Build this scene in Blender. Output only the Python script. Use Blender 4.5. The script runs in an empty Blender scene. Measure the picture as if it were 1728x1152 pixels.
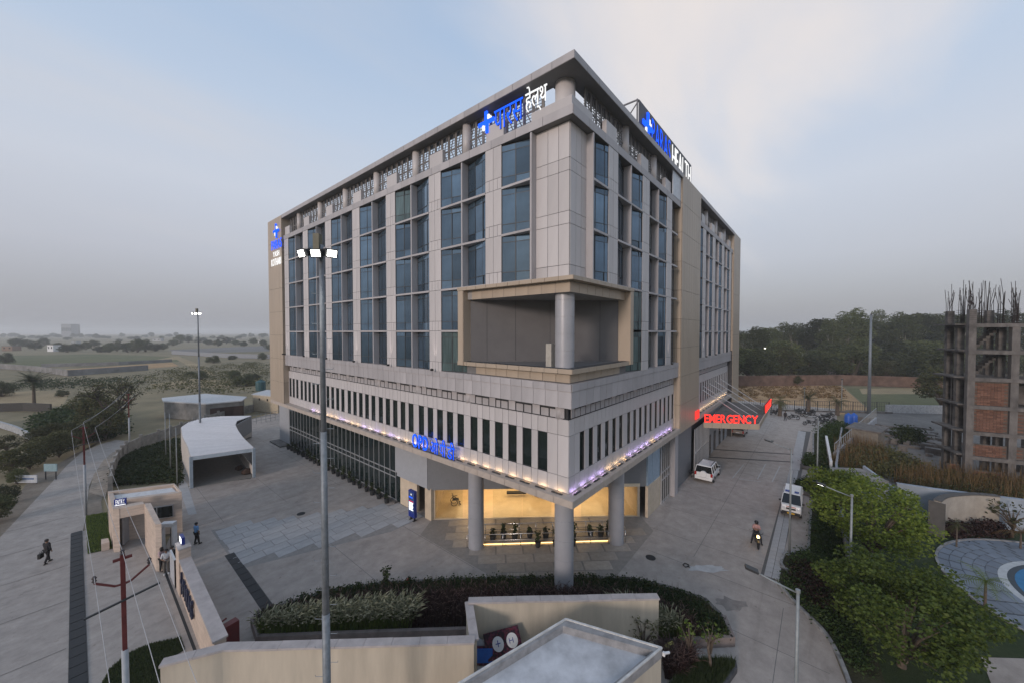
import bpy, bmesh, math, random
import numpy as np
from mathutils import Vector, Matrix
R = math.radians
random.seed(7)
scene = bpy.context.scene
col = scene.collection
# ------------------------------------------------------------------ camera
# world axes follow the hospital: x runs along its right facade, y along its left facade, the origin is its front corner
CAMX, CAMY, CAMZ = -18.238, -11.083, 16.0
FPX, PITCH, YAW = 622.0, math.atan(15.5 / 622.0), R(49.9)
cam_d = bpy.data.cameras.new('camera')
cam_d.sensor_width = 36.0
cam_d.lens = 36.0 * FPX / 1728.0
cam_d.clip_start = 0.1
cam_d.clip_end = 20000
cam = bpy.data.objects.new('camera', cam_d)
col.objects.link(cam)
cam.location = (CAMX, CAMY, CAMZ)
cam.rotation_euler = (R(90) - PITCH, 0, -YAW)
scene.camera = cam
# ------------------------------------------------------------------ sky
SUN_AZ = R(-100)      # direction the light comes from, measured in the x-y plane (0 = +x)
SUN_EL = R(14)
sdir = Vector((math.cos(R(184)) * math.cos(SUN_EL), math.sin(R(184)) * math.cos(SUN_EL), math.sin(SUN_EL)))
world = bpy.data.worlds.new('World')
scene.world = world
world.use_nodes = True
nt = world.node_tree
nt.nodes.clear()
def N(tree, t, **kw):
    n = tree.nodes.new(t)
    for k, v in kw.items():
        setattr(n, k, v)
    return n
def L(tree, a, b):
    tree.links.new(a, b)
def ramp(tree, stops, interp='LINEAR'):
    n = tree.nodes.new('ShaderNodeValToRGB')
    n.color_ramp.interpolation = interp
    el = n.color_ramp.elements
    while len(el) > 1:
        el.remove(el[-1])
    el[0].position = stops[0][0]; el[0].color = (*stops[0][1], 1)
    for p, c in stops[1:]:
        e = el.new(p); e.color = (*c, 1)
    return n
def mixc(tree, fac, a, b, blend='MIX'):
    n = tree.nodes.new('ShaderNodeMix'); n.data_type = 'RGBA'; n.blend_type = blend
    for s, v in ((n.inputs['Factor'], fac), (n.inputs['A'], a), (n.inputs['B'], b)):
        if isinstance(v, (int, float)): s.default_value = v
        elif isinstance(v, tuple): s.default_value = (*v, 1)
        else: tree.links.new(v, s)
    return n.outputs['Result']
wo = N(nt, 'ShaderNodeOutputWorld'); bg = N(nt, 'ShaderNodeBackground')
sky = N(nt, 'ShaderNodeTexSky', sky_type='NISHITA')
sky.sun_disc = False
sky.sun_elevation = SUN_EL
sky.sun_rotation = math.atan2(sdir.x, sdir.y)
sky.air_density = 1.2; sky.dust_density = 3.0
tc = N(nt, 'ShaderNodeTexCoord')
sep = N(nt, 'ShaderNodeSeparateXYZ'); L(nt, tc.outputs['Generated'], sep.inputs[0])
# even dusk veil: grey at the horizon, pale above, blue higher up
rp = ramp(nt, [(0.0, (.37, .375, .415)), (.06, (.425, .435, .485)), (.16, (.565, .585, .665)), (.30, (.66, .705, .805)), (.46, (.57, .68, .85)), (.66, (.42, .575, .81)), (1.0, (.35, .51, .75))])
L(nt, sep.outputs['Z'], rp.inputs[0])
# thin cloud sheets, projected on a flat layer above
dv = N(nt, 'ShaderNodeMath', operation='ADD'); L(nt, sep.outputs['Z'], dv.inputs[0]); dv.inputs[1].default_value = .12
vd = N(nt, 'ShaderNodeVectorMath', operation='DIVIDE'); L(nt, tc.outputs['Generated'], vd.inputs[0])
cmb = N(nt, 'ShaderNodeCombineXYZ')
for i in range(3): L(nt, dv.outputs[0], cmb.inputs[i])
L(nt, cmb.outputs[0], vd.inputs[1])
mp = N(nt, 'ShaderNodeMapping'); mp.inputs['Rotation'].default_value = (0, 0, R(38)); mp.inputs['Scale'].default_value = (.55, 1.5, 1); mp.inputs['Location'].default_value = (.62, 1.12, 0)
L(nt, vd.outputs[0], mp.inputs[0])
nz = N(nt, 'ShaderNodeTexNoise'); nz.inputs['Scale'].default_value = .8; nz.inputs['Detail'].default_value = 7; nz.inputs['Roughness'].default_value = .5; nz.inputs['Distortion'].default_value = .5
L(nt, mp.outputs[0], nz.inputs['Vector'])
cr = ramp(nt, [(.46, (0, 0, 0)), (.86, (.45, .45, .45))], 'EASE')
L(nt, nz.outputs['Fac'], cr.inputs[0])
zf = N(nt, 'ShaderNodeMapRange'); zf.inputs[1].default_value = .05; zf.inputs[2].default_value = .42
L(nt, sep.outputs['Z'], zf.inputs[0])
cf = N(nt, 'ShaderNodeMath', operation='MULTIPLY'); L(nt, cr.outputs[0], cf.inputs[0]); L(nt, zf.outputs[0], cf.inputs[1])
veil = mixc(nt, cf.outputs[0], rp.outputs[0], (.80, .755, .745))
# the broad pale cloud bank that catches the last light
dt = N(nt, 'ShaderNodeVectorMath', operation='DOT_PRODUCT'); L(nt, tc.outputs['Generated'], dt.inputs[0])
_az = YAW - math.atan2(1225 - 864, 622); _d = Vector((math.cos(R(90) - YAW - math.atan2(1215 - 864, 622)), math.sin(R(90) - YAW - math.atan2(1215 - 864, 622)), .86)).normalized()
dt.inputs[1].default_value = _d
ad = N(nt, 'ShaderNodeMath', operation='MULTIPLY_ADD'); L(nt, nz.outputs['Fac'], ad.inputs[0]); ad.inputs[1].default_value = .42; L(nt, dt.outputs['Value'], ad.inputs[2])
mrr = N(nt, 'ShaderNodeMapRange'); mrr.interpolation_type = 'SMOOTHSTEP'; mrr.inputs[1].default_value = 1.09; mrr.inputs[2].default_value = 1.27; mrr.inputs[4].default_value = .95; L(nt, ad.outputs[0], mrr.inputs[0])
veil = mixc(nt, mrr.outputs[0], veil, (.96, .88, .84))
scl = mixc(nt, 1.0, sky.outputs[0], (.10, .10, .10), 'MULTIPLY')
fin_c = mixc(nt, .86, scl, veil)
L(nt, fin_c, bg.inputs[0]); bg.inputs[1].default_value = 1.0
L(nt, bg.outputs[0], wo.inputs[0])
# ------------------------------------------------------------------ sun, exposure
sl = bpy.data.lights.new('sun', 'SUN'); sl.energy = 1.6; sl.angle = R(10); sl.color = (1.0, .86, .79)
so = bpy.data.objects.new('sun', sl); col.objects.link(so)
so.rotation_euler = sdir.to_track_quat('Z', 'Y').to_euler()
so.location = (-30, 0, 60)
vs = scene.view_settings
vs.view_transform = 'Standard'; vs.look = 'None'; vs.exposure = 0.0; vs.gamma = 1.0
scene.cycles.max_bounces = 6; scene.cycles.diffuse_bounces = 3; scene.cycles.glossy_bounces = 3
scene.cycles.transparent_max_bounces = 8; scene.cycles.volume_bounces = 2
scene.cycles.sample_clamp_indirect = 4.0
scene.cycles.use_denoising = True
# ------------------------------------------------------------------ pixel to place (a pixel of the 1728 x 1152 photograph and a height)
def lray(u, v):
    x = (u - 864.) / FPX; y = (576. - v) / FPX
    fw = math.cos(PITCH) + y * math.sin(PITCH); up = -math.sin(PITCH) + y * math.cos(PITCH)
    return (x * math.cos(YAW) + fw * math.sin(YAW), -x * math.sin(YAW) + fw * math.cos(YAW), up)
def g(u, v, z=0.0):
    r = lray(u, v); t = (z - CAMZ) / r[2]
    return (CAMX + t * r[0], CAMY + t * r[1])
def G(u, v, z=0.0):
    return Vector((*g(u, v, z), z))
def dep(u, v, d):      # at forward distance d
    r = lray(u, v); f = r[0] * math.sin(YAW) + r[1] * math.cos(YAW); t = d / f
    return Vector((CAMX + t * r[0], CAMY + t * r[1], CAMZ + t * r[2]))
def dcam(p):
    return math.hypot(p[0] - CAMX, p[1] - CAMY)
# ------------------------------------------------------------------ materials
MATS = {}
def mat(name, c, rough=.6, metal=0.0, var=.12, scale=3.0, bump=0.0, bscale=30., emit=None, estr=0., ior=1.45, c2=None, rnd=0.0, island=False, spec=.5, stretch=None, detail=4, coat=0.):
    if name in MATS: return MATS[name]
    m = bpy.data.materials.new(name); m.use_nodes = True; t = m.node_tree
    b = t.nodes['Principled BSDF']
    b.inputs['Roughness'].default_value = rough; b.inputs['Metallic'].default_value = metal
    b.inputs['IOR'].default_value = ior; b.inputs['Specular IOR Level'].default_value = spec
    b.inputs['Coat Weight'].default_value = coat
    tcn = N(t, 'ShaderNodeTexCoord'); co = tcn.outputs['Object']
    if stretch:
        mpn = N(t, 'ShaderNodeMapping'); mpn.inputs['Scale'].default_value = stretch; L(t, co, mpn.inputs[0]); co = mpn.outputs[0]
    nzn = N(t, 'ShaderNodeTexNoise'); nzn.inputs['Scale'].default_value = scale; nzn.inputs['Detail'].default_value = detail; nzn.inputs['Roughness'].default_value = .6
    L(t, co, nzn.inputs['Vector'])
    lo = tuple(max(0, x * (1 - var)) for x in c); hi = tuple(min(1, x * (1 + var)) for x in (c2 or c))
    rr = ramp(t, [(.32, lo), (.68, hi)]); L(t, nzn.outputs['Fac'], rr.inputs[0]); out = rr.outputs[0]
    if rnd > 0:
        if island:
            oi = N(t, 'ShaderNodeNewGeometry'); src = oi.outputs['Random Per Island']
        else:
            oi = N(t, 'ShaderNodeObjectInfo'); src = oi.outputs['Random']
        mr = N(t, 'ShaderNodeMapRange'); mr.inputs[3].default_value = 1 - rnd; mr.inputs[4].default_value = 1 + rnd
        L(t, src, mr.inputs[0])
        vm = N(t, 'ShaderNodeVectorMath', operation='SCALE'); L(t, out, vm.inputs[0]); L(t, mr.outputs[0], vm.inputs['Scale']); out = vm.outputs[0]
    L(t, out, b.inputs['Base Color'])
    if bump:
        bn = N(t, 'ShaderNodeTexNoise'); bn.inputs['Scale'].default_value = bscale; bn.inputs['Detail'].default_value = 3; L(t, tcn.outputs['Object'], bn.inputs['Vector'])
        bp = N(t, 'ShaderNodeBump'); bp.inputs['Strength'].default_value = bump; bp.inputs['Distance'].default_value = .02; L(t, bn.outputs['Fac'], bp.inputs['Height']); L(t, bp.outputs[0], b.inputs['Normal'])
    if emit:
        b.inputs['Emission Color'].default_value = (*emit, 1); b.inputs['Emission Strength'].default_value = estr
    MATS[name] = m
    return m
def ground_mat(name, c, c2, scale, scale2=2.0, rough=.9, bump=.3, bscale=8., c3=None, stain=False):
    if name in MATS: return MATS[name]
    m = bpy.data.materials.new(name); m.use_nodes = True; t = m.node_tree; b = t.nodes['Principled BSDF']
    b.inputs['Roughness'].default_value = rough; b.inputs['Specular IOR Level'].default_value = .25
    g_ = N(t, 'ShaderNodeNewGeometry'); co = g_.outputs['Position']
    n1 = N(t, 'ShaderNodeTexNoise'); n1.inputs['Scale'].default_value = scale; n1.inputs['Detail'].default_value = 6; n1.inputs['Roughness'].default_value = .65; n1.inputs['Distortion'].default_value = .4; L(t, co, n1.inputs['Vector'])
    n2 = N(t, 'ShaderNodeTexNoise'); n2.inputs['Scale'].default_value = scale2; n2.inputs['Detail'].default_value = 8; n2.inputs['Roughness'].default_value = .7; L(t, co, n2.inputs['Vector'])
    stops = [(.3, c), (.7, c2)] if not c3 else [(.25, c), (.5, c2), (.75, c3)]
    r1 = ramp(t, stops); L(t, n1.outputs['Fac'], r1.inputs[0])
    r2 = ramp(t, [(.25, (.72, .72, .72)), (.8, (1.22, 1.22, 1.22))]); L(t, n2.outputs['Fac'], r2.inputs[0])
    out = mixc(t, 1.0, r1.outputs[0], r2.outputs[0], 'MULTIPLY')
    if stain:
        mpn = N(t, 'ShaderNodeMapping'); mpn.inputs['Rotation'].default_value = (0, 0, .5); mpn.inputs['Scale'].default_value = (.5, 1.6, 1); L(t, co, mpn.inputs[0])
        n3 = N(t, 'ShaderNodeTexNoise'); n3.inputs['Scale'].default_value = .42; n3.inputs['Detail'].default_value = 11; n3.inputs['Roughness'].default_value = .62; n3.inputs['Distortion'].default_value = 1.1; L(t, mpn.outputs[0], n3.inputs['Vector'])
        r3 = ramp(t, [(.36, (.88, .875, .87)), (.47, (1, 1, 1)), (.60, (1, 1, 1)), (.72, (1.08, 1.08, 1.07))]); L(t, n3.outputs['Fac'], r3.inputs[0])
        n4 = N(t, 'ShaderNodeTexNoise'); n4.inputs['Scale'].default_value = 2.7; n4.inputs['Detail'].default_value = 6; L(t, co, n4.inputs['Vector'])
        r4 = ramp(t, [(.26, (.74, .72, .70)), (.36, (1, 1, 1))]); L(t, n4.outputs['Fac'], r4.inputs[0])
        out = mixc(t, 1.0, mixc(t, 1.0, out, r3.outputs[0], 'MULTIPLY'), r4.outputs[0], 'MULTIPLY')
    L(t, out, b.inputs['Base Color'])
    bn = N(t, 'ShaderNodeTexNoise'); bn.inputs['Scale'].default_value = bscale; bn.inputs['Detail'].default_value = 5; L(t, co, bn.inputs['Vector'])
    bp = N(t, 'ShaderNodeBump'); bp.inputs['Strength'].default_value = bump; bp.inputs['Distance'].default_value = .05; L(t, bn.outputs['Fac'], bp.inputs['Height']); L(t, bp.outputs[0], b.inputs['Normal'])
    MATS[name] = m
    return m
def emis(name, c, s):
    if name in MATS: return MATS[name]
    m = bpy.data.materials.new(name); m.use_nodes = True; t = m.node_tree; t.nodes.clear()
    o = N(t, 'ShaderNodeOutputMaterial'); e = N(t, 'ShaderNodeEmission'); e.inputs[0].default_value = (*c, 1); e.inputs[1].default_value = s; L(t, e.outputs[0], o.inputs[0])
    MATS[name] = m
    return m
def leafmat(name, c, c2, rnd=.55):
    if name in MATS: return MATS[name]
    m = bpy.data.materials.new(name); m.use_nodes = True; t = m.node_tree; b = t.nodes['Principled BSDF']
    b.inputs['Roughness'].default_value = .6; b.inputs['Specular IOR Level'].default_value = .25
    oi = N(t, 'ShaderNodeNewGeometry'); ob = N(t, 'ShaderNodeObjectInfo')
    r = ramp(t, [(0, c), (1, c2)]); L(t, oi.outputs['Random Per Island'], r.inputs[0])
    mr = N(t, 'ShaderNodeMapRange'); mr.inputs[3].default_value = 1 - rnd * .5; mr.inputs[4].default_value = 1 + rnd * .5; L(t, ob.outputs['Random'], mr.inputs[0])
    vm = N(t, 'ShaderNodeVectorMath', operation='SCALE'); L(t, r.outputs[0], vm.inputs[0]); L(t, mr.outputs[0], vm.inputs['Scale'])
    L(t, vm.outputs[0], b.inputs['Base Color'])
    tr = N(t, 'ShaderNodeBsdfTranslucent'); L(t, vm.outputs[0], tr.inputs[0])
    ms = N(t, 'ShaderNodeMixShader'); ms.inputs[0].default_value = .25
    L(t, b.outputs[0], ms.inputs[1]); L(t, tr.outputs[0], ms.inputs[2]); L(t, ms.outputs[0], t.nodes['Material Output'].inputs[0])
    MATS[name] = m
    return m
clad = mat('cladding', (.50, .472, .468), .42, 0, .05, .9, rnd=.08, stretch=(1, 1, .25))
clad2 = mat('cladding_grey', (.395, .375, .38), .5, 0, .09, .8, rnd=.09, stretch=(1, 1, .3))
beige = mat('cladding_beige', (.40, .325, .25), .42, 0, .06, .6, rnd=.06, stretch=(1, 1, .25))
joint = mat('joint_dark', (.05, .05, .052), .8)
soffit = mat('soffit_grey', (.17, .165, .165), .6, var=.1, scale=1.)
darkcore = mat('dark_core', (.035, .037, .04), .7)
slabcol = mat('slab_stone', (.42, .36, .31), .6, var=.1, scale=2.)
glass = mat('facade_glass', (.10, .155, .215), .035, .58, .25, .35, ior=1.5, rnd=.4)
glass_c = mat('curtained_glass', (.10, .145, .15), .07, .35, .3, 3., ior=1.5, rnd=.35, stretch=(3, 3, .2))
glass_d = mat('dark_glass', (.010, .018, .018), .06, 0, .2, .5, ior=1.55)
alu = mat('aluminium', (.55, .55, .56), .35, .6, .06, 4.)
alud = mat('dark_frame', (.045, .047, .05), .45, .3)
steel = mat('galvanised_steel', (.19, .21, .23), .55, .3, .18, 6.)
steel_l = mat('painted_pole', (.24, .26, .265), .5, .2, .12, 5.)
black = mat('black_plastic', (.016, .016, .017), .5)
white = mat('white_paint', (.72, .72, .72), .4, var=.05)
creamp = mat('cream_paint', (.49, .43, .34), .8, var=.13, scale=1.6, bump=.15, bscale=40, stretch=(1, 1, .16), detail=9)
sandst = mat('sandstone_tile', (.52, .42, .345), .6, var=.16, scale=2.2, rnd=.10, stretch=(.5, .5, 3))
coping = mat('coping_stone', (.40, .36, .345), .7, var=.14, scale=2.)
greyp = mat('grey_panel', (.33, .34, .36), .5, var=.05)
greypd = mat('grey_panel_dark', (.19, .195, .205), .5, var=.05)
marble = mat('marble_cream', (.58, .48, .36), .25, var=.1, scale=1.5)
floor_m = mat('marble_floor', (.62, .50, .34), .16, var=.08, scale=1., ior=1.5)
concrete = mat('raw_concrete', (.135, .124, .116), .85, var=.35, scale=1.6, bump=.3, bscale=12, stretch=(1, 1, .5))
concd = mat('weathered_concrete', (.105, .098, .092), .9, var=.5, scale=1.2, bump=.4, bscale=10)
brick_m = mat('brick_red', (.17, .085, .058), .9, var=.35, scale=1.2, rnd=.3)
paver = mat('paver', (.375, .368, .365), .8, var=.1, scale=1.5, rnd=.05, bump=.15)
granite = mat('granite_slab', (.33, .285, .24), .35, var=.14, scale=3., rnd=.12)
pot_m = mat('pot_black', (.03, .032, .034), .5)
bark = mat('bark', (.11, .085, .065), .9, var=.35, scale=6., bump=.5, bscale=20)
barkp = mat('pale_bark', (.30, .27, .23), .9, var=.3, scale=4.)
blue_e = emis('blue_letters', (.012, .10, 1.0), 1.7)
white_e = emis('white_letters', (1, 1, 1.0), 1.15)
red_e = emis('red_letters', (1.0, .035, .025), 2.2)
soft_joint = mat('soft_joint', (.17, .16, .15), .9)
blue_p = mat('blue_enamel', (.012, .03, .22), .35, var=.05)
# ------------------------------------------------------------------ mesh helpers
class MB:
    def __init__(s):
        s.v = []; s.f = []; s.mi = []; s.m = 0
    def add(s, vs_, fs):
        o = len(s.v); s.v += [tuple(p) for p in vs_]
        for f in fs:
            s.f.append(tuple(i + o for i in f)); s.mi.append(s.m)
        return s
    def box(s, x0, x1, y0, y1, z0, z1):
        if x0 > x1: x0, x1 = x1, x0
        if y0 > y1: y0, y1 = y1, y0
        return s.add([(x0, y0, z0), (x1, y0, z0), (x1, y1, z0), (x0, y1, z0), (x0, y0, z1), (x1, y0, z1), (x1, y1, z1), (x0, y1, z1)],
                     [(0, 3, 2, 1), (4, 5, 6, 7), (0, 1, 5, 4), (1, 2, 6, 5), (2, 3, 7, 6), (3, 0, 4, 7)])
    def obox(s, a, b, w, z0, z1, c=0.5):
        """upright slab from plan point a to b, width w (c: share of it on the left)"""
        a = Vector(a[:2]); b = Vector(b[:2]); d = (b - a).normalized(); n = Vector((-d.y, d.x))
        q = [a - n * w * (1 - c), b - n * w * (1 - c), b + n * w * c, a + n * w * c]
        return s.prism(q, z0, z1)
    def prism(s, poly, z0, z1):
        n = len(poly)
        ar = sum(poly[i][0] * poly[(i + 1) % n][1] - poly[(i + 1) % n][0] * poly[i][1] for i in range(n))
        if ar < 0: poly = poly[::-1]
        f0 = z0 if callable(z0) else (lambda p: z0); f1 = z1 if callable(z1) else (lambda p: z1)
        vs_ = [(p[0], p[1], f0(p)) for p in poly] + [(p[0], p[1], f1(p)) for p in poly]
        fs = [tuple(range(n - 1, -1, -1)), tuple(range(n, 2 * n))] + [(i, (i + 1) % n, n + (i + 1) % n, n + i) for i in range(n)]
        return s.add(vs_, fs)
    def sheet(s, poly, z):
        n = len(poly)
        ar = sum(poly[i][0] * poly[(i + 1) % n][1] - poly[(i + 1) % n][0] * poly[i][1] for i in range(n))
        if ar < 0: poly = poly[::-1]
        return s.add([(p[0], p[1], z) for p in poly], [tuple(range(n))])
    def tube(s, pts, r, n=8, cap=True):
        pts = [Vector(p) for p in pts]; rs = r if isinstance(r, (list, tuple)) else [r] * len(pts)
        o = len(s.v); prev = None
        for i, p in enumerate(pts):
            t = (pts[min(i + 1, len(pts) - 1)] - pts[max(i - 1, 0)]).normalized()
            ref = Vector((0, 0, 1)) if abs(t.z) < .9 else Vector((1, 0, 0))
            a = t.cross(ref).normalized() if prev is None else (prev - t * prev.dot(t)).normalized()
            prev = a; b = t.cross(a)
            for k in range(n):
                q = 2 * math.pi * k / n
                s.v.append(tuple(p + (a * math.cos(q) + b * math.sin(q)) * rs[i]))
        for i in range(len(pts) - 1):
            for k in range(n):
                s.f.append((o + i * n + k, o + i * n + (k + 1) % n, o + (i + 1) * n + (k + 1) % n, o + (i + 1) * n + k)); s.mi.append(s.m)
        if cap:
            s.f.append(tuple(o + k for k in range(n - 1, -1, -1))); s.mi.append(s.m)
            s.f.append(tuple(o + (len(pts) - 1) * n + k for k in range(n))); s.mi.append(s.m)
        return s
    def cyl(s, x, y, z0, z1, r, r2=None, n=12):
        return s.tube([(x, y, z0), (x, y, z1)], [r, r if r2 is None else r2], n)
    def lathe(s, prof, n=14, x=0, y=0):
        o = len(s.v)
        for r, z in prof:
            for k in range(n):
                q = 2 * math.pi * k / n; s.v.append((x + r * math.cos(q), y + r * math.sin(q), z))
        for i in range(len(prof) - 1):
            for k in range(n):
                s.f.append((o + i * n + k, o + i * n + (k + 1) % n, o + (i + 1) * n + (k + 1) % n, o + (i + 1) * n + k)); s.mi.append(s.m)
        s.f.append(tuple(o + k for k in range(n - 1, -1, -1))); s.mi.append(s.m)
        s.f.append(tuple(o + (len(prof) - 1) * n + k for k in range(n))); s.mi.append(s.m)
        return s
    def mesh(s, name, mats, smooth=False):
        me = bpy.data.meshes.new(name); me.from_pydata(s.v, [], s.f)
        mats = mats if isinstance(mats, (list, tuple)) else [mats]
        for m in mats: me.materials.append(m)
        if any(s.mi): me.polygons.foreach_set('material_index', s.mi)
        if smooth: me.polygons.foreach_set('use_smooth', [True] * len(s.f))
        me.update()
        return me
    def build(s, name, mats, parent=None, smooth=False, loc=None, rz=0.):
        return obj(name, s.mesh(name, mats, smooth), parent, loc, rz)
def obj(name, me, parent=None, loc=None, rz=0., rot=None, sc=None):
    o = bpy.data.objects.new(name, me); col.objects.link(o)
    if parent is not None: o.parent = parent
    if loc is not None: o.location = loc
    if rot is not None: o.rotation_euler = rot
    elif rz: o.rotation_euler = (0, 0, rz)
    if sc is not None: o.scale = sc if isinstance(sc, (tuple, list)) else (sc, sc, sc)
    return o
def smooth_by(o, ang=35):
    me = o.data
    me.polygons.foreach_set('use_smooth', [True] * len(me.polygons))
    try: me.set_sharp_from_angle(angle=R(ang))
    except Exception: pass
    return o
def tag(o, label, cat, group=None, kind=None):
    o['label'] = label; o['category'] = cat
    if group: o['group'] = group
    if kind: o['kind'] = kind
    return o
def thing(name, label, cat, loc=(0, 0, 0), rz=0., group=None, sc=None):
    o = bpy.data.objects.new(name, None); col.objects.link(o); o.empty_display_size = .2
    o.location = loc; o.rotation_euler = (0, 0, rz)
    if sc: o.scale = sc if isinstance(sc, (tuple, list)) else (sc, sc, sc)
    return tag(o, label, cat, group)
def struct(o, label=None):
    o['kind'] = 'structure'
    if label: o['label'] = label
    return o
def stuff(o, label, cat):
    return tag(o, label, cat, kind='stuff')
def dup(root, loc, rz=0., label=None, group=None, sc=None):
    r = root.copy(); col.objects.link(r); r.location = loc; r.rotation_euler = (0, 0, rz)
    if sc: r.scale = sc if isinstance(sc, (tuple, list)) else (sc, sc, sc)
    if label: r['label'] = label
    if group: r['group'] = group
    for ch in list(root.children):
        c = ch.copy(); col.objects.link(c); c.parent = r
        for q in list(ch.children):
            d = q.copy(); col.objects.link(d); d.parent = c
    return r
ORD = ['first', 'second', 'third', 'fourth', 'fifth', 'sixth', 'seventh', 'eighth', 'ninth', 'tenth', 'eleventh', 'twelfth', 'thirteenth', 'fourteenth', 'fifteenth', 'sixteenth', 'seventeenth', 'eighteenth', 'nineteenth', 'twentieth']
TENS = {2: 'twenty', 3: 'thirty', 4: 'forty', 5: 'fifty', 6: 'sixty'}
def ordw(i):
    if i < 20: return ORD[i]
    n = i + 1; t, u = divmod(n, 10)
    return (TENS[t][:-1] + 'ieth') if u == 0 else TENS[t] + '-' + ORD[u - 1]
def lamp(name, kind, loc, energy, color, parent=None, size=.1, spot=None, target=None, shape=None, size_y=None):
    d = bpy.data.lights.new(name, kind); d.energy = energy; d.color = color
    if kind == 'AREA':
        d.size = size
        if shape: d.shape = shape; d.size_y = size_y
    else: d.shadow_soft_size = size
    if spot: d.spot_size = R(spot); d.spot_blend = .7
    o = bpy.data.objects.new(name, d); col.objects.link(o); o.location = loc
    if parent: o.parent = parent
    if target is not None: o.rotation_euler = (Vector(target) - Vector(loc)).to_track_quat('-Z', 'Y').to_euler()
    return o
# ================================================================== large structure: ground sheets
grass_far = ground_mat('field_ground', (.12, .112, .065), (.25, .205, .125), .022, .22, c3=(.16, .145, .08))
gm = MB(); gm.sheet([(-3500, -3500), (5000, -3500), (5000, 5000), (-3500, 5000)], -.06)
struct(gm.build('ground', grass_far))
conc_yard = ground_mat('yard_concrete', (.345, .303, .27), (.405, .355, .317), .10, 1.1, rough=.75, bump=.12, bscale=14, stain=True)
conc_road = ground_mat('road_concrete', (.325, .292, .265), (.385, .346, .315), .13, 1.3, rough=.8, bump=.15, bscale=10, stain=True)
dirt_m = ground_mat('dirt', (.16, .13, .10), (.26, .225, .185), .35, 3., bump=.6, bscale=5.)
# hospital forecourt and drives
yard = [(-14.9, -2.0), (-14.9, 23.4), (-12.2, 33.4), (-11.6, 39.5), (-8.4, 55), (-2, 66), (6, 72), (52, 72), (82, 6), (84.5, -13.6), (62, -13.2), (57.3, -10.3), (36, -10.6), (16, -10.6), (14.4, -9.2), (10.3, -9.2), (6.8, -11.6), (4.0, -12.2), (-6, -12.9), (-9, -10)]
struct(MB().sheet(yard, 0.0).build('forecourt', conc_yard))
# public road on the left
rl = [g(-60, 1152), g(-30, 1000), g(0, 905), g(52, 850), g(88, 812), g(112, 785), g(138, 762), g(170, 748), g(196, 741)]
rr_ = [g(222, 744), g(200, 757), g(178, 775), g(160, 797), g(150, 820), (-17.9, 37.5), (-18.1, 34.4), (-18.1, 14), (-18.1, -12)]
rpoly = [(-34, -12)] + rl + rr_
struct(MB().sheet(rpoly, -.02).build('road', conc_road))
# dirt shoulders of the road
sh = [g(0, 906), g(0, 870), g(30, 835), g(55, 800), g(95, 783), g(130, 762), g(168, 746), g(172, 741), g(138, 764), g(112, 787), g(88, 814), g(60, 848)]
struct(MB().sheet(sh, -.035).build('dirt_shoulder', dirt_m))
sh2 = [(-18.1, 34.6), (-18.3, 40), g(165, 790), g(186, 764), g(200, 757), g(178, 780), g(186, 800), (-16.9, 41), (-16.9, 34.6)]
struct(MB().sheet(sh2, -.03).build('dirt_verge', dirt_m))
# apron between road and gate
struct(MB().sheet([(-18.1, -12), (-18.1, 34.4), (-14.9, 34.4), (-14.9, -12)], -.012).build('gate_apron', conc_road))
# dark cast drain gratings: road side and yard side
gratem = mat('grating', (.028, .030, .033), .6, .3, .2, 20.)
t = thing('drain_grating', 'long black drain grating along the edge of the public road', 'drain', (-18.42, 24.4, 0))
MB().box(-.30, .30, -18.9, 10.0, -.015, .006).build('channel', black, t)
for i in range(34):
    y = -18.4 + i * .84
    MB().box(-.28, .28, 0, .78, .006, .022).build('grate', gratem, t, loc=(0, y, 0))
t = thing('drain_grating', 'black drain grating across the forecourt beside the planted bed', 'drain', (-11.3, 17.2, 0))
MB().box(-.29, .29, -4.4, 4.3, .002, .008).build('channel', black, t)
for i in range(10):
    MB().box(-.26, .26, 0, .8, .008, .022).build('grate', gratem, t, loc=(0, -4.3 + i * .86, 0))
# joints sawn into the yard concrete
jm = mat('joint_line', (.11, .105, .10), .9)
js = MB()
def jline(a, b, w=.045, z=.004): js.obox(a, b, w, z - .003, z)
for k in range(7): jline((-14.6, 28.2 + k * 5.4), (1.0 if k < 4 else 6, 28.2 + k * 5.4), .03)
for x in (-10.4, -5.6, -.6): jline((x, 27.4), (x, 60), .03)
for k in range(3): jline((-11.0 + k * 5.0, 13.2 - k * 3.2), (-11.0 + k * 5.0, 18.4 - k * 1.2), .03)
for k in range(14): jline((12.0 + k * 4.6, -8.3), (12.0 + k * 4.6, -.2), .03)
for y in (-4.3,): jline((10, y), (76, y), .03)
for k in range(4): jline((-4.5 + k * 4.4, -11.6), (-4.5 + k * 4.4, -7.6 if k < 3 else -1.4), .03)
jline((-6, -9.6), (8, -9.6), .03)
for k in range(10): jline((-31, -8 + k * 5.2), (-18.8, -8 + k * 5.2), .03)
jline((-24.6, -10), (-24.6, 40), .03)
struct(js.build('expansion_joints', soft_joint))
for q, lb in ((g(508, 866), 'on the forecourt left of the glazed wall'), (g(1098, 940), 'on the right drive beside the column')):
    mh = MB().lathe([(.34, .002), (.34, .012), (.30, .014), (0, .014)], 18).build('manhole_cover', gratem, loc=(*q, 0)); tag(mh, 'round dark manhole cover ' + lb, 'manhole')
# two dark channels across the right drive
for (a, b, lab) in (((33.9, 0.1), (38.8, -8.65), 'nearer'), ((37.9, .2), (42.4, -8.5), 'farther')):
    o = MB().obox(a, b, .32, .002, .012).build('drain_channel', gratem)
    tag(o, 'narrow dark drain channel across the right drive, the %s of the two' % lab, 'drain', 'channels across the drive')
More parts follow.
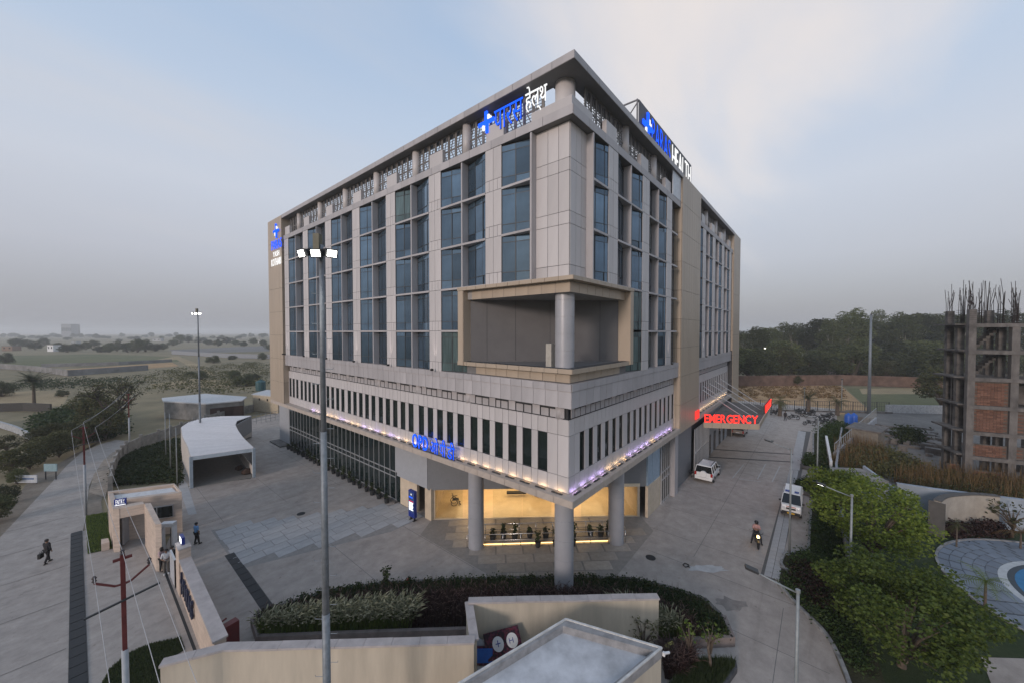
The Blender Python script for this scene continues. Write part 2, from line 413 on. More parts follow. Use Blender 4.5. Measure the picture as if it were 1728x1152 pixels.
# parking bay lines
wl = mat('worn_white_line', (.42, .42, .42), .8, var=.25, scale=9.)
ml = MB()
for a, b in ((g(1236, 806), g(1255, 783)), (g(1278, 808), g(1292, 782)), (g(1303, 812), g(1316, 786)), (g(1246, 807), g(1284, 812))):
    ml.obox(a, b, .09, .003, .006)
struct(ml.build('parking_lines', wl))
# pale dried patch and wet patch on the right drive
pm = mat('dried_patch', (.42, .42, .42), .8, var=.15, scale=2.)
def blob(c, rx, ry, rz, n=22, j=.25):
    a = []
    for i in range(n):
        q = 2 * math.pi * i / n; k = 1 + random.uniform(-j, j)
        x = rx * k * math.cos(q); y = ry * k * math.sin(q)
        a.append((c[0] + x * math.cos(rz) - y * math.sin(rz), c[1] + x * math.sin(rz) + y * math.cos(rz)))
    return a
struct(MB().sheet(blob(g(1192, 958), 1.35, .38, R(-50)), .005).build('dried_cement_patch', pm))
wm = mat('damp_patch', (.20, .18, .165), .4, var=.2)
struct(MB().sheet(blob(g(1232, 1018), .85, .55, R(-40), j=.4), .005).build('damp_patch', wm))
# paver band from the gate to the entrance: individual slabs
fc = bpy.data.objects.new('paved_band', None); col.objects.link(fc); struct(fc)
struct(MB().sheet([(-11.4, 18.9), (-11.4, 26.6), (-3.6, 21.9), (1.2, 18.9), (1.2, 15.2), (-2.1, 15.2)], .003).build('paving_bed', mat('paving_bed', (.26, .245, .23), .9), fc))
sl_m = {}
def slab_piece(parent, a0, a1, b0, b1, z0, z1, m, name='paving_slab'):
    k = (round(a1 - a0, 3), round(b1 - b0, 3), m.name)
    if k not in sl_m: sl_m[k] = MB().box(-k[0] / 2, k[0] / 2, -k[1] / 2, k[1] / 2, z0 - z1, 0).mesh(name, m)
    return obj(name, sl_m[k], parent, ((a0 + a1) / 2, (b0 + b1) / 2, z1))
# band runs obliquely: rows parallel to the facade
for i in range(11):
    y0 = 15.3 + i * .98
    lo = -2.1 - (y0 - 15.2) * (9.3 / 3.7) if y0 < 18.9 else -11.4
    hi = 1.1 if y0 < 18.6 else 1.1 - (y0 - 18.6) * (12.5 / 8.2)
    x = -11.3 + random.uniform(0, .3)
    while x < hi - .4:
        w = random.choice((.95, 1.25, 1.6))
        if x > lo: slab_piece(fc, x, min(x + w, hi) - .05, y0, y0 + .93, .003, .018, paver)
        x += w
# granite slabs round the entrance
ep = bpy.data.objects.new('entrance_paving', None); col.objects.link(ep); struct(ep)
struct(MB().sheet([(-.9, 13.0), (1.1, 14.2), (13.2, .7), (11.6, -.9), (3.4, -1.0), (-.9, 3.2)], .006).build('granite_bed', mat('granite_joint', (.25, .222, .195), .8), ep))
u_ = Vector((.678, -.735)); w_ = Vector((.735, .678))          # along and behind the glass front
o_ = Vector((1.2, 14.0))
slab_k = {}
for r_ in range(-9, 0):
    q = -.7 * (r_ % 2)
    while q < 18.2:
        a, b = q, q + 1.95
        c0 = o_ + u_ * ((a + b) / 2) + w_ * (r_ * 1.02 + .5)
        ok = all(( -.9 < p.x and p.y > -.95 and p.x - .0 + p.y > 2.45 and p.x < 11.9 and p.y < 13.2) for p in (o_ + u_ * a + w_ * (r_ * 1.02 + .05), o_ + u_ * b + w_ * (r_ * 1.02 + .05), o_ + u_ * a + w_ * (r_ * 1.02 + .95), o_ + u_ * b + w_ * (r_ * 1.02 + .95)))
        if ok:
            if 'm' not in slab_k: slab_k['m'] = MB().box(-.935, .935, -.47, .47, -.02, 0).mesh('granite_slab', granite)
            obj('granite_slab', slab_k['m'], ep, (c0.x, c0.y, .026), math.atan2(u_.y, u_.x))
        q += 2.0
# paver strip beside the right kerb: block pieces
ps = bpy.data.objects.new('paver_strip', None); col.objects.link(ps); struct(ps)
struct(MB().sheet([(10.6, -8.2), (58, -8.6), (58, -9.9), (14.4, -9.2), (10.6, -9.15)], .003).build('paver_bed', jm, ps))
for i in range(40):
    x0 = 10.8 + i * .62
    for j in range(2):
        slab_piece(ps, x0, x0 + .59, -8.78 - j * .42 + (0 if i < 14 else 0), -8.39 - j * .42, .003, .014, paver, 'paver_block')
MB().box(35.7, 57.5, -9.3, -8.35, .003, .012).build('paver_run', paver, ps)
# pavement strip beside the carport
struct(MB().sheet([g(318, 868), g(332, 866), g(316, 815), g(300, 800), g(300, 815)], .006).build('carport_walk', paver))
# ================================================================== hospital building
def onx(u, v, c=0.):
    r = lray(u, v); t = (c - CAMX) / r[0]; return (CAMY + t * r[1], CAMZ + t * r[2])
def ony(u, v, c=0.):
    r = lray(u, v); t = (c - CAMY) / r[1]; return (CAMX + t * r[0], CAMZ + t * r[2])
HB = thing('hospital_building', 'large grey and beige clad corner hospital block with angled glass bays', 'building')
T = -.45
ZF = [13.05, 16.1, 19.15, 22.2, 25.2, 27.95]
PL = [5.5 + 6.066 * k for k in range(7)]            # piers on the left facade
PR = [4.73, 10.6, 16.3]                             # piers on the right facade
PW = [29.15, 34.1, 39.6, 44.9]                      # piers on the far wing
HW = .72
XE = 46.6
# ---- core
c = MB()
c.prism([(.16, .16), (50.5, .16), (50.5, 47.4), (.16, 47.4)], 6.3, 13.0)
c.prism([(.16, 8.6), (7.9, .16), (50.5, .16), (50.5, 47.4), (.16, 47.4)], 13.0, 19.0)
c.prism([(.16, .16), (50.5, .16), (50.5, 47.4), (.16, 47.4)], 19.0, 28.0)
c.build('core_wall', darkcore, HB)
PAN = []
def pan(face, cc, a0, a1, z0, z1, m, gp=.013):
    PAN.append((face, cc, a0 + gp, a1 - gp, z0 + gp, z1 - gp, m))
def cols(a0, a1, n): return [a0 + (a1 - a0) * i / n for i in range(n + 1)]
def rows(face, cc, ae, ze, m):
    for i in range(len(ae) - 1):
        for j in range(len(ze) - 1): pan(face, cc, ae[i], ae[i + 1], ze[j], ze[j + 1], m)
def back(face, cc, a0, a1, z0, z1, d, m=joint, name='backing_wall'):
    b = MB()
    if face == 'x': b.box(cc + .03, cc + d, a0 + .005, a1 - .005, z0 + .005, z1 - .005)
    else: b.box(a0 + .005, a1 - .005, cc + .03, cc + d, z0 + .005, z1 - .005)
    return b.build(name, m, HB)
fl2 = []
for i in range(5): fl2 += [ZF[i], ZF[i] + .72, ]
fl2 = sorted(fl2 + [ZF[5]])
# ---- piers
def pier(face, a):
    zb = 19.1 if a < 6 else 13.1
    back(face, T, a - HW, a + HW, zb, 27.95, .58, name='pier')
    for i in range(len(fl2) - 1):
        if fl2[i] < zb - .1: continue
        n = 2 if i % 2 else 4
        rows(face, T, cols(a - HW, a + HW, n if a < 26 else 2), [fl2[i], fl2[i + 1]], clad)
for a in PL: pier('x', a)
for a in PR + PW: pier('y', a)
# ---- corner panels
rows('x', 0., [.02, .75, 1.5, 2.36], [z for z in fl2 if z > 19.1], clad)
rows('y', 0., [.06, .7, 1.3, 1.92], [z for z in fl2 if z > 19.1], clad)
# ---- fins, ledges, angled windows
FL = [2.42] + [(PL[i] + PL[i + 1]) / 2 for i in range(6)]
FR = [1.98] + [(PR[i] + PR[i + 1]) / 2 for i in range(2)]
FW = [(PW[i] + PW[i + 1]) / 2 for i in range(3)]
def fin(face, a, z0):
    b = MB()
    if face == 'x': b.box(T - .01, .15, a - .06, a + .06, z0, 27.9)
    else: b.box(a - .06, a + .06, T - .01, .15, z0, 27.9)
    b.build('fin', clad2, HB)
WM = {}
def window(P, Q, z0, z1, sep):
    P = Vector(P); Q = Vector(Q); w = (Q - P).length; h = z1 - z0
    k = (round(w, 2), round(h, 2))
    xs = [0, .42 * w, .84 * w, w]; zs = [0, .62, h - .38, h]
    if k not in WM:
        f = MB(); e = .03
        for x in xs: f.box(max(0, x - e), min(w, x + e), -.012, .05, 0, h)
        for z in zs: f.box(0, w, -.010, .048, max(0, z - e * .7), min(h, z + e * .7))
        ps_ = []
        for i in range(3):
            for j in range(3):
                ps_.append(MB().box(xs[i] + .02, xs[i + 1] - .02, .004, .04, zs[j] + .015, zs[j + 1] - .015))
        allp = MB()
        for q in ps_: allp.add(q.v, q.f)
        WM[k] = (f.mesh('window', alud), [q.mesh('pane', glass) for q in ps_], allp.mesh('pane', glass))
    fm, pl, ap = WM[k]
    o = obj('window', fm, HB, (P.x, P.y, z0), math.atan2(Q.y - P.y, Q.x - P.x))
    cur = random.random() < (.45 if z0 < 14 else .12)
    if sep:
        for m_ in pl: 
            if cur:
                if m_.name + '_c' not in WM: mc = m_.copy(); mc.materials[0] = glass_c; WM[m_.name + '_c'] = mc
                m_ = WM[m_.name + '_c']
            q = obj('pane', m_, o); q.rotation_euler = (random.uniform(-.008, .008), 0, random.uniform(-.012, .012))
    else: obj('pane', ap, o)
def vbay(face, near, f, far, floors=range(5)):
    """near: pier edge on the corner side (None at the corner), f: fin, far: far pier edge"""
    for i in floors:
        z0, z1 = ZF[i], ZF[i + 1]
        tri = [(T - .03, far), (.14, far), (.14, f if near is None else near), (T - .03, f if near is None else near)]
        if face == 'y': tri = [(b, a) for a, b in tri]
        if i > 0: MB().prism(tri, z0 - .09, z0 + .05).build('ledge', clad2, HB)
        zb, zt = z0 + (.05 if i else .06), z1 - .1
        if face == 'x':
            window((T + .05, far), (.12, f + .06), zb, zt, dcam((0, f)) < 34)
            if near is not None: window((.12, f - .06), (T + .05, near), zb, zt, dcam((0, f)) < 34)
        else:
            window((f + .06, .12), (far, T + .05), zb, zt, dcam((f, 0)) < 34)
            if near is not None: window((near, T + .05), (f - .06, .12), zb, zt, dcam((f, 0)) < 34)
vbay('x', None, FL[0], PL[0] - HW, (2, 3, 4)); fin('x', FL[0], 19.1)
for i in range(6):
    fl_ = range(5)
    vbay('x', PL[i] + HW, FL[i + 1], PL[i + 1] - HW, fl_ if i else (2, 3, 4))
    if i == 0:
        for k in (0, 1): window((T + .05, PL[1] - HW), (.12, FL[1] + .1), ZF[k] + .06, ZF[k + 1] - .1, True)
        MB().prism([(T - .03, PL[1] - HW), (.14, PL[1] - HW), (.14, FL[1] + .1), (T - .03, FL[1] + .1)], ZF[1] - .09, ZF[1] + .05).build('ledge', clad2, HB)
    fin('x', FL[i + 1], 13.1 if i else 19.1)
vbay('y', None, FR[0], PR[0] - HW, (2, 3, 4)); fin('y', FR[0], 19.1)
for i in range(2):
    vbay('y', PR[i] + HW, FR[i + 1], PR[i + 1] - HW, range(5) if i else (2, 3, 4)); fin('y', FR[i + 1], 13.1 if i else 19.1)
    if i == 0:
        for k in (0, 1): window((FR[1] + .1, .12), (PR[1] - HW, T + .05), ZF[k] + .06, ZF[k + 1] - .1, True)
for i in range(3):
    vbay('y', PW[i] + HW, FW[i], PW[i + 1] - HW); fin('y', FW[i], 13.1)
# half bays beside the beige tower
for i in range(5):
    window((PR[2] + HW, T + .05), (19.5, .1), ZF[i] + .05, ZF[i + 1] - .1, False)
    if i: MB().box(PR[2] + HW, 18.7, T - .02, .12, ZF[i] - .09, ZF[i] + .05).build('ledge', clad2, HB)
    window((26.75, .1), (PW[0] - HW, T + .05), ZF[i] + .05, ZF[i + 1] - .1, False)
# ---- upper band, parapet blocks, terrace, roof
zb0, zb1 = 27.95, 28.5
MB().box(T + .03, .9, T + .03, 42.7, zb0 + .01, zb1 - .005).build('band_wall', soffit, HB)
MB().box(.9, 19.6, T + .03, .9, zb0 + .012, zb1 - .007).build('band_wall', soffit, HB)
MB().box(26.6, XE, T + .03, .9, zb0 + .012, zb1 - .007).build('band_wall', soffit, HB)
rows('x', T - .02, [T - .02] + [1.55 + 2.06 * i for i in range(21)], [zb0, zb1], clad2)
rows('y', T - .02, [T + .03] + [1.4 + 2.02 * i for i in range(10)], [zb0, zb1], clad2)
rows('y', T - .02, [26.6 + 2.0 * i for i in range(11)], [zb0, zb1], clad2)
b = MB(); b.box(-.3, .2, -.3, 2.5, zb1, 29.12); b.box(.2, 2.1, -.3, .2, zb1, 29.115); b.build('parapet', clad, HB)
for a in PL: MB().box(-.3, .0, a - HW - .05, a + HW + .05, zb1, 29.6).build('parapet_block', clad, HB)
for a in PR + PW: MB().box(a - HW - .05, a + HW + .05, -.3, .0, zb1, 29.6).build('parapet_block', clad, HB)
MB().box(.2, 50.4, .2, 47.3, 28.0, 28.3).build('terrace', soffit, HB)
zr0, zr1 = 30.74, 31.2
rf = MB()
rf.box(-.62, .7, -.62, 42.9, zr0, zr1 - .005); rf.box(.7, 19.7, -.62, .7, zr0, zr1 - .005); rf.box(26.6, XE, -.62, .7, zr0, zr1 - .005); rf.box(.7, 1.6, .7, 1.6, zr0, zr1 - .01)
rf.build('roof_canopy', soffit, HB)
rows('x', -.65, [-.65 + 1.45 * i for i in range(31)], [zr0 + .01, zr1], clad2)
rows('y', -.65, [-.62 + 1.45 * i for i in range(15)], [zr0 + .01, zr1], clad2)
rows('y', -.65, [26.6 + 1.43 * i for i in range(15)], [zr0 + .01, zr1], clad2)
MB().cyl(.85, .85, 28.3, 30.76, .6, n=28).build('round_column', clad, HB, True)
for a in FL[1:]: MB().cyl(.12, a, 28.3, 30.76, .34, n=18).build('round_column', clad, HB, True)
for a in FR[1:] + FW + [27.6]: MB().cyl(a, .12, 28.3, 30.76, .34, n=18).build('round_column', clad, HB, True)
# perforated screens between the roof columns
scr = mat('screen_dark', (.15, .14, .135), .6, .2, .15, 3.)
def screen(face, a0, a1, cc=.06):
    s = MB(); z0, z1 = 28.3, 30.74
    def q(a, b, p0, p1, o=0):
        # bar from (a,p0) to (b,p1) .07 wide
        w = .032
        vs_ = [(a - w, p0), (a + w, p0), (b + w, p1), (b - w, p1)]
        f0 = [(cc + o, x, z) for x, z in vs_] + [(cc + o + .04, x, z) for x, z in vs_]
        if face == 'y': f0 = [(y, x, z) for x, y, z in f0]
        s.add(f0, [(0, 1, 2, 3), (7, 6, 5, 4), (0, 4, 5, 1), (1, 5, 6, 2), (2, 6, 7, 3), (3, 7, 4, 0)])
    def bx(a, b, p0, p1, o=0):
        if face == 'x': s.box(cc + o, cc + o + .05, a, b, p0, p1)
        else: s.box(a, b, cc + o, cc + o + .05, p0, p1)
    bx(a0, a1, z0, z0 + .45); bx(a0, a1, z1 - .12, z1)
    n = max(2, round((a1 - a0) / .74)); p = (a1 - a0) / n
    for i in range(n):
        x = a0 + i * p
        bx(x, x + p * .30, z0 + .4, z1 - .1, .003)
        m0, m1 = x + p * .30, x + p
        q(m0 + .04, m1 - .1, z0 + .45, z0 + 1.2, .01); q(m1 - .1, m0 + .08, z0 + 1.2, z1 - .1, .012)
        bx(m0, m1, z0 + 1.15, z0 + 1.27, .006)
    k = 0                                             # fine horizontal louvres behind
    zz = z0 + .45
    while zz < z1 - .3:
        bx(a0, a1, zz, zz + .012, .05); zz += .2
    s.build('screen_panel', scr, HB)
ca = [1.5] + FL[1:] + [42.6]
for i in range(len(ca) - 1): screen('x', ca[i] + .3, ca[i + 1] - .3)
ca = [1.5] + FR[1:] + [18.2]
for i in range(len(ca) - 1): screen('y', ca[i] + .3, ca[i + 1] - .3)
ca = [27.6] + FW + [46.3]
for i in range(len(ca) - 1): screen('y', ca[i] + .3, ca[i + 1] - .3)
MB().box(17.1, 19.5, T - .03, T + .05, 28.52, 30.72).build('frosted_panel', mat('frosted', (.50, .53, .57), .35), HB)
# ---- beige end wall on the left, beige tower on the right, beige far end
zz = [6.3] + [6.3 + 1.55 * i for i in range(1, 16)] + [31.2]
MB().box(-.57, 3, 43.05, 48.1, 6.31, 31.19).build('end_wall', joint, HB)
rows('x', -.62, cols(43.0, 48.15, 5), zz[::2] + [31.2] if zz[::2][-1] < 31 else zz[::2], beige)
rows('y', 43.0, [-.57, .2, .9], zz[::2] + [31.2] if zz[::2][-1] < 31 else zz[::2], beige)
MB().box(19.68, 26.55, -.57, 3, 6.14, 31.19).build('lift_tower', joint, HB)
rows('y', -.62, cols(19.62, 26.6, 8), [6.13] + [6.13 + 2.787 * i for i in range(1, 9)] + [31.2], beige)
rows('x', 19.62, [-.57, -.2, .16], [6.13] + [6.13 + 2.787 * i for i in range(1, 9)] + [31.2], beige)
MB().box(46.65, 52.2, -.57, 3, .0, 31.19).build('end_wall', joint, HB)
rows('y', -.62, cols(46.6, 52.2, 4), [0.05] + [.1 + 3.1 * i for i in range(1, 10)] + [31.2], beige)
rows('x', 46.6, [-.57, -.2, .16], [13.2 + 3 * i for i in range(7)], beige)
MB().box(49.5, 52.5, 3.5, 6.5, 31.2, 33.6).build('stair_head', concd, HB)
# ---- podium: parapet fascia, block course, window wall
for face, a0, a1 in (('x', -.4, 43.0), ('y', -.4, 19.62), ('y', 26.6, 46.6)):
    d0 = a0 if a0 > 0 else (a0 + .03)
    b = MB()
    if face == 'x': b.box(-.37, .14, d0, a1, 11.7, 13.08)
    else: b.box(max(d0, .14) if a0 < 0 else d0, a1, -.37, .14, 11.702, 13.078)
    b.build('podium_parapet', coping, HB)
    n = round((a1 - a0) / .88)
    if face == 'x': ed = cols(a0, a1, n)
    else: ed = cols(-.37 if a0 < 0 else a0, a1, n)
    rows(face, -.40, ed, [11.69, 12.66], clad2); rows(face, -.43, ed, [12.66, 13.1], clad2)
def blocks(face, a0, a1):
    x = a0; i = 0
    while x < a1 - .3:
        w = .62 if i % 8 else .42
        pan(face, .03, x, x + w, 10.97, 11.5 if i % 3 else 11.6, clad2, .03)
        x += w + .03; i += 1
blocks('x', .3, 42.8); blocks('y', .3, 19.4); blocks('y', 27, 46.4)
for a in [.75] + FL[1:]: MB().cyl(.3, a, 10.9, 11.7, .32, n=16).build('round_stub', clad2, HB, True)
def winwall(face, wins, ww, a0, a1):
    ed = [a0]
    for w in wins: ed += [w, w + ww]
    ed.append(a1)
    for i in range(len(ed) - 1):
        if i % 2 == 0:
            wd = ed[i + 1] - ed[i]; n = 1 if wd < 1.2 else 2
            rows(face, 0., cols(ed[i], ed[i + 1], n), [6.66, 7.6, 10.0, 10.95], clad)
        else:
            rows(face, 0., [ed[i], ed[i + 1]], [6.66, 7.6], clad); rows(face, 0., [ed[i], ed[i + 1]], [10.0, 10.95], clad)
            k = ('sw', round(ww, 2))
            if k not in WM:
                f = MB(); f.box(0, ww, .05, .12, 0, .05); f.box(0, ww, .05, .12, 2.35, 2.4); f.box(0, .04, .05, .12, .05, 2.35); f.box(ww - .04, ww, .05, .12, .05, 2.35)
                WM[k] = (f.mesh('window', alud), MB().box(.04, ww - .04, .085, .11, .05, 2.35).mesh('pane', glass_d))
            if face == 'x': o = obj('window', WM[k][0], HB, (0, ed[i + 1], 7.6), R(-90))
            else: o = obj('window', WM[k][0], HB, (ed[i], 0, 7.6))
            q = obj('pane', WM[k][1], o); q.rotation_euler = (random.uniform(-.01, .01), 0, random.uniform(-.015, .015))
    # reveal plate behind
WL = [1.5 + 1.195 * i for i in range(6)]
for b0 in (8.88, 15.1, 21.2, 27.4, 33.6): WL += [b0 + 1.195 * i for i in range(5)]
WL += [39.8, 41.0, 42.1]
winwall('x', WL, .7, .0, 43.)
WR = [1.33 + 1.13 * i for i in range(6)] + [8.41 + 1.16 * i for i in range(5)] + [14.33 + 1.17 * i for i in range(5)]
winwall('y', [w - .05 for w in WR], .56, .04, 19.62)
winwall('y', [27.6 + 1.17 * i for i in range(16)], .56, 26.6, 46.6)
MB().box(.13, .155, .13, 43, 6.7, 10.96).build('reveal_wall', joint, HB)
MB().box(.13, 46.6, .128, .154, 6.7, 10.958).build('reveal_wall', joint, HB)
# ---- entrance slab and soffit
es = MB()
es.box(-.65, 3, -.65, 48, 6.22, 6.64); es.box(3, 19.7, -.65, 3, 6.222, 6.642); es.box(26.6, 46.6, -.65, 3, 6.222, 6.642)
es.build('entrance_slab', slabcol, HB)
rows('x', -.68, [-.68 + 1.25 * i for i in range(36)], [6.22, 6.645], slabcol)
rows('y', -.68, [-.65 + 1.25 * i for i in range(17)], [6.22, 6.645], slabcol)
MB().prism([(1.3, 3), (3, 1.2), (46, 1.2), (46, 46), (1.3, 46)], 6.1, 6.21).build('soffit', soffit, HB)
# led wall washers on the slab edge
warm_led = emis('led_warm', (1.0, .66, .34), 32.); vio_led = emis('led_violet', (.62, .46, 1.0), 36.); pink_led = emis('led_pink', (1.0, .76, .74), 30.)
LEDM = {}
def led(face, a, m):
    if m.name not in LEDM:
        LEDM[m.name] = (MB().box(-.36, .36, -.06, .06, 0, .05).mesh('wall_washer', alud), MB().add([(-.27, .061, .048), (.27, .061, .048), (.27, .066, .012), (-.27, .066, .012)], [(0, 1, 2, 3)]).mesh('led_strip', m))
    o = obj('wall_washer', LEDM[m.name][0], HB, (-.30, a, 6.65) if face == 'x' else (a, -.30, 6.65), R(-90) if face == 'x' else 0)
    obj('led_strip', LEDM[m.name][1], o)
for i in range(30):
    a = .6 + i * 1.2
    if not (9.0 < a < 12.8): led('x', a, warm_led if (i < 8 or i in (13, 16, 20, 21, 24, 25, 26)) else (vio_led if i % 2 else pink_led))
for i in range(16):
    led('y', .5 + i * 1.2, vio_led if i not in (4, 5, 6, 11) else warm_led)
for i in range(14): led('y', 27.6 + i * 1.35, warm_led)
# uplights at the foot of the piers
def uplight(face, a, e=110):
    x, y = (T - .02, a) if face == 'x' else (a, T - .02)
    o = MB().box(-.09, .09, -.09, .09, 0, .16).build('uplight', black, HB, loc=(x - (.32 if face == 'x' else 0), y - (.32 if face == 'y' else 0), 13.1))
    p = (x - .30, y, 13.27) if face == 'x' else (x, y - .30, 13.27)
    lp = lamp('pier_uplight', 'SPOT', p, e, (1.0, .86, .80), None, .02, 26, (p[0] + (.42 if face == 'x' else 0), p[1] + (.42 if face == 'y' else 0), p[2] + 3.2))
    lp['kind'] = 'helper'
for a in PL[1:]: uplight('x', a)
uplight('x', 42.6)
uplight('y', PR[2]); uplight('y', PW[0]); uplight('y', PW[1])
# ---- corner balcony
MB().prism([(.17, 8.58), (7.88, .17), (7.7, -.1), (-.1, -.1), (-.1, 8.4)], 13.1, 13.9).build('balcony_floor', soffit, HB)
MB().prism([(.17, 8.58), (7.88, .17), (7.6, -.1), (-.1, -.1), (-.1, 8.3)], 18.3, 18.9).build('balcony_ceiling', mat('ceiling_grey', (.30, .29, .285), .7), HB)
MB().obox((.06, 8.5), (7.8, .06), .1, 13.9, 18.3).build('balcony_wall', mat('balcony_grey', (.135, .13, .131), .7, var=.08, scale=.6), HB)
for q in (.12, .3, .52, .66, .84):
    a = Vector((.022, 8.458)).lerp(Vector((7.758, .022)), q); u2 = (Vector((8.05, .3)) - Vector((.3, 8.75))).normalized()
    MB().obox(a, a + u2 * .02, .012, 13.95, 18.25).build('wall_joint', joint, HB)
rows('x', -.6, [-.6 + .95 * i for i in range(11)], [18.9, 19.15], beige); rows('y', -.6, [-.55 + .95 * i for i in range(10)], [18.9, 19.15], beige)
MB().prism([(-.57, -.57), (8.0, -.57), (8.0, .1), (.1, .1), (.1, 8.9), (-.57, 8.9)], 18.91, 19.148).build('balcony_canopy', beige, HB)
rows('x', -.12, [-.12 + 1.0 * i for i in range(9)], [18.27, 18.88], beige); rows('y', -.12, [-.07 + 1.0 * i for i in range(9)], [18.27, 18.88], beige)
for face, a in (('x', 8.35), ('y', 7.45)):
    b = MB()
    if face == 'x': b.box(-.57, .3, a, a + .5, 13.7, 18.9); b.box(-.55, .35, a - .04, a, 13.95, 18.9)
    else: b.box(a, a + .5, -.57, .3, 13.7, 18.9); b.box(a - .04, a, -.55, .35, 13.95, 18.9)
    b.build('balcony_jamb', beige, HB)
MB().prism([(-.47, -.47), (7.9, -.47), (7.9, .1), (.1, .1), (.1, 8.8), (-.47, 8.8)], 13.68, 13.94).build('balcony_sill', joint, HB)
rows('x', -.5, [-.5 + .95 * i for i in range(11)], [13.66, 13.95], beige); rows('y', -.5, [-.45 + .95 * i for i in range(10)], [13.66, 13.95], beige)
rows('x', -.16, [-.16 + .95 * i for i in range(9)], [13.12, 13.66], beige); rows('y', -.16, [-.11 + .95 * i for i in range(8)], [13.12, 13.66], beige)
def ringcol(x, y, z0, z1, r, step, name):
    prof = [(r, z0)]; z = z0
    while z + step < z1 - .2:
        z += step; prof += [(r, z - .015), (r - .02, z - .012), (r - .02, z + .012), (r, z + .015)]
    prof.append((r, z1))
    o = MB().lathe(prof, 32, x, y).build(name, mat('column_clad', (.36, .36, .38), .38, .15, .05, 1.), HB)
    return smooth_by(o, 30)
ringcol(.78, .78, 13.9, 18.3, .58, 1.0, 'balcony_column')
MB().box(.55, 1.9, 1.6, 2.0, 13.9, 15.3).build('equipment_cabinet', mat('cabinet_cream', (.42, .39, .34), .5), HB)
# ---- ground floor: columns, glazing, header walls
for x, y in ((.78, .78), (.85, 8.5), (8.15, .75)): ringcol(x, y, .0, 6.24, .58, 1.18, 'entrance_column')
gx = 1.15
MB().box(gx + .02, gx + .3, 46.4, 50.4, 0, 6.1).build('side_wall', greyp, HB)
MB().box(-.1, 1.4, 46.35, 50.6, 0, .18).build('plinth', concrete, HB)
MB().box(gx - .35, gx + .3, 19.3, 46.4, 0, .14).build('plinth', concrete, HB)
MB().box(gx + .25, gx + .35, 19.4, 46.4, .1, 6.1).build('glazing_back', darkcore, HB)
ny = 27; st = (46.3 - 19.6) / ny
pm3 = [MB().box(0, .02, .03, st - .03, a, b).mesh('pane', glass_d) for a, b in ((.2, 2.28), (2.36, 2.78), (2.86, 6.1))]
gl = MB().box(gx - .03, gx + .04, 19.5, 46.4, .14, .2).build('curtain_wall', alu, HB)
for i in range(ny + 1): MB().box(gx - .05, gx + .05, -.03, .03, .2, 6.1).build('mullion', alu, gl, loc=(0, 19.6 + i * st, 0))
for z in (2.28, 2.78): MB().box(gx - .055, gx + .03, 19.6, 46.3, z, z + .08).build('transom', alu, gl)
for i in range(ny):
    for m_ in pm3: 
        q = obj('pane', m_, gl, (gx, 19.6 + i * st, 0)); q.rotation_euler = (0, random.uniform(-.004, .004), random.uniform(-.008, .008))
MB().box(gx - .15, gx + .25, 18.9, 19.5, 2.9, 6.1).build('pilaster', greyp, HB)
MB().box(.80, 1.1, 14.35, 18.9, 2.75, 6.2).build('header_wall', greyp, HB)
D0, D1 = Vector((.86, 14.35)), Vector((13.6, .45))
MB().obox(D0, D1, .2, 2.62, 6.2, 1.0).build('header_wall', greypd, HB)
MB().box(13.6, 14.6, .3, .55, 2.7, 6.2).build('header_wall', mat('blue_grey_panel', (.27, .36, .45), .4), HB)
MB().box(14.62, 16.6, .28, .5, 2.7, 6.2).build('header_wall', mat('blue_grey_panel', (.27, .36, .45), .4), HB)
MB().box(13.4, 16.6, .22, .45, 0, 2.7).build('marble_wall', marble, HB)
MB().box(1.0, 1.35, 14.1, 14.95, 0, 2.75).build('marble_pier', marble, HB)
MB().box(1.15, 1.4, 16.3, 18.9, 0, 2.9).build('marble_wall', marble, HB)
MB().box(gx, gx + .1, 18.9, 19.5, .1, 2.9).build('pane', glass_d, HB)
# right side ground floor
rg = MB().box(16.6, 19.2, .2, .28, 0, .2).build('curtain_wall', alu, HB)
for i in range(5): MB().box(-.03, .03, .12, .24, 0, 6.1).build('mullion', alu, rg, loc=(16.7 + i * .6, 0, 0))
for z in (2.2, 2.9): MB().box(16.7, 19.1, .11, .2, z, z + .08).build('transom', alu, rg)
for i in range(4): MB().box(.03, .57, .2, .23, .2, 6.1).build('pane', glass_d, rg, loc=(16.7 + i * .6, 0, 0))
MB().box(19.2, 20.2, -.3, .6, 0, 6.1).build('pilaster', clad2, HB)
MB().box(20.2, 26.4, .05, .3, 0, 6.1).build('side_wall', greypd, HB)
rg = MB().box(26.5, 33.5, -.25, .1, 0, .15).build('curtain_wall', alu, HB)
for i in range(12): MB().box(-.03, .03, -.3, -.2, .15, 5.1).build('mullion', alu, rg, loc=(26.6 + i * .62, 0, 0))
for i in range(11): MB().box(.03, .59, -.24, -.22, .15, 5.1).build('pane', glass, rg, loc=(26.6 + i * .62, 0, 0))
for z in (2.3,): MB().box(26.6, 33.4, -.31, -.22, z, z + .07).build('transom', alu, rg)
MB().box(26.4, 33.6, .1, .3, 0, 6.2).build('side_wall', darkcore, HB)
MB().box(33.6, 46.6, .0, .3, 0, 6.2).build('side_wall', greyp, HB)
for x in (34.6, 37.4, 40.6, 43.4):
    f = MB().box(x, x + 1.0, -.06, .02, .05, 2.6).build('side_door', alud, HB); MB().box(x + .08, x + .92, -.085, -.062, .15, 2.5).build('pane', glass_d, f)
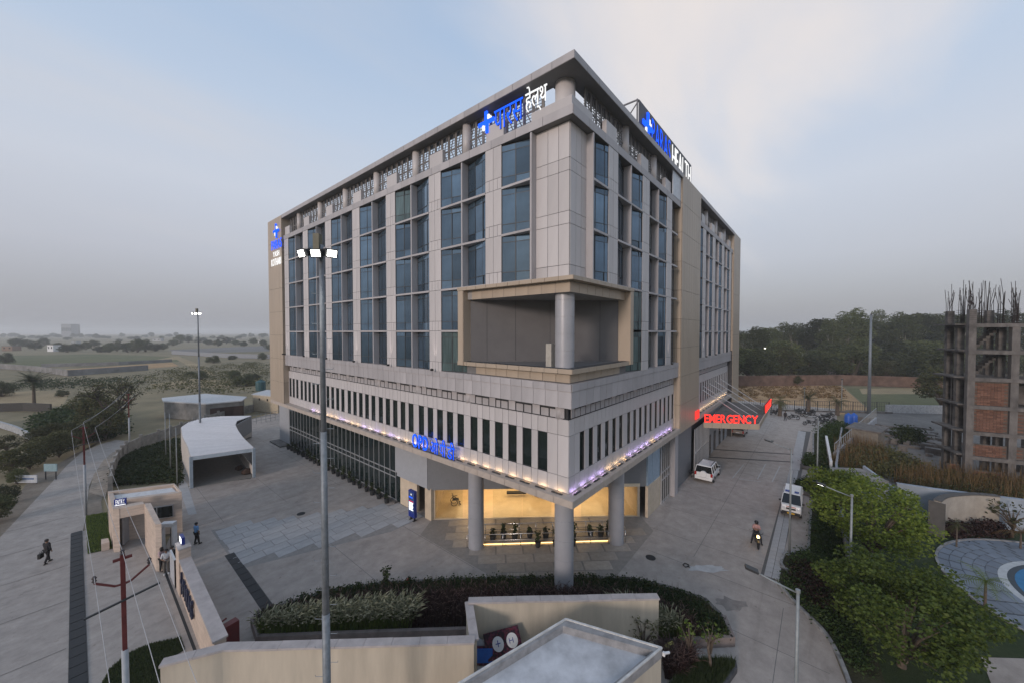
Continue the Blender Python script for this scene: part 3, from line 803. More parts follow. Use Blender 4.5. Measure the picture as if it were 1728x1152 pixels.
# ---- lobby (lit room behind the oblique glass front)
nrm = Vector((D1.y - D0.y, -(D1.x - D0.x))).normalized() * -1
ex = nrm * 9.0
A_, B_ = Vector((1.25, 14.2)), Vector((13.2, .85))
LB = HB
MB().prism([A_, B_, B_ + ex, A_ + ex], -.05, .05).build('lobby_floor', floor_m, LB)
MB().prism([A_, B_, B_ + ex, A_ + ex], 2.62, 2.9).build('lobby_ceiling', mat('lobby_ceiling', (.7, .6, .45), .7), LB)
MB().obox(A_ + ex, B_ + ex, .2, .05, 2.62).build('lobby_wall', marble, LB)
MB().obox(A_, A_ + ex, .2, .05, 2.62, 0).build('lobby_wall', marble, LB); MB().obox(B_, B_ + ex, .2, .05, 2.62, 1).build('lobby_wall', marble, LB)
cpt = A_.lerp(B_, .57) + nrm * 4.9
MB().lathe([(1.3, .05), (1.3, 1.15), (1.4, 1.17), (1.4, 1.24), (0, 1.24)], 24, cpt.x, cpt.y).build('reception_desk', mat('desk_wood', (.20, .07, .03), .35), LB)
cp2 = A_.lerp(B_, .58) + nrm * 6.5
MB().cyl(cp2.x, cp2.y, .05, 2.62, .62, n=24).build('lobby_column', mat('desk_wood', (.20, .07, .03), .35), LB, True)
bq = A_.lerp(B_, .36) + nrm * 4.2; uu = (B_ - A_).normalized()
MB().obox(bq, bq + uu * 1.9, .45, .35, .48).build('lobby_bench', black, LB)
# clear glass front
cg = bpy.data.materials.new('clear_glass'); cg.use_nodes = True; t_ = cg.node_tree; t_.nodes.clear()
oo = N(t_, 'ShaderNodeOutputMaterial'); tr_ = N(t_, 'ShaderNodeBsdfTransparent'); tr_.inputs[0].default_value = (.93, .95, .94, 1); gs = N(t_, 'ShaderNodeBsdfGlossy'); gs.inputs['Roughness'].default_value = .03
fr = N(t_, 'ShaderNodeFresnel'); fr.inputs[0].default_value = 1.4; mx = N(t_, 'ShaderNodeMixShader'); L(t_, fr.outputs[0], mx.inputs[0]); L(t_, tr_.outputs[0], mx.inputs[1]); L(t_, gs.outputs[0], mx.inputs[2]); L(t_, mx.outputs[0], oo.inputs[0])
n_ = 7; seg = (B_ - A_) / n_
for i in range(n_):
    if i in (1, 4): continue
    p = A_ + seg * i + nrm * .15
    MB().obox(p + seg.normalized() * .02, p + seg - seg.normalized() * .02, .015, .06, 2.6).build('glass_front_pane', cg, LB)
for i in range(9):
    p = A_.lerp(B_, .08 + .105 * i)
    for d in (1.6, 4.2, 6.8):
        q = p + nrm * d
        MB().cyl(q.x, q.y, 2.600, 2.612, .09, n=10).build('downlight', emis('downlight_warm', (1.0, .75, .42), 9.), LB)
q = A_.lerp(B_, .5) + nrm * 4.4
ll = lamp('lobby_light', 'AREA', (q.x, q.y, 2.57), 620, (1.0, .68, .34), None, 15.0, shape='RECTANGLE', size_y=7.0); ll['kind'] = 'helper'; ll.rotation_euler = (0, 0, math.atan2((B_ - A_).y, (B_ - A_).x))
# ---- cladding panels: the 300 that show largest are single pieces, the rest one course
def pval(p):
    face, cc, a0, a1, z0, z1, m = p
    x, y = (cc, (a0 + a1) / 2) if face == 'x' else ((a0 + a1) / 2, cc)
    d = Vector((x - CAMX, y - CAMY, (z0 + z1) / 2 - CAMZ)); cs = abs(d.x if face == 'x' else d.y) / d.length
    return (a1 - a0) * (z1 - z0) * cs / d.length_squared
PAN.sort(key=pval, reverse=True)
rest = {}; PMESH = {}
for i, p in enumerate(PAN):
    face, cc, a0, a1, z0, z1, m = p
    if i < 300:
        k = (face, round(a1 - a0, 3), round(z1 - z0, 3), m.name)
        if k not in PMESH:
            b = MB()
            if face == 'x': b.box(0, .035, -k[1] / 2, k[1] / 2, -k[2] / 2, k[2] / 2)
            else: b.box(-k[1] / 2, k[1] / 2, 0, .035, -k[2] / 2, k[2] / 2)
            PMESH[k] = b.mesh('cladding_panel', m)
        obj('cladding_panel', PMESH[k], HB, (cc, (a0 + a1) / 2, (z0 + z1) / 2) if face == 'x' else ((a0 + a1) / 2, cc, (z0 + z1) / 2))
    else:
        b = rest.setdefault(m.name, (MB(), m))[0]
        if face == 'x': b.box(cc, cc + .035, a0, a1, z0, z1)
        else: b.box(a0, a1, cc, cc + .035, z0, z1)
for nme, (b, m) in rest.items():
    o = b.build('cladding_course', m, HB); o['kind'] = 'stuff'
# ================================================================== signs on the building
def glyph(ch, bold=.0, ext=.1):
    k = ('gl', ch, bold, ext)
    if k in WM: return WM[k]
    cu = bpy.data.curves.new('g', 'FONT'); cu.body = ch; cu.offset = bold; cu.extrude = ext; cu.size = 1.0; cu.resolution_u = 3
    o = bpy.data.objects.new('g', cu); col.objects.link(o)
    dg = bpy.context.evaluated_depsgraph_get(); me = bpy.data.meshes.new_from_object(o.evaluated_get(dg))
    bpy.data.objects.remove(o)
    xs = [v.co.x for v in me.vertices] or [0]; ys = [v.co.y for v in me.vertices] or [0]
    WM[k] = (me, min(xs), max(xs), min(ys), max(ys))
    return WM[k]
def letter_run(parent, text, x0, x1, y0, y1, m, bold=.02, depth=.12, name='letter', gap=.12, side=None, italic=0.):
    """fit the letters of text between x0..x1 and y0..y1 in the parent's plane"""
    gs_ = [glyph(ch, bold) for ch in text]
    hh = max(q[4] for q in gs_) - min(q[3] for q in gs_); lo = min(q[3] for q in gs_)
    tot = sum(q[2] - q[1] for q in gs_) + gap * (len(gs_) - 1)
    sx = (x1 - x0) / tot; sy = (y1 - y0) / hh; x = x0
    for q in gs_:
        me = q[0].copy(); me.materials.clear(); me.materials.append(m)
        co = np.empty(len(me.vertices) * 3); me.vertices.foreach_get('co', co); co = co.reshape(-1, 3)
        co[:, 0] = (co[:, 0] - q[1]) * sx; co[:, 1] = (co[:, 1] - lo) * sy; co[:, 2] *= depth / .2
        if italic: co[:, 0] += co[:, 1] * italic
        me.vertices.foreach_set('co', co.ravel()); me.update()
        o = obj(name, me, parent, (x, y0, 0)); x += (q[2] - q[1] + gap) * sx
        if side is not None:
            me.materials.append(side)
            for p in me.polygons:
                if abs(p.normal.z) < .5: p.material_index = 1
def signroot(name, label, loc, face):
    o = thing(name, label, 'sign', loc)
    o.rotation_euler = (R(90), 0, R(-90)) if face == 'x' else (R(90), 0, 0)
    return o
def plus_logo(parent, x, y, s, d=.12):
    """blue cross with a white corner piece"""
    b = MB()
    b.box(x - .10 * s, x + .10 * s, y + .10 * s, y + .62 * s, -d / 2, d / 2)
    b.box(x - .62 * s, x + .10 * s, y - .10 * s, y + .10 * s, -d / 2, d / 2)
    b.box(x + .10 * s, x + .62 * s, y - .10 * s, y + .10 * s, -d / 2 + .001, d / 2)
    b.box(x - .02 * s, x + .16 * s, y - .62 * s, y - .10 * s, -d / 2, d / 2)
    b.build('cross_logo', blue_e, parent)
    w = MB(); w.box(x + .13 * s, x + .26 * s, y + .13 * s, y + .38 * s, -d / 2, d / 2); w.box(x + .26 * s, x + .40 * s, y + .13 * s, y + .24 * s, -d / 2, d / 2)
    w.box(x - .28 * s, x - .16 * s, y - .40 * s, y - .13 * s, -d / 2, d / 2)
    w.build('cross_inlay', white_e, parent)
xs_ = -.34
o = signroot('hindi_name_sign', 'blue and white glowing Hindi letters below the roof of the left facade', (xs_, 0, 0), 'x')
# in this frame x = -y(world), y = z(world)
ya, za = onx(834.4, 190.5, xs_); yb, zb = onx(883, 168.6, xs_); yc, zc = onx(847, 211, xs_)
letter_run(o, ['पारस'], -ya, -yb, zc - .25, za + .05, blue_e, -.004, .07, 'word', side=blue_p)
ya2, za2 = onx(886.6, 169.8, xs_); yb2, _ = onx(923, 152.8, xs_); _, zl = onx(891, 193, xs_)
letter_run(o, ['हेल्थ'], -ya2, -yb2, zl - .1, za2 + .75, white_e, -.008, .05, 'word')
yl, zl = onx(820.5, 207, xs_); plus_logo(o, -yl, zl, 1.15)
o = signroot('outpatient_sign', 'blue glowing OPD letters in Latin and Hindi on the entrance slab', (-.55, 0, 0), 'x')
y0, _ = onx(696, 745, -.55); y1, _ = onx(722.5, 755, -.55); y2, _ = onx(726.5, 760, -.55); y3, _ = onx(740, 760, -.55); y4, _ = onx(742.5, 760, -.55); y5, _ = onx(752.5, 760, -.55); y6, _ = onx(754.8, 760, -.55); y7, _ = onx(767.6, 760, -.55)
letter_run(o, 'OPD', -y0, -y1, 6.68, 7.8, blue_e, .02, .06, side=blue_p)
letter_run(o, ['ओ'], -y2, -y3, 6.68, 7.95, blue_e, .0, .06, 'word', side=blue_p)
letter_run(o, ['पी'], -y4, -y5, 6.68, 7.95, blue_e, .0, .06, 'word', side=blue_p); letter_run(o, ['डी'], -y6, -y7, 6.68, 7.95, blue_e, .0, .06, 'word', side=blue_p)
b = MB(); b.box(-y0, -y7, 6.66, 6.70, -.04, .04)
for k in range(6): xx = -y0 + (y0 - y7) * (k + .5) / 6; b.box(xx - .02, xx + .02, 6.68, 7.6, -.16, -.12); b.tube([(xx, 7.4, -.12), (xx, 6.68, -.5)], .015, 5)
b.build('support_frame', alud, o)
o = signroot('donor_name_sign', 'small blue and white glowing letters stacked on the beige end wall', (-.75, 0, 0), 'x')
yl, zl = onx(465.5, 390, -.75); plus_logo(o, -yl, zl, 1.5)
for txt, ul, ur, vt, vb, m in (('PARAS', 458, 475, 404, 420, blue_e), ('YASH', 460.8, 471, 424, 433, white_e), ('KOTHARI', 458, 474, 436, 448, white_e)):
    a, za = onx(ul, (vt + vb) / 2, -.75); b2, zb = onx(ur, (vt + vb) / 2, -.75); _, zt = onx((ul + ur) / 2, vt, -.75); _, zb2 = onx((ul + ur) / 2, vb, -.75)
    letter_run(o, txt, -a, -b2, zb2, zt, m, -.005, .04)
# roof sign on the right: dark lattice box with letters
rsx0, rsx1, rsy = 11.4, 26.9, .5
o = thing('roof_sign', 'dark lattice roof sign box with blue and white glowing Latin letters', 'sign', (0, 0, 0))
fr_ = MB()
for x in [rsx0 + (rsx1 - rsx0) * k / 10 for k in range(11)]:
    fr_.box(x - .05, x + .05, rsy + .1, rsy + .2, 31.2, 34.8); fr_.box(x - .05, x + .05, rsy + 1.5, rsy + 1.6, 31.2, 34.8)
for z in (31.4, 32.9, 34.7): fr_.box(rsx0, rsx1, rsy + .1, rsy + .2, z, z + .1); fr_.box(rsx0, rsx1, rsy + 1.5, rsy + 1.6, z, z + .1); fr_.box(rsx0, rsx0 + .1, rsy + .1, rsy + 1.6, z, z + .1); fr_.box(rsx1 - .1, rsx1, rsy + .1, rsy + 1.6, z, z + .1)
for z in (31.4, 32.9): fr_.tube([(rsx0, rsy + .15, z), (rsx0, rsy + 1.55, z + 1.6)], .05, 5); fr_.tube([(rsx0, rsy + 1.55, z), (rsx0, rsy + .15, z + 1.6)], .05, 5)
fr_.build('frame', mat('sign_frame', (.16, .16, .17), .5, .4), o)
MB().box(rsx0 + .1, rsx1, rsy + .02, rsy + .08, 31.25, 34.75).build('mesh_panel', mat('sign_mesh', (.10, .10, .11), .6), o)
o2 = bpy.data.objects.new('lettering', None); col.objects.link(o2); o2.parent = o; o2.location = (0, rsy - .12, 0); o2.rotation_euler = (R(90), 0, 0)
xa, _ = ony(1099.5, 225, rsy - .12); xb, _ = ony(1131, 240, rsy - .12); xc, _ = ony(1134.5, 260, rsy - .12); xd, _ = ony(1165.5, 280, rsy - .12); xl, zl = ony(1093.5, 207, rsy - .12)
letter_run(o2, 'PARAS', xa, xb, 32.15, 34.3, blue_e, -.005, .05, side=blue_p); letter_run(o2, 'HEALTH', xc, xd, 32.1, 34.25, white_e, -.012, .05)
plus_logo(o2, xl, 33.2, 1.8)
# ================================================================== emergency canopy
ec = thing('emergency_canopy', 'flat beige entrance canopy hung on steel rods over the right drive', 'canopy', (0, 0, 0))
zc0, zc1 = 5.15, 5.75
cpoly = [(27.9, -.8), (31.0, -5.75), (45.0, -5.55), (45.0, -.25)]
MB().prism(cpoly, zc0 + .05, zc1 - .12).build('deck', concrete, ec)
def fas(a, b, n):
    a = Vector(a); b = Vector(b); d = (b - a) / n; u = d.normalized()
    for i in range(n): MB().obox(a + d * i + u * .01, a + d * (i + 1) - u * .01, .1, zc0, zc1, 0).build('fascia_panel', beige, ec)
fas((27.9, -.8), (31.0, -5.75), 6); fas((31.0, -5.75), (45.0, -5.55), 11)
for i in range(5):
    x = 31.2 + i * 2.9
    MB().tube([(x - 3.0 + i * .3, -.65 if i < 1 else .0, 9.4 - .0), (x + .5, -4.9, zc1)], .045, 6).build('tie_rod', alu, ec)
MB().obox((28.3, -.8), (31.1, -5.5), .06, zc1, zc1 + .06).build('sign_rail', alud, ec)
es_ = thing('emergency_sign', 'red glowing EMERGENCY letters standing on the canopy edge', 'sign', (27.9 - .05, -.8 - .05, zc1 + .02))
ed_ = Vector((31.0 - 27.9, -5.75 + .8)); es_.rotation_euler = (R(90), 0, math.atan2(ed_.y, ed_.x))
letter_run(es_, 'EMERGENCY', .12, ed_.length - .1, 0, .95, red_e, .012, .05, gap=.09)
es2 = thing('emergency_side_sign', 'red glowing letters on the outer edge of the canopy seen edge on', 'sign', (38.2, -5.72, zc1 + .02))
es2.rotation_euler = (R(90), 0, 0)
letter_run(es2, 'EMERGENCY', 0, 6.4, 0, .95, red_e, .012, .05, gap=.09)
MB().box(-.1, 6.5, -.05, 1.05, -.2, -.12).build('support_frame', alud, es2)
# red cross box on the lift tower
rb = MB().box(-.75, .75, -.06, .06, -.45, .45).build('red_light_box', emis('red_box', (1, .06, .05), 1.1)); rb.location = (25.7, -.70, 7.0)
tag(rb, 'small red glowing light box on the beige tower beside the letters', 'sign')
# ================================================================== front walls, guard room, gate
def wall_run(name, label, pts, h, w, m, cop=None, cw=None, ch=.09, z0=0., group=None, hs=None):
    t = thing(name, label, 'wall', (pts[0][0], pts[0][1], 0), group=group); o = Vector(pts[0][:2])
    for i in range(len(pts) - 1):
        a = Vector(pts[i][:2]) - o; b = Vector(pts[i + 1][:2]) - o
        u = (b - a).normalized()
        MB().obox(a, b + u * (w * .3 if i < len(pts) - 2 else 0), w, z0, h).build('wall_section', m, t)
        if cop:
            a2 = a - u * .02; b2 = b + u * (.04 if i == len(pts) - 2 else w * .45); nc = max(1, round((b2 - a2).length / 1.25)); d2 = (b2 - a2) / nc
            for k in range(nc):
                jz = random.uniform(-.006, .006); jo = random.uniform(-.01, .01) * Vector((-u.y, u.x))
                MB().obox(a2 + d2 * k + jo, a2 + d2 * (k + 1) - u * .012 + jo, cw or w + .1, h + .002 * (i % 2), h + ch + .002 * (i % 2) + jz).build('coping', cop, t)
    return t
wA = [g(273, 1116, 2.6), g(378, 1089, 2.6), g(800, 1077, 2.6)]
wall_run('boundary_wall', 'cream rendered low boundary wall in the foreground left of the guard room', wA, 2.5, .25, creamp, coping, .42)
wB = [g(791, 1011, 2.7), g(1110, 1004, 2.7)]
wall_run('boundary_wall', 'cream rendered boundary wall set back behind the guard room roof', wB, 2.6, .25, creamp, coping, .40)
wall_run('boundary_wall', 'short cream return wall joining the two foreground boundary walls', [g(800, 1076, 2.6), g(791, 1013, 2.6)], 2.48, .25, creamp, coping, .40)
# guard room
P0 = Vector(g(955, 1044, 3.0)); P1 = Vector(g(1117, 1093, 3.0)); dl = (Vector(g(780, 1150, 3.0)) - P0).normalized()
P3 = P0 + dl * 8.5; P2 = P1 + dl * 8.5
gr = thing('guard_room', 'small cream guard room with flat white roof and grey parapet in the foreground', 'building', (P0.x, P0.y, 0))
def rel(p): return (p.x - P0.x, p.y - P0.y)
quad = [P0, P1, P2, P3]
cen = (P0 + P1 + P2 + P3) / 4
ins = [p + (cen - p).normalized() * .42 for p in quad]
MB().prism([rel(p) for p in [q + (cen - q).normalized() * .03 for q in quad]], 0, 2.6).build('wall', creamp, gr)
MB().prism([rel(p) for p in ins], 2.6, 2.68).build('roof', mat('roof_screed', (.50, .505, .52), .85, var=.28, scale=.9, bump=.3, detail=9), gr)
for i in range(4):
    a, b = quad[i], quad[(i + 1) % 4]; ia, ib = ins[i], ins[(i + 1) % 4]
    MB().prism([rel(a), rel(b), rel(ib), rel(ia)], 2.6, 3.0).build('parapet', mat('parapet_grey', (.27, .265, .265), .85, var=.22, scale=2.5, bump=.3), gr)
    u = (b - a).normalized(); n2 = Vector((-u.y, u.x)); n2 = n2 if n2.dot(cen - a) > 0 else -n2
    MB().prism([rel(a - n2 * .03), rel(b - n2 * .03), rel(b + n2 * .05), rel(a + n2 * .05)], 3.0, 3.05 + i * .002).build('parapet_edge', mat('edge_white', (.55, .54, .52), .8, var=.2), gr)
cc = thing('security_camera', 'white bullet camera on the corner of the guard room', 'camera', (P1.x + .1, P1.y - .05, 2.75))
MB().box(-.05, .05, -.05, .05, -.1, .05).build('bracket', white, cc); MB().tube([(0, 0, 0), (.28, -.12, -.08)], .05, 8).build('body', white, cc); MB().tube([(.28, -.12, -.08), (.31, -.13, -.085)], .04, 8).build('lens', black, cc)
# printed boards leaning behind the guard room
pr = bpy.data.materials.new('poster_print'); pr.use_nodes = True; tt = pr.node_tree; bb = tt.nodes['Principled BSDF']; bb.inputs['Roughness'].default_value = .4
tcn = N(tt, 'ShaderNodeTexCoord'); nn = N(tt, 'ShaderNodeTexNoise'); nn.inputs['Scale'].default_value = 7; nn.inputs['Detail'].default_value = 5; L(tt, tcn.outputs['Object'], nn.inputs['Vector'])
rp2 = ramp(tt, [(.36, (.012, .008, .02)), (.5, (.03, .01, .025)), (.57, (.14, .02, .035)), (.66, (.03, .015, .08)), (.75, (.3, .15, .1))]); L(tt, nn.outputs['Fac'], rp2.inputs[0]); L(tt, rp2.outputs[0], bb.inputs['Base Color'])
wbd = (Vector(wB[1]) - Vector(wB[0])).normalized(); wbn = Vector((wbd.y, -wbd.x))
if wbn.dot(Vector((CAMX, CAMY)) - Vector(wB[0])) < 0: wbn = -wbn
pa = Vector(wB[0]) + wbn * .75
def board(name, label, s0, w, h, zb, m, tilt=.22, oval=False, roll=0.):
    b = Vector((pa.x, pa.y)) + wbd * s0
    t = thing(name, label, 'board', (b.x, b.y, zb), math.atan2(wbd.y, wbd.x))
    t.rotation_euler = (-tilt, roll, math.atan2(wbd.y, wbd.x))
    MB().box(0, w, -.02, .02, 0, h).build('panel', m, t)
    if oval:
        for q, cx in ((0, .36), (1, .76)):
            e = MB(); n = 20; vs_ = [(w * cx + .28 * math.cos(2 * math.pi * k / n), -.026, h * .52 + .33 * math.sin(2 * math.pi * k / n)) for k in range(n)]
            e.add(vs_, [tuple(range(n))]); e.build('white_oval', white, t)
            lt = MB()
            if q == 0: lt.box(w * cx - .02, w * cx + .02, -.034, -.03, h * .52 - .12, h * .52 + .16); lt.box(w * cx - .12, w * cx + .12, -.034, -.03, h * .52, h * .52 + .04)
            else:
                for kx in range(2): lt.box(w * cx - .14 + kx * .17, w * cx - .11 + kx * .17, -.034, -.03, h * .52 - .1, h * .52 + .12)
                lt.box(w * cx - .11, w * cx + .03, -.034, -.03, h * .52, h * .52 + .03)
            lt.build('oval_mark', mat('mark_blue', (.03, .06, .3), .5), t)
    return t
board('printed_board', 'dark red printed board with white ovals leaning behind the guard room', 1.0, 1.75, 1.15, .2, pr, .3, True, -.25)
board('printed_board', 'small dark red printed board at the left end of the leaning boards', .3, .9, .8, .05, pr, .25, False, .05)
board('plain_board', 'pale grey flat board lowest of the leaning boards', -.1, .9, 1.25, 0, mat('pale_board', (.35, .37, .40), .6), .3, False, .35)
board('blue_board', 'small blue board edge tucked under the printed boards', .4, .8, .6, .15, mat('blue_board', (.02, .12, .45), .5), .2)
# sign wall by the gate
sa = Vector((-14.15, 18.5)); sb = Vector(g(372, 1076, 2.3))
sw = thing('sign_wall', 'pale sandstone sign wall with dark letters beside the sliding gate', 'wall', (sa.x, sa.y, 0))
MB().obox((0, 0), sb - sa, .42, 0, 2.2).build('wall', sandst, sw)
MB().obox((0, -.02), (sb - sa), .56, 2.2, 2.28).build('coping', coping, sw)
MB().box(-.28, .28, -.1, 1.0, 0, 2.85).build('end_pillar', sandst, sw); MB().box(-.31, .31, -.13, 1.03, 2.85, 2.92).build('pillar_cap', coping, sw)
d_ = (sb - sa).normalized()
ls = thing('wall_lettering', 'dark blue cross and letters fixed on the sandstone sign wall', 'sign', (sa.x - .27, sa.y, 0))
ls.location = (sa.x + d_.x * .9 - .30, sa.y + d_.y * .9, .75); ls.rotation_euler = (R(90), 0, math.atan2(d_.y, d_.x))
navy = mat('navy_letters', (.012, .018, .05), .4)
b = MB(); b.box(.2, .36, .0, 1.25, -.05, .05); b.box(-.05, .6, .55, .72, -.05, .05); b.build('cross_logo', navy, ls)
letter_run(ls, 'PARAS', .8, 3.6, .1, 1.1, navy, .03, .1)
gs2 = thing('gate_exit_sign', 'small blue box sign with lit white face on the sign wall pillar', 'sign', (-14.15, 19.2, 2.92))
MB().box(-.08, .08, -.35, .35, 0, .45).build('box', blue_p, gs2); MB().box(-.095, -.082, -.28, .28, .08, .38).build('lit_face', emis('lit_white', (1, 1, 1), 2.5), gs2)
gt = thing('sliding_gate', 'grey sheet sliding gate panel behind the sign wall pillar', 'gate', (-14.45, 19.6, 0))
MB().box(-.04, .04, 0, 1.7, .08, 1.75).build('panel', mat('gate_grey', (.38, .39, .41), .5), gt); MB().box(-.05, .05, 0, 1.7, 1.75, 1.82).build('top_rail', alu, gt)
MB().box(-.05, .05, 0, .06, .02, 1.8).build('post', alu, gt); MB().box(-.05, .05, 1.64, 1.7, .02, 1.8).build('post', alu, gt)
struct(MB().obox((-14.62, 12.5), (-14.62, 23.2), .12, .0, .006).build('gate_track', gratem))
hy = thing('hydrant_box', 'small dark red fire cabinet behind the sign wall', 'cabinet', (*g(390, 1086), 0), R(10))
MB().box(-.3, .3, -.2, .2, .0, 1.15).build('cabinet', mat('cabinet_red', (.14, .025, .025), .5), hy); MB().tube([(-.35, .2, .8), (-.35, .2, 1.3), (-.1, .2, 1.35)], .05, 7).build('pipe', mat('cabinet_red', (.14, .025, .025), .5), hy)
# ---- gate house
Z = 3.2
gh = thing('gate_house', 'sandstone gate house with flat roof and walk through portal', 'building', (*g(250, 900), 0)); GO = Vector(gh.location)
def gq(u, v, z=Z): p = g(u, v, z); return (p[0] - GO.x, p[1] - GO.y)
MB().prism([gq(182, 829), gq(294.2, 815.5), gq(306.7, 830), gq(199, 844)], 0, 3.0).build('wall', sandst, gh)
MB().prism([gq(190, 832), gq(290, 819), gq(300, 829), gq(201, 841)], 3.0, 3.06).build('roof', mat('roof_white', (.6, .6, .6), .8), gh)
MB().prism([gq(182, 829), gq(294.2, 815.5), gq(293, 817.2), gq(184, 831)], 3.0, 3.25).build('parapet', sandst, gh)
MB().prism([gq(293, 817.2), gq(294.2, 815.5), gq(306.7, 830), gq(303, 830.6)], 3.0, 3.25).build('parapet', sandst, gh)
MB().prism([gq(199, 844), gq(199.5, 841), gq(303, 827.5), gq(306.7, 830)], 3.0, 3.20).build('parapet', sandst, gh)
MB().prism([gq(243.4, 848.6), gq(254.4, 847.7), gq(272.3, 882.8), gq(262, 884)], 0, Z).build('portal_wall', sandst, gh)
MB().prism([gq(182, 830), gq(191, 831), gq(201, 857), gq(190.5, 858)], 0, Z - .003).build('portal_wall', sandst, gh)
MB().prism([gq(190.5, 858), gq(201.2, 856.8), gq(243.4, 848.8), gq(241, 845), gq(192, 853)], 2.45, Z - .006).build('portal_header', sandst, gh)
# window strip facing the forecourt
fa = Vector(gq(199, 844)); fb = Vector(gq(306.7, 830)); fu = (fb - fa).normalized(); fn = Vector((fu.y, -fu.x)); ln = (fb - fa).length
w = MB().obox(fa + fu * ln * .50 + fn * .04, fa + fu * ln * .86 + fn * .04, .08, 1.35, 2.35).build('window', alu, gh)
MB().obox(fa + fu * ln * .515 + fn * .09, fa + fu * ln * .59 + fn * .09, .03, 1.42, 2.28).build('pane', glass_d, w); MB().obox(fa + fu * ln * .61 + fn * .09, fa + fu * ln * .85 + fn * .09, .03, 1.42, 2.28).build('pane', glass_d, w)
dq = Vector(gq(203, 925, 0)); MB().obox(dq + Vector((.15, .35)), dq + Vector((.9, 1.8)), .06, .05, 2.3).build('door_leaf', greyp, gh)
MB().prism([gq(171, 930, 0), gq(185, 926, 0), gq(183, 919, 0), gq(171, 921, 0)], 0, .55).build('bench', sandst, gh)
es3 = thing('entry_sign', 'small blue lit ENTRY sign box on the gate house portal', 'sign', (*g(193.5, 854, 3.2), 3.2)); e2 = Vector(g(212, 851, 3.2)) - Vector(g(193.5, 854, 3.2))
es3.rotation_euler = (0, 0, math.atan2(e2.y, e2.x)); wl_ = e2.length
MB().box(-.03, wl_ + .03, 0, .16, 0, .5).build('box', blue_p, es3); MB().box(0, wl_, -.012, -.002, .04, .09).build('underline', emis('lit_white2', (1, 1, 1), 1.3), es3)
er = bpy.data.objects.new('lettering', None); col.objects.link(er); er.parent = es3; er.rotation_euler = (R(90), 0, 0); er.location = (0, -.01, 0)
letter_run(er, 'ENTRY', .06, wl_ - .06, .14, .46, emis('lit_white2', (1, 1, 1), 1.3), -.005, .01, gap=.2)
# metal detector arch and plastic chair
md = thing('metal_detector', 'white walk through metal detector arch beside the gate house portal', 'detector', (*g(285, 932), 0), R(-40))
for s in (-.42, .34): MB().box(s, s + .08, -.22, .22, 0, 2.1).build('side_panel', white, md)
MB().box(-.42, .42, -.22, .22, 2.0, 2.25).build('top_panel', white, md)
for s in (-.30, .26): MB().box(s, s + .04, -.235, -.222, .1, 1.9).build('trim', black, md)
# ---- carport
ZC = 3.3
Lp = [(322, 769), (317, 752), (308, 735), (306, 720), (318, 712), (343, 704.5), (372, 702)]
Rp = [(428, 754.5), (419, 746), (409, 736), (402, 726), (397, 716), (400, 709.5), (424, 701)]
cpo = Vector((*g(372, 810), 0))
cpt_ = thing('carport', 'open carport shed with curved white ribbed roof left of the forecourt', 'shed', cpo)
def crv(P, t):
    s = t * (len(P) - 1); i = min(int(s), len(P) - 2); f = s - i
    u = P[i][0] + (P[i + 1][0] - P[i][0]) * f; v = P[i][1] + (P[i + 1][1] - P[i][1]) * f
    q = g(u, v, ZC); return Vector((q[0] - cpo.x, q[1] - cpo.y))
rfm = mat('roof_sheet', (.62, .60, .60), .45, var=.06, scale=2., rnd=.05)
nb = 30
for i in range(nb):
    a, b = i / nb, (i + 1) / nb
    q = [crv(Lp, a), crv(Rp, a), crv(Rp, b), crv(Lp, b)]
    m_ = MB(); zlo, zhi = ZC - .03, ZC + .05
    m_.add([(*q[0], zlo), (*q[1], zlo), (*q[2], zhi), (*q[3], zhi), (*q[0], zlo - .04), (*q[1], zlo - .04), (*q[2], zlo - .04), (*q[3], zlo - .04)], [(0, 1, 2, 3), (7, 6, 5, 4), (0, 4, 5, 1), (2, 6, 7, 3), (1, 5, 6, 2), (0, 3, 7, 4)])
    m_.build('roof_sheet', rfm, cpt_)
sideA = [crv(Lp, k / 6) for k in range(7)]; sideB = [crv(Rp, k / 6) for k in range(7)]
wallw = mat('shed_wall', (.48, .44, .40), .8, var=.08)
for i in range(6):
    MB().obox(sideA[i], sideA[i + 1], .12, 0, ZC - .08).build('side_wall', wallw, cpt_)
    MB().obox(sideB[i], sideB[i + 1], .12, .2, 1.15).build('low_wall', wallw, cpt_)
    for k in range(5):
        p = sideB[i].lerp(sideB[i + 1], k / 5); MB().box(p.x - .03, p.x + .03, p.y - .03, p.y + .03, 1.15, ZC - .08).build('rail_post', alud if i < 3 else greyp, cpt_)
MB().obox(sideA[-1], sideB[-1], .12, 0, ZC - .08).build('back_wall', greyp, cpt_)
MB().obox(sideB[4], sideB[6], .1, .9, ZC - .1).build('end_cladding', greypd, cpt_)
bc = mat('blue_grey_steel', (.36, .42, .47), .5)
MB().obox(sideA[0], sideB[0], .16, ZC - .42, ZC - .08).build('front_beam', bc, cpt_)
for p in (sideA[0], sideB[0]): MB().box(p.x - .13, p.x + .13, p.y - .13, p.y + .13, 0, ZC - .08).build('post', bc, cpt_)
MB().prism(sideA + sideB[::-1], .004, .02).build('floor', mat('shed_floor', (.20, .19, .175), .9, var=.1), cpt_)
struct(MB().obox(g(318, 820), g(424, 806), .16, .003, .012).build('shed_drain', gratem))
bp_ = mat('bag_brown', (.06, .035, .025), .9, bump=.5, bscale=12)
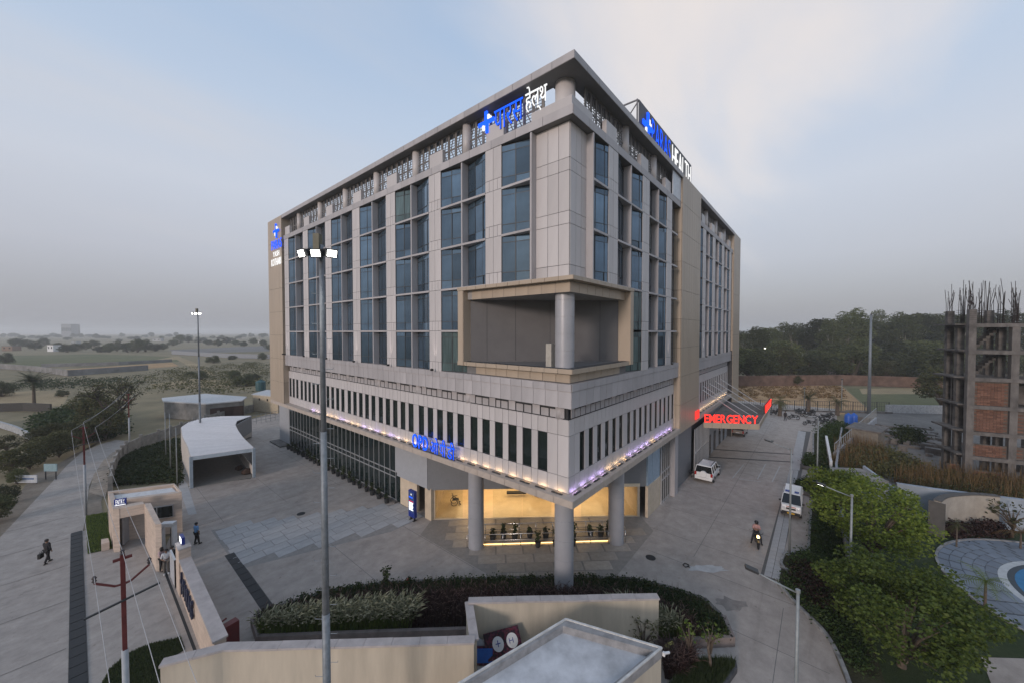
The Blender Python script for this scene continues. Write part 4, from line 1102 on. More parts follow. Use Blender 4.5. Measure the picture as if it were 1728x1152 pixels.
for (u, v, s, lb) in ((404, 792, .8, 'farther'), (417, 799, 1.0, 'nearer')):
    b = MB(); b.lathe([(.30 * s, 0), (.46 * s, .18 * s), (.42 * s, .42 * s), (.2 * s, .6 * s), (.0, .62 * s)], 9); q = b.build('sack_heap', bp_, loc=(*g(u, v), .02)); q.scale = (1.2, .9, 1); tag(q, 'dark brown heap of sacks inside the carport, %s one' % lb, 'sack', 'sacks in the carport')
# ---- compound wall with posts behind the garden
cw_ = [g(*p) for p in ((186, 832), (190, 806), (199, 782), (213, 766), (238, 754), (268, 744), (306, 730), (346, 716), (390, 703), (428, 694))]
cwt = thing('compound_wall', 'grey concrete compound wall with capped posts curving round the garden', 'wall', (*cw_[0], 0)); c0 = Vector(cw_[0])
wallg = mat('compound_concrete', (.27, .25, .225), .9, var=.25, scale=1.5)
for i in range(len(cw_) - 1):
    a = Vector(cw_[i]) - c0; b = Vector(cw_[i + 1]) - c0; n = max(1, round((b - a).length / 2.6))
    for k in range(n):
        p, q = a.lerp(b, k / n), a.lerp(b, (k + 1) / n)
        MB().obox(p, q, .15, 0, 1.5).build('wall_panel', wallg, cwt)
        MB().box(p.x - .17, p.x + .17, p.y - .17, p.y + .17, 0, 1.8).build('post', wallg, cwt)
# rubble footpath beside it
struct(MB().sheet([g(178, 838), g(150, 830), g(158, 800), g(175, 775), g(190, 762), g(200, 760), g(192, 780), g(186, 805)], -.006).build('stone_footpath', mat('stone_path', (.30, .25, .20), .9, var=.3, scale=2., bump=.6)))
# ---- lighting masts
fl_e = emis('flood_white', (1.0, .98, .92), 14.)
def mast(loc, label, rz=0.):
    t = thing('light_mast', label, 'lamp post', loc, rz, 'floodlight masts')
    MB().tube([(0, 0, 0), (0, 0, 6.2)], [.14, .125], 12).build('lower_pole', steel, t, True); MB().tube([(0, 0, 6.2), (0, 0, 12.4)], [.115, .10], 12).build('middle_pole', steel, t, True); MB().tube([(0, 0, 12.4), (0, 0, 18.6)], [.092, .07], 12).build('upper_pole', steel, t, True)
    for i in range(30):
        z = 3.0 + i * .5; s = 1 if i % 2 else -1; r = .16 - .07 * z / 18.6
        MB().tube([(s * r, 0, z), (s * (r + .24), 0, z), (s * (r + .25), 0, z + .05)], .011, 4).build('climbing_rung', steel, t)
    MB().box(-.4, .4, -.05, .05, 18.25, 18.4).build('crossbar', alud, t); MB().box(-.22, -.02, -.12, .12, 18.4, 18.95).build('control_box', mat('box_olive', (.14, .13, .09), .6), t)
    for x, yaw in ((-.40, -.5), (.0, 0.), (.40, .75)):
        f = MB(); f.box(-.16, .16, -.16, .10, -.12, .12); f.box(-.18, .18, -.17, -.14, -.14, .14)
        q = f.build('floodlight', alud, t, loc=(x, -.2, 18.3)); q.rotation_euler = (R(18), 0, yaw)
        e = MB().box(-.14, .14, -.186, -.174, -.10, .10).build('lens', fl_e, q)
    return t
mp_ = dep(551.5, 1152, 12.5); mrz = -YAW
m1 = mast((mp_.x, mp_.y, 0), 'tall grey lit floodlight mast standing in front of the cream wall', mrz); m1.scale = (1, 1, 1.018)
mq = g(338.5, 752); m2 = dup(m1, (*mq, 0), mrz, 'lit floodlight mast far back behind the carport')
lamp('flood_spot', 'SPOT', (mp_.x - .42, mp_.y - .36, 18.55), 320, (1, .96, .88), None, .15, 100, (mp_.x - 9, mp_.y - 3, 0))['kind'] = 'helper'
# ---- utility poles and wires
redp = mat('red_oxide', (.12, .022, .02), .6, var=.2); greyl = mat('pole_grey', (.33, .35, .37), .6)
def upole(loc, label, rz, h=8.05):
    t = thing('utility_pole', label, 'utility pole', loc, rz, 'utility poles along the road')
    MB().tube([(0, 0, 0), (0, 0, 4.6)], .095, 8).build('lower_pole', greyl, t, True); MB().box(-.062, .062, -.062, .062, 4.6, h).build('upper_pole', redp, t)
    MB().box(-.24, .24, -.035, .035, h - .17, h - .08).build('top_bracket', redp, t)
    for s in (-1, 1):
        MB().tube([(s * .06, 0, h - 1.05), (s * .2, 0, h - 1.03), (s * .68, 0, h - .68)], .038, 6).build('arm', redp, t)
        MB().lathe([(.03, h - .66), (.07, h - .6), (.04, h - .55), (.07, h - .5), (.03, h - .42)], 8, s * .68).build('insulator', mat('insulator_brown', (.05, .04, .04), .3), t)
    MB().lathe([(.03, h), (.07, h + .05), (.04, h + .1), (.07, h + .15), (.03, h + .2)], 8).build('insulator', mat('insulator_brown', (.05, .04, .04), .3), t)
    q_ = MB().box(-.95, .95, -.03, .03, -.03, .03).build('crossarm', alud, t, loc=(0, -.1, h - 1.6)); q_.rotation_euler = (0, R(-8), 0)
    return t
u1 = dep(211, 1100, 13.0); p1_ = Vector((u1.x, u1.y, 0)); p2_ = Vector((*g(145, 868), 0)); p3_ = Vector((*g(219, 757), 0)); p0_ = p1_ * 2 - p2_; p0_.z = 0
def ang(a, b): d = b - a; return math.atan2(d.y, d.x) - R(90)
U1 = upole(p1_, 'red topped steel utility pole with bent arms in the left foreground', ang(p1_, p2_))
U2 = dup(U1, p2_, ang(p1_, p2_), 'second red topped utility pole standing at the road edge', sc=.97)
U3 = dup(U1, p3_, ang(p2_, p3_), 'farthest red topped utility pole near the bare tree', sc=.95)
wirem = mat('wire_pale', (.36, .36, .37), .5)
def wire(a, b, sag, label, r=.008):
    pts = [a.lerp(b, k / 14) - Vector((0, 0, sag * 4 * (k / 14) * (1 - k / 14))) for k in range(15)]
    tag(MB().tube([p - pts[0] for p in pts], r, 4, False).build('power_line', wirem, loc=pts[0]), label, 'wire', 'overhead wires')
def ends(p, az):
    u = Vector((math.cos(az), math.sin(az), 0)); return [p + u * -.68 + Vector((0, 0, 7.6)), p + Vector((0, 0, 8.2)), p + u * .68 + Vector((0, 0, 7.6))]
E0, E1, E2_, E3 = ends(p0_, ang(p1_, p2_)), ends(p1_, ang(p1_, p2_)), ends(p2_, ang(p1_, p2_)), ends(p3_, ang(p2_, p3_))
for i, nm in enumerate(('left', 'top', 'right')):
    wire(E1[i], E2_[i], .35, 'pale overhead wire from the %s insulator of the near pole to the second pole' % nm)
    wire(E0[i], E1[i], .35, 'pale overhead wire from the %s insulator of the near pole towards the viewer' % nm)
    wire(E2_[i], E3[i], .3, 'thin overhead wire on the %s side between the second and farthest poles' % nm, .014)
for (u, v0, v1, nm) in ((388, 845, 690, 'left'), (436, 845, 700, 'middle'), (449, 850, 720, 'right')):
    pass
for i, (u, vb, vt) in enumerate(((280, 772, 695), (288, 795, 697), (299, 818, 720))):
    q = g(u, vb); d = (CAMZ) * FPX / (vb - 560.5); h = CAMZ - (vt - 560.5) / FPX * d
    t = thing('slim_pole', '%s of three slim grey poles along the garden path, counted from the left' % ORD[i], 'pole', (*q, 0), group='slim garden poles')
    MB().tube([(0, 0, 0), (0, 0, h)], [.06, .04], 7).build('shaft', steel_l, t, True); MB().cyl(0, 0, 0, .12, .14, n=8).build('base', concrete, t)
# ---- planted bed behind the front walls
bedm = ground_mat('bed_soil', (.03, .022, .016), (.06, .045, .03), 1.5, 6.)
kerbm = mat('planter_brown', (.20, .165, .15), .8, var=.2, scale=2.)
bk = [g(*p) for p in ((427, 1056), (470, 1031), (560, 1003), (650, 991), (760, 985), (850, 982), (967, 980), (1060, 983), (1130, 998), (1190, 1019), (1222, 1052), (1236, 1088))]
ft = [g(*p) for p in ((1112, 1094), (1000, 1083), (790, 1074), (640, 1079), (437, 1087))]
bed = thing('planter_bed', 'long raised planter bed with brown kerb wall in front of the corner column', 'planter', (*bk[6], 0)); b0_ = Vector(bk[6])
ring = [Vector(p) - b0_ for p in bk + ft]
MB().prism(ring, .0, .30).build('soil', bedm, bed)
for i in range(len(ring)):
    a, b = ring[i], ring[(i + 1) % len(ring)]; MB().obox(a, b + (b - a).normalized() * .06, .2, 0, .36 if i < len(bk) - 2 else .5).build('kerb_wall', kerbm if i >= len(bk) - 2 else concrete, bed)
# second small planter at the bottom right with curved kerb
kd = mat('dark_kerb', (.07, .07, .075), .7, var=.3, scale=5.)
b2r = [g(1122, 1175), g(1165, 1122), g(1238, 1121), g(1240, 1132), g(1226, 1152), g(1210, 1180)]
bed2 = thing('planter_bed', 'small curved kerb planter with dark grass at the bottom right of the guard room', 'planter', (*b2r[2], 0)); o2_ = Vector(b2r[2])
rg2 = [Vector(p) - o2_ for p in b2r]
MB().prism(rg2, 0, .12).build('soil', bedm, bed2)
for i in range(5): MB().obox(rg2[i], rg2[i + 1], .2, 0, .26).build('kerb', kd if i > 1 else concrete, bed2)
sk = thing('cement_sack', 'yellow sack standing by the corner of the guard room', 'sack', (*g(1130, 1112), 0), R(-20))
b = MB(); b.lathe([(.2, 0), (.27, .15), (.25, .55), (.27, .72), (.12, .8)], 10); o = b.build('body', mat('sack_yellow', (.42, .36, .12), .8, var=.15, bump=.4), sk); o.scale = (1.2, .7, 1); MB().box(-.2, .2, -.02, .02, .72, .85).build('folded_top', mat('sack_yellow', (.42, .36, .12), .8), sk)
# ---- entrance furniture: kiosk, railings, pots, wheelchair
ks = thing('information_kiosk', 'dark blue upright lit sign board by the entrance pier', 'sign', (.1, 15.45, 0), R(-90))
MB().box(-.42, .42, -.13, .13, .3, 2.55).build('body', blue_p, ks)
for s in (-.3, .22): MB().box(s, s + .08, -.06, .06, 0, .3).build('leg', black, ks); MB().box(s - .06, s + .14, -.16, .16, 0, .03).build('foot', black, ks)
MB().box(-.36, .36, -.142, -.132, .75, 2.45).build('screen', emis('kiosk_face', (.05, .07, .16), 1.0), ks)
f = MB()
for i in range(7): f.box(-.31, .27 - .05 * (i % 3), -.15, -.144, 1.5 - i * .1, 1.57 - i * .1)
f.build('text_lines', emis('kiosk_white', (.9, .95, 1), 2.2), ks)
MB().box(-.31, .2, -.15, -.144, 1.95, 2.05).build('blue_line', blue_e, ks); MB().box(-.31, .3, -.15, -.144, 1.64, 1.70).build('red_line', emis('kiosk_red', (.6, .02, .05), 1.5), ks); MB().box(-.06, .06, -.15, -.144, 2.2, 2.32).build('logo', white_e, ks)
ra, rb_ = Vector((.3, 8.9)), Vector((8.5, .15)); ru = (rb_ - ra).normalized(); rn = Vector((-ru.y, ru.x)); ltot = (rb_ - ra).length
rlm = mat('stainless', (.55, .54, .53), .25, .9)
for k, (off, lab) in enumerate(((0., 'front'), (1.5, 'rear'))):
    t = thing('handrail', '%s stainless handrail across the lobby entrance between the columns' % lab, 'railing', (ra.x + rn.x * off, ra.y + rn.y * off, 0), math.atan2(ru.y, ru.x))
    MB().tube([(0, 0, .95), (ltot, 0, .95)], .03, 8).build('top_rail', rlm, t, True); MB().tube([(0, 0, .5), (ltot, 0, .5)], .018, 6).build('mid_rail', rlm, t, True)
    for i in range(10): MB().tube([(ltot * i / 9, 0, 0), (ltot * i / 9, 0, .95)], .025, 6).build('post', rlm, t, True)
st = thing('entrance_step', 'low entrance step with a warm light strip between the columns', 'step', (ra.x + ru.x * 1.0 + rn.x * .25, ra.y + ru.y * 1.0 + rn.y * .25, 0), math.atan2(ru.y, ru.x))
MB().box(0, ltot - 2.0, 0, .35, .03, .17).build('step', granite, st); MB().box(.1, ltot - 2.1, -.014, -.002, .04, .10).build('light_strip', emis('step_warm', (1.0, .62, .22), 4.), st)
# wheelchair
wc = thing('wheelchair', 'black folding wheelchair parked inside the lobby', 'wheelchair', (*(A_.lerp(B_, .085) + nrm * 2.6), .05), math.atan2(uu.y, uu.x) + R(12))
def torus(R_, r, n=18, k=6, ax='y'):
    b = MB(); pts = [(R_ * math.cos(2 * math.pi * i / n), 0, R_ * math.sin(2 * math.pi * i / n)) for i in range(n + 1)]
    return b.tube(pts, r, k, False)
for s in (-.28, .28): torus(.30, .025).build('wheel', black, wc, loc=(0, s, .30))
for s in (-.25, .25): torus(.09, .02, 12).build('caster', black, wc, loc=(.45, s, .09))
MB().box(-.1, .40, -.24, .24, .47, .52).build('seat', black, wc); MB().box(-.14, -.09, -.24, .24, .5, .98).build('backrest', black, wc)
for s in (-.26, .26):
    MB().tube([(-.25, s, 1.0), (-.11, s, .95), (-.11, s, .5), (.42, s, .48), (.5, s, .12)], .016, 5).build('frame', alud, wc); MB().box(-.1, .3, s - .03, s + .03, .68, .72).build('armrest', black, wc); MB().box(.45, .62, s - .07, s + .07, .10, .13).build('footrest', black, wc)
# ================================================================== right side of the site
kst = mat('kerb_stone', (.25, .25, .25), .8, var=.35, scale=2.5, rnd=.15)
kt = thing('road_kerb', 'weathered grey kerb stones curving along the right drive', 'kerb', (14.4, -9.2, 0))
def kerbline(pts, parent, o):
    for i in range(len(pts) - 1):
        a = Vector(pts[i]) - o; b = Vector(pts[i + 1]) - o; n = max(1, round((b - a).length / 1.0)); u = (b - a) / n
        for k in range(n): MB().obox(a + u * (k + .02), a + u * (k + .98), .16, 0, .16).build('kerb_stone', kst, parent)
ko = Vector((14.4, -9.2))
def curve(pts, n=5):
    out = []
    for i in range(len(pts) - 1):
        p0 = Vector(pts[max(i - 1, 0)]); p1 = Vector(pts[i]); p2 = Vector(pts[i + 1]); p3 = Vector(pts[min(i + 2, len(pts) - 1)])
        for k in range(n):
            t = k / n; out.append(.5 * ((2 * p1) + (p2 - p0) * t + (2 * p0 - 5 * p1 + 4 * p2 - p3) * t * t + (3 * p1 - p0 - 3 * p2 + p3) * t ** 3))
    out.append(Vector(pts[-1])); return out
kerbline([(16, -10.55), (14.5, -9.25)], kt, ko); kerbline(curve([(10.25, -9.2), (8.6, -10.3), (6.9, -11.55), (4.0, -12.3), (-1, -12.9)], 4), kt, ko)
kerbline(curve([(14.5, -9.25), (12.9, -9.15), (12.2, -9.6)], 3), kt, ko); kerbline([(57, -10.2), (36, -10.55), (16, -10.55)], kt, ko)
# neighbouring park: lawn, path, round plaza
lawn_m = ground_mat('lawn', (.024, .042, .015), (.045, .062, .024), .5, 5., bump=.8, bscale=30.)
struct(MB().sheet([(60, -13.4), (36, -12.5), (24, -12.5), (12, -12.9), (4, -13.6), (-6, -14.2), (-6, -40), (30, -60), (60, -42)], -.02).build('lawn', lawn_m))
lot_m = ground_mat('rubble_lot', (.13, .12, .11), (.21, .195, .18), .3, 2.5, bump=.8, bscale=3.)
struct(MB().sheet([(37, -13), (62, -13.6), (84, -15), (95, -33), (60, -48), (36, -34), (30, -22)], -.01).build('vacant_lot', lot_m))
struct(MB().sheet([(-6, -13.2), (-1, -12.9), (4, -12.3), (6.9, -11.6), (8.6, -10.4), (10.3, -9.2), (14.4, -9.2), (16, -10.6), (36, -10.6), (57, -10.3), (60, -13.3), (36, -12.55), (24, -12.55), (12, -12.95), (4, -13.65), (-6, -14.3)], -.008).build('verge_soil', ground_mat('verge', (.035, .032, .02), (.06, .06, .03), .8, 5., bump=.8, bscale=10.)))
struct(MB().sheet([g(1430, 932), g(1441, 932), g(1456, 1038), g(1436, 1038)], .004).build('garden_path', conc_yard))
struct(MB().sheet([g(1656, 1108), g(1790, 1112), g(1790, 1200), g(1690, 1200)], .004).build('corner_path', conc_yard))
def w2l(X, Y): return (CAMX + X * math.cos(YAW) + Y * math.sin(YAW), CAMY - X * math.sin(YAW) + Y * math.cos(YAW))
pc = Vector(w2l(36.0, 19.5))
pz = bpy.data.objects.new('round_plaza', None); col.objects.link(pz); struct(pz); pz.location = (pc.x, pc.y, 0)
plm = mat('plaza_paver', (.17, .20, .24), .75, var=.1, scale=1., rnd=.14); plw = mat('plaza_white', (.45, .47, .48), .7); plb = mat('plaza_blue', (.03, .17, .34), .6); pld = mat('plaza_dark', (.05, .065, .08), .7)
def disc(r, z, m, nm, n=72): MB().sheet([(r * math.cos(2 * math.pi * k / n), r * math.sin(2 * math.pi * k / n)) for k in range(n)], z).build(nm, m, pz)
disc(8.55, .004, pld, 'plaza_bed')
for ri in range(5):
    r0 = 5.95 + ri * .52; nseg = int(2 * math.pi * r0 / 1.05)
    me = None
    for k in range(nseg):
        a0 = 2 * math.pi * k / nseg; a1 = 2 * math.pi * (k + 1) / nseg - .02
        am = YAW * 0 + a0
        # only the side that faces the photograph
        wx = pc.x + r0 * math.cos(a0); wy = pc.y + r0 * math.sin(a0)
        if me is None:
            aa = a1 - a0
            me = MB().prism([(r0 * math.cos(0), 0), ((r0 + .49), 0), ((r0 + .49) * math.cos(aa), (r0 + .49) * math.sin(aa)), (r0 * math.cos(aa), r0 * math.sin(aa))], .004, .03).mesh('plaza_paver', plm)
        dx, dy = wx - CAMX, wy - CAMY; fw = dx * math.sin(YAW) + dy * math.cos(YAW); sx = dx * math.cos(YAW) - dy * math.sin(YAW)
        if fw > 5 and sx / fw < 1.5: obj('plaza_paver', me, pz, rz=a0)
disc(5.93, .012, plw, 'white_ring'); disc(5.55, .016, pld, 'dark_ring'); disc(5.25, .020, plb, 'blue_disc'); disc(2.6, .024, plw, 'white_disc')
kz = [(8.6 * math.cos(2 * math.pi * k / 60), 8.6 * math.sin(2 * math.pi * k / 60)) for k in range(61)]
for k in range(60): MB().obox(kz[k], kz[k + 1], .14, 0, .1).build('edge_kerb', kst, pz)
# walls on the right
wall_run('side_wall', 'grey boundary wall running behind the shrubs along the right drive', [(58, -13.6), (36.5, -12.5), (24, -12.5), (15, -12.7)], 1.35, .2, mat('wall_bluegrey', (.30, .315, .34), .8, var=.2, scale=1.), None)
wall_run('white_stub_wall', 'short white wall piece at the far end of the right drive beds', [g(1402, 800), g(1394, 752)], 1.5, .25, white)
ww = [g(1512, 862), g(1580, 874), g(1660, 886), g(1760, 900)]
wall_run('park_wall', 'long pale blue grey wall behind the curved stage wall', ww, 2.5, .25, mat('park_wall_paint', (.29, .33, .38), .85, var=.18, scale=.6), mat('park_wall_paint', (.29, .33, .38), .85), .35)
# sloping wedge wall
wz_ = thing('ramp_wall', 'pale blue sloping wedge wall beside the vacant lot', 'wall', (*g(1470, 815), 0)); wo_ = Vector(wz_.location)
a = Vector((*g(1455, 822), 0)) - wo_; b = Vector((*g(1532, 852), 0)) - wo_
m_ = MB(); n_v = Vector((-(b - a).y, (b - a).x, 0)).normalized() * .25
m_.add([a, b, b + n_v, a + n_v, a + Vector((0, 0, 2.3)), b + Vector((0, 0, .6)), b + n_v + Vector((0, 0, .6)), a + n_v + Vector((0, 0, 2.3))], [(0, 3, 2, 1), (4, 5, 6, 7), (0, 1, 5, 4), (1, 2, 6, 5), (2, 3, 7, 6), (3, 0, 4, 7)])
m_.build('wall', mat('park_wall_paint', (.29, .33, .38), .85), wz_)
sr = thing('flat_roof_store', 'low flat roofed store with stained roof beside the wedge wall', 'building', (*g(1430, 812), 0)); so_ = Vector(sr.location)
qq = [Vector(g(*p, 1.9)) - Vector(so_[:2]) for p in ((1400, 788), (1452, 790), (1500, 812), (1412, 818))]
MB().prism(qq, 0, 1.8).build('wall', mat('wall_bluegrey', (.3, .315, .34), .8), sr); MB().prism(qq, 1.8, 1.95).build('roof', mat('stained_roof', (.25, .235, .215), .9, var=.35, scale=1.2), sr)
# curved stage wall
cv = thing('curved_wall', 'curved beige rendered stage wall on the park lawn', 'wall', (*g(1630, 895), 0)); co_ = Vector(cv.location)
cpts = curve([Vector(g(*p)) - Vector(co_[:2]) for p in ((1580, 903), (1596, 893), (1640, 889), (1682, 893))], 5)
stg = mat('stage_render', (.36, .32, .27), .9, var=.14, scale=1.2)
for i in range(len(cpts) - 1): MB().obox(cpts[i], cpts[i + 1] + (cpts[i + 1] - cpts[i]) * .04, .35, 0, 2.75).build('wall_section', stg, cv); MB().obox(cpts[i], cpts[i + 1] + (cpts[i + 1] - cpts[i]) * .04, .45, 2.75, 2.83).build('coping', mat('coping_dark', (.10, .095, .09), .8), cv)
d0 = cpts[0] - cpts[1]; MB().obox(cpts[0] + d0 * .05, cpts[0] + d0 * .3, .9, 0, 2.7).build('end_block', mat('end_dark', (.10, .095, .09), .8), cv)
# box planters beside the paver strip
for i, (u, v, lx, ly) in enumerate(((1358, 826, 1.6, 1.6), (1366, 784, 2.2, 1.3))):
    q = g(u, v); t = thing('box_planter', 'low grey box planter with shrubs beside the drive, %s one' % ('nearer' if i == 0 else 'farther'), 'planter', (*q, 0), group='box planters')
    for (x0, x1, y0, y1) in ((-lx, lx, -ly / 2, -ly / 2 + .15), (-lx, lx, ly / 2 - .15, ly / 2), (-lx, -lx + .15, -ly / 2 + .15, ly / 2 - .15), (lx - .15, lx, -ly / 2 + .15, ly / 2 - .15)): MB().box(x0, x1, y0, y1, 0, .42).build('side', concd, t)
    MB().box(-lx + .15, lx - .15, -ly / 2 + .15, ly / 2 - .15, 0, .35).build('soil', bedm, t)
# street lamps
def street_lamp(loc, label, rz, lit, h=6.85, al=1.25):
    t = thing('street_lamp', label, 'street lamp', loc, rz, 'street lamps along the right drive')
    MB().tube([(0, 0, 0), (0, 0, h)], [.075, .05], 10).build('pole', steel_l, t, True); MB().cyl(0, 0, h - .08, h + .04, .075, n=10).build('pole_cap', steel_l, t)
    MB().tube([(0, 0, h - .1), (-al * .5, 0, h + .1), (-al, 0, h + .33)], .03, 8).build('arm', steel_l, t, True)
    hd = MB().box(-.42, .0, -.13, .13, -.04, .04).build('lamp_head', alud, t, loc=(-al + .05, 0, h + .35)); hd.rotation_euler = (0, R(15), 0)
    MB().box(-.38, -.08, -.10, .10, -.052, -.042).build('lens', emis('lamp_lens', (1, .97, .9), 14.) if lit else mat('lens_off', (.2, .2, .2), .2), hd)
    MB().box(-.14, .14, -.14, .14, 0, .05).build('base_plate', steel_l, t)
    return t
yl_ = Vector(w2l(0, 1)) - Vector(w2l(0, 0)); arm_az = math.atan2(*( (Vector(w2l(1.08, -.48)) - Vector(w2l(0, 0))).yx ))
lamps_ = [((1433, 1036), None, True, 'grey street lamp with lit head beside the big green tree'), (None, 12.86, False, 'unlit street lamp with dark head at the bottom right of the drive'), ((1332, 935), None, False, 'slim street lamp in front of the white ambulance van'), ((1378, 838), None, False, 'street lamp rising from the shrubs beyond the ambulance van')]
for px, dd, lit, lab in lamps_:
    if px: q = g(*px)
    else: q = w2l((1355 - 864) / FPX * dd, dd)
    street_lamp((*q, 0), lab, arm_az, lit, 6.85 if lit or px is None else 7.7)
tm = thing('tall_mast', 'tall unlit grey mast beyond the parked motorcycles', 'mast', (*g(1466, 697), 0))
MB().tube([(0, 0, 0), (0, 0, 19.6)], [.3, .16], 10).build('pole', steel, tm, True); MB().box(-.5, .5, -.1, .1, 19.4, 19.6).build('crossbar', alud, tm)
for i, (u, vb, vt) in enumerate(((1290, 640, 588), (1357, 690, 655), (1420, 690, 640))):
    d = CAMZ * FPX / (vb - 560.5); h = CAMZ - (vt - 560.5) / FPX * d
    t = thing('far_lamp_pole', '%s from the left of the thin lamp poles beyond the fence' % ORD[i], 'pole', (*g(u, vb), 0), group='thin far poles'); MB().tube([(0, 0, 0), (0, 0, h)], [.08, .05], 6).build('shaft', steel_l, t); MB().box(-.2, .2, -.2, .2, h, h + .25).build('head', emis('lamp_small', (1, .95, .85), 4.) if i == 0 else alud, t)
# fence beyond the car park
fa_, fb_ = Vector((69.5, 4.0)), Vector((86.5, -21.5)); fd = fb_ - fa_; nf = 14
ft_ = thing('railing_fence', 'thin dark railing fence at the far edge of the car park', 'fence', (fa_.x, fa_.y, 0), math.atan2(fd.y, fd.x))
Ln = fd.length
for i in range(nf + 1): MB().box(-.05, .05, -.05, .05, 0, 2.1).build('post', alud, ft_, loc=(Ln * i / nf, 0, 0))
for z in (.3, 1.2, 2.0): MB().box(0, Ln, -.025, .025, z, z + .05).build('rail', alud, ft_)
for i in range(nf * 5): MB().box(-.015, .015, -.015, .015, .3, 2.0).build('picket', alud, ft_, loc=(Ln * i / (nf * 5), 0, 0))
struct(MB().obox(fa_ + Vector((-.6, -.4)), fb_ + Vector((-.6, -.4)), .35, 0, .25).build('fence_kerb', concd))
wl2 = wall_run('low_white_wall', 'low whitewashed wall right of the car park fence', [(86.0, -21), (93, -31), (97, -38)], 1.6, .3, mat('whitewash', (.33, .34, .35), .9, var=.25))
tk = thing('blue_tank', 'pair of bright blue plastic water tanks by the car park', 'tank', (*g(1436, 716), 0), R(-45), sc=(.62, .62, .9)); bl = mat('tank_blue', (.02, .10, .42), .45)
for s in (-.85, .85): MB().lathe([(.8, 0), (.82, .1), (.82, 1.7), (.6, 2.05), (.25, 2.12), (.25, 2.3), (0, 2.3)], 16, s).build('tank', bl, tk, True)
for s in (-.85, .85):
    for z in (.5, .95, 1.4): MB().lathe([(.84, z), (.86, z + .04), (.84, z + .08)], 16, s).build('rib', bl, tk)
hu = thing('concrete_hut', 'small concrete hut with flat overhanging roof by the stairs railing', 'building', (*g(1462, 752), 0), R(-14))
MB().box(-2, 2, -1.5, 1.5, 0, 2.5).build('wall', mat('hut_wall', (.20, .185, .16), .9, var=.2), hu); MB().box(-2.3, 2.6, -1.8, 1.8, 2.5, 2.7).build('roof', concrete, hu); MB().box(1.2, 2.02, -.5, .5, .0, 2.1).build('doorway', black, hu)
sr2 = thing('stair_railing', 'grey sloping railing climbing above the reeds', 'railing', (*g(1408, 780), 0)); s0 = Vector(sr2.location); s1 = Vector((*g(1478, 716), 0)) - s0
for i in range(26):
    p = s1 * (i / 25); MB().box(p.x - .03, p.x + .03, p.y - .03, p.y + .03, 1.2, 2.4 + .5 * i / 25).build('baluster', steel_l, sr2)
MB().tube([(0, 0, 2.4), s1 + Vector((0, 0, 2.9))], .05, 6).build('handrail', steel_l, sr2); MB().obox((0, 0), s1, .25, 0, 1.3).build('stair_wall', mat('wall_bluegrey', (.3, .315, .34), .8), sr2)
# ---- unfinished concrete frame building
ub = thing('unfinished_building', 'unfinished concrete frame block with brick infill and rebar on top', 'building', (*w2l(49.2, 39.5), 0))
du = Vector(w2l(.895, -.446)) - Vector(w2l(0, 0)); ub.rotation_euler = (0, 0, math.atan2(du.y, du.x))
# in its frame: x along the visible front towards the viewer's right, y into the block
ZL = [0, 2.8, 5.45, 8.25, 11.2, 14.1, 16.9]
cx_ = [0, 3.1, 6.2, 9.3]; cy_ = [0, 1.9, 3.8]
for x in cx_:
    for y in cy_: MB().box(x - .28, x + .28, y - .25, y + .25, 0, 18.4 if (x + y) % 2 < 1 or y > 2 else 16.9).build('column', concrete if y == 0 else concd, ub)
for i, z in enumerate(ZL[1:]):
    MB().box(-.75 - .35 * (i % 2), 10.8, .3, 4.3, z - .14, z + .02).build('floor_slab', concd, ub)
    MB().box(-.3, 10, -.32, .30, z - .38, z + .0).build('front_beam', concrete, ub); MB().box(-.27, .27, .3, 4.1, z - .36, z - .15).build('side_beam', concd, ub)
brick_mesh = {}
def infill(x0, x1, z0, z1, y=-.05):
    b = MB().box(x0, x1, y + .02, y + .18, z0, z1).build('mortar', mat('mortar', (.11, .09, .075), .95, var=.3, scale=2.), ub)
    if ('b', 1) not in brick_mesh: brick_mesh[('b', 1)] = MB().box(0, .46, 0, .04, 0, .15).mesh('brick', brick_m)
    z = z0 + .02; r = 0
    while z + .15 < z1:
        x = x0 + (.02 if r % 2 else .25)
        while x + .46 < x1: obj('brick', brick_mesh[('b', 1)], ub, (x, y - .02, z)); x += .49
        z += .17; r += 1
infill(.3, 2.8, 8.27, 10.8); infill(.3, 2.8, 5.47, 7.85); infill(.3, 2.8, 2.82, 4.1); infill(.3, 2.8, .3, 1.3); infill(3.4, 4.0, 5.47, 7.8); infill(3.4, 4.0, 2.82, 4.1); infill(-1.3, -.3, .3, 1.5, .6)
MB().box(-.2, 9.6, 2.6, 2.8, 5.3, 11).build('core_wall', concd, ub); MB().box(.3, 2.8, 2.0, 2.2, 8.3, 11).build('inner_wall', concd, ub)
for i in range(5):
    fl = MB()
    for k in range(9): fl.box(1.0 + k * .24, 1.3 + k * .24, 1.8, 2.9, ZL[i + 1] + k * .3, ZL[i + 1] + k * .3 + .28)
    if i > 2: fl.build('stair_flight', concd, ub)
reb = mat('rebar', (.05, .04, .038), .8, .3)
for (x, y) in [(a, b) for a in cx_ for b in cy_] + [(1.5, 3.3), (2.2, 3.3), (4.8, 3.3)]:
    m_ = MB()
    for k in range(9):
        px_, py_ = x + random.uniform(-.26, .26), y + random.uniform(-.24, .24); h = random.uniform(2.2, 4.9); z = 16.9
        m_.tube([(px_, py_, z), (px_ + random.uniform(-.05, .05), py_, z + h * .6), (px_ + random.uniform(-.25, .25), py_ + random.uniform(-.2, .2), z + h)], .024, 4)
    for k in range(6): m_.box(x - .27, x + .27, y - .26, y + .26, 17.3 + k * .22, 17.32 + k * .22)
    m_.build('rebar_cage', reb, ub)
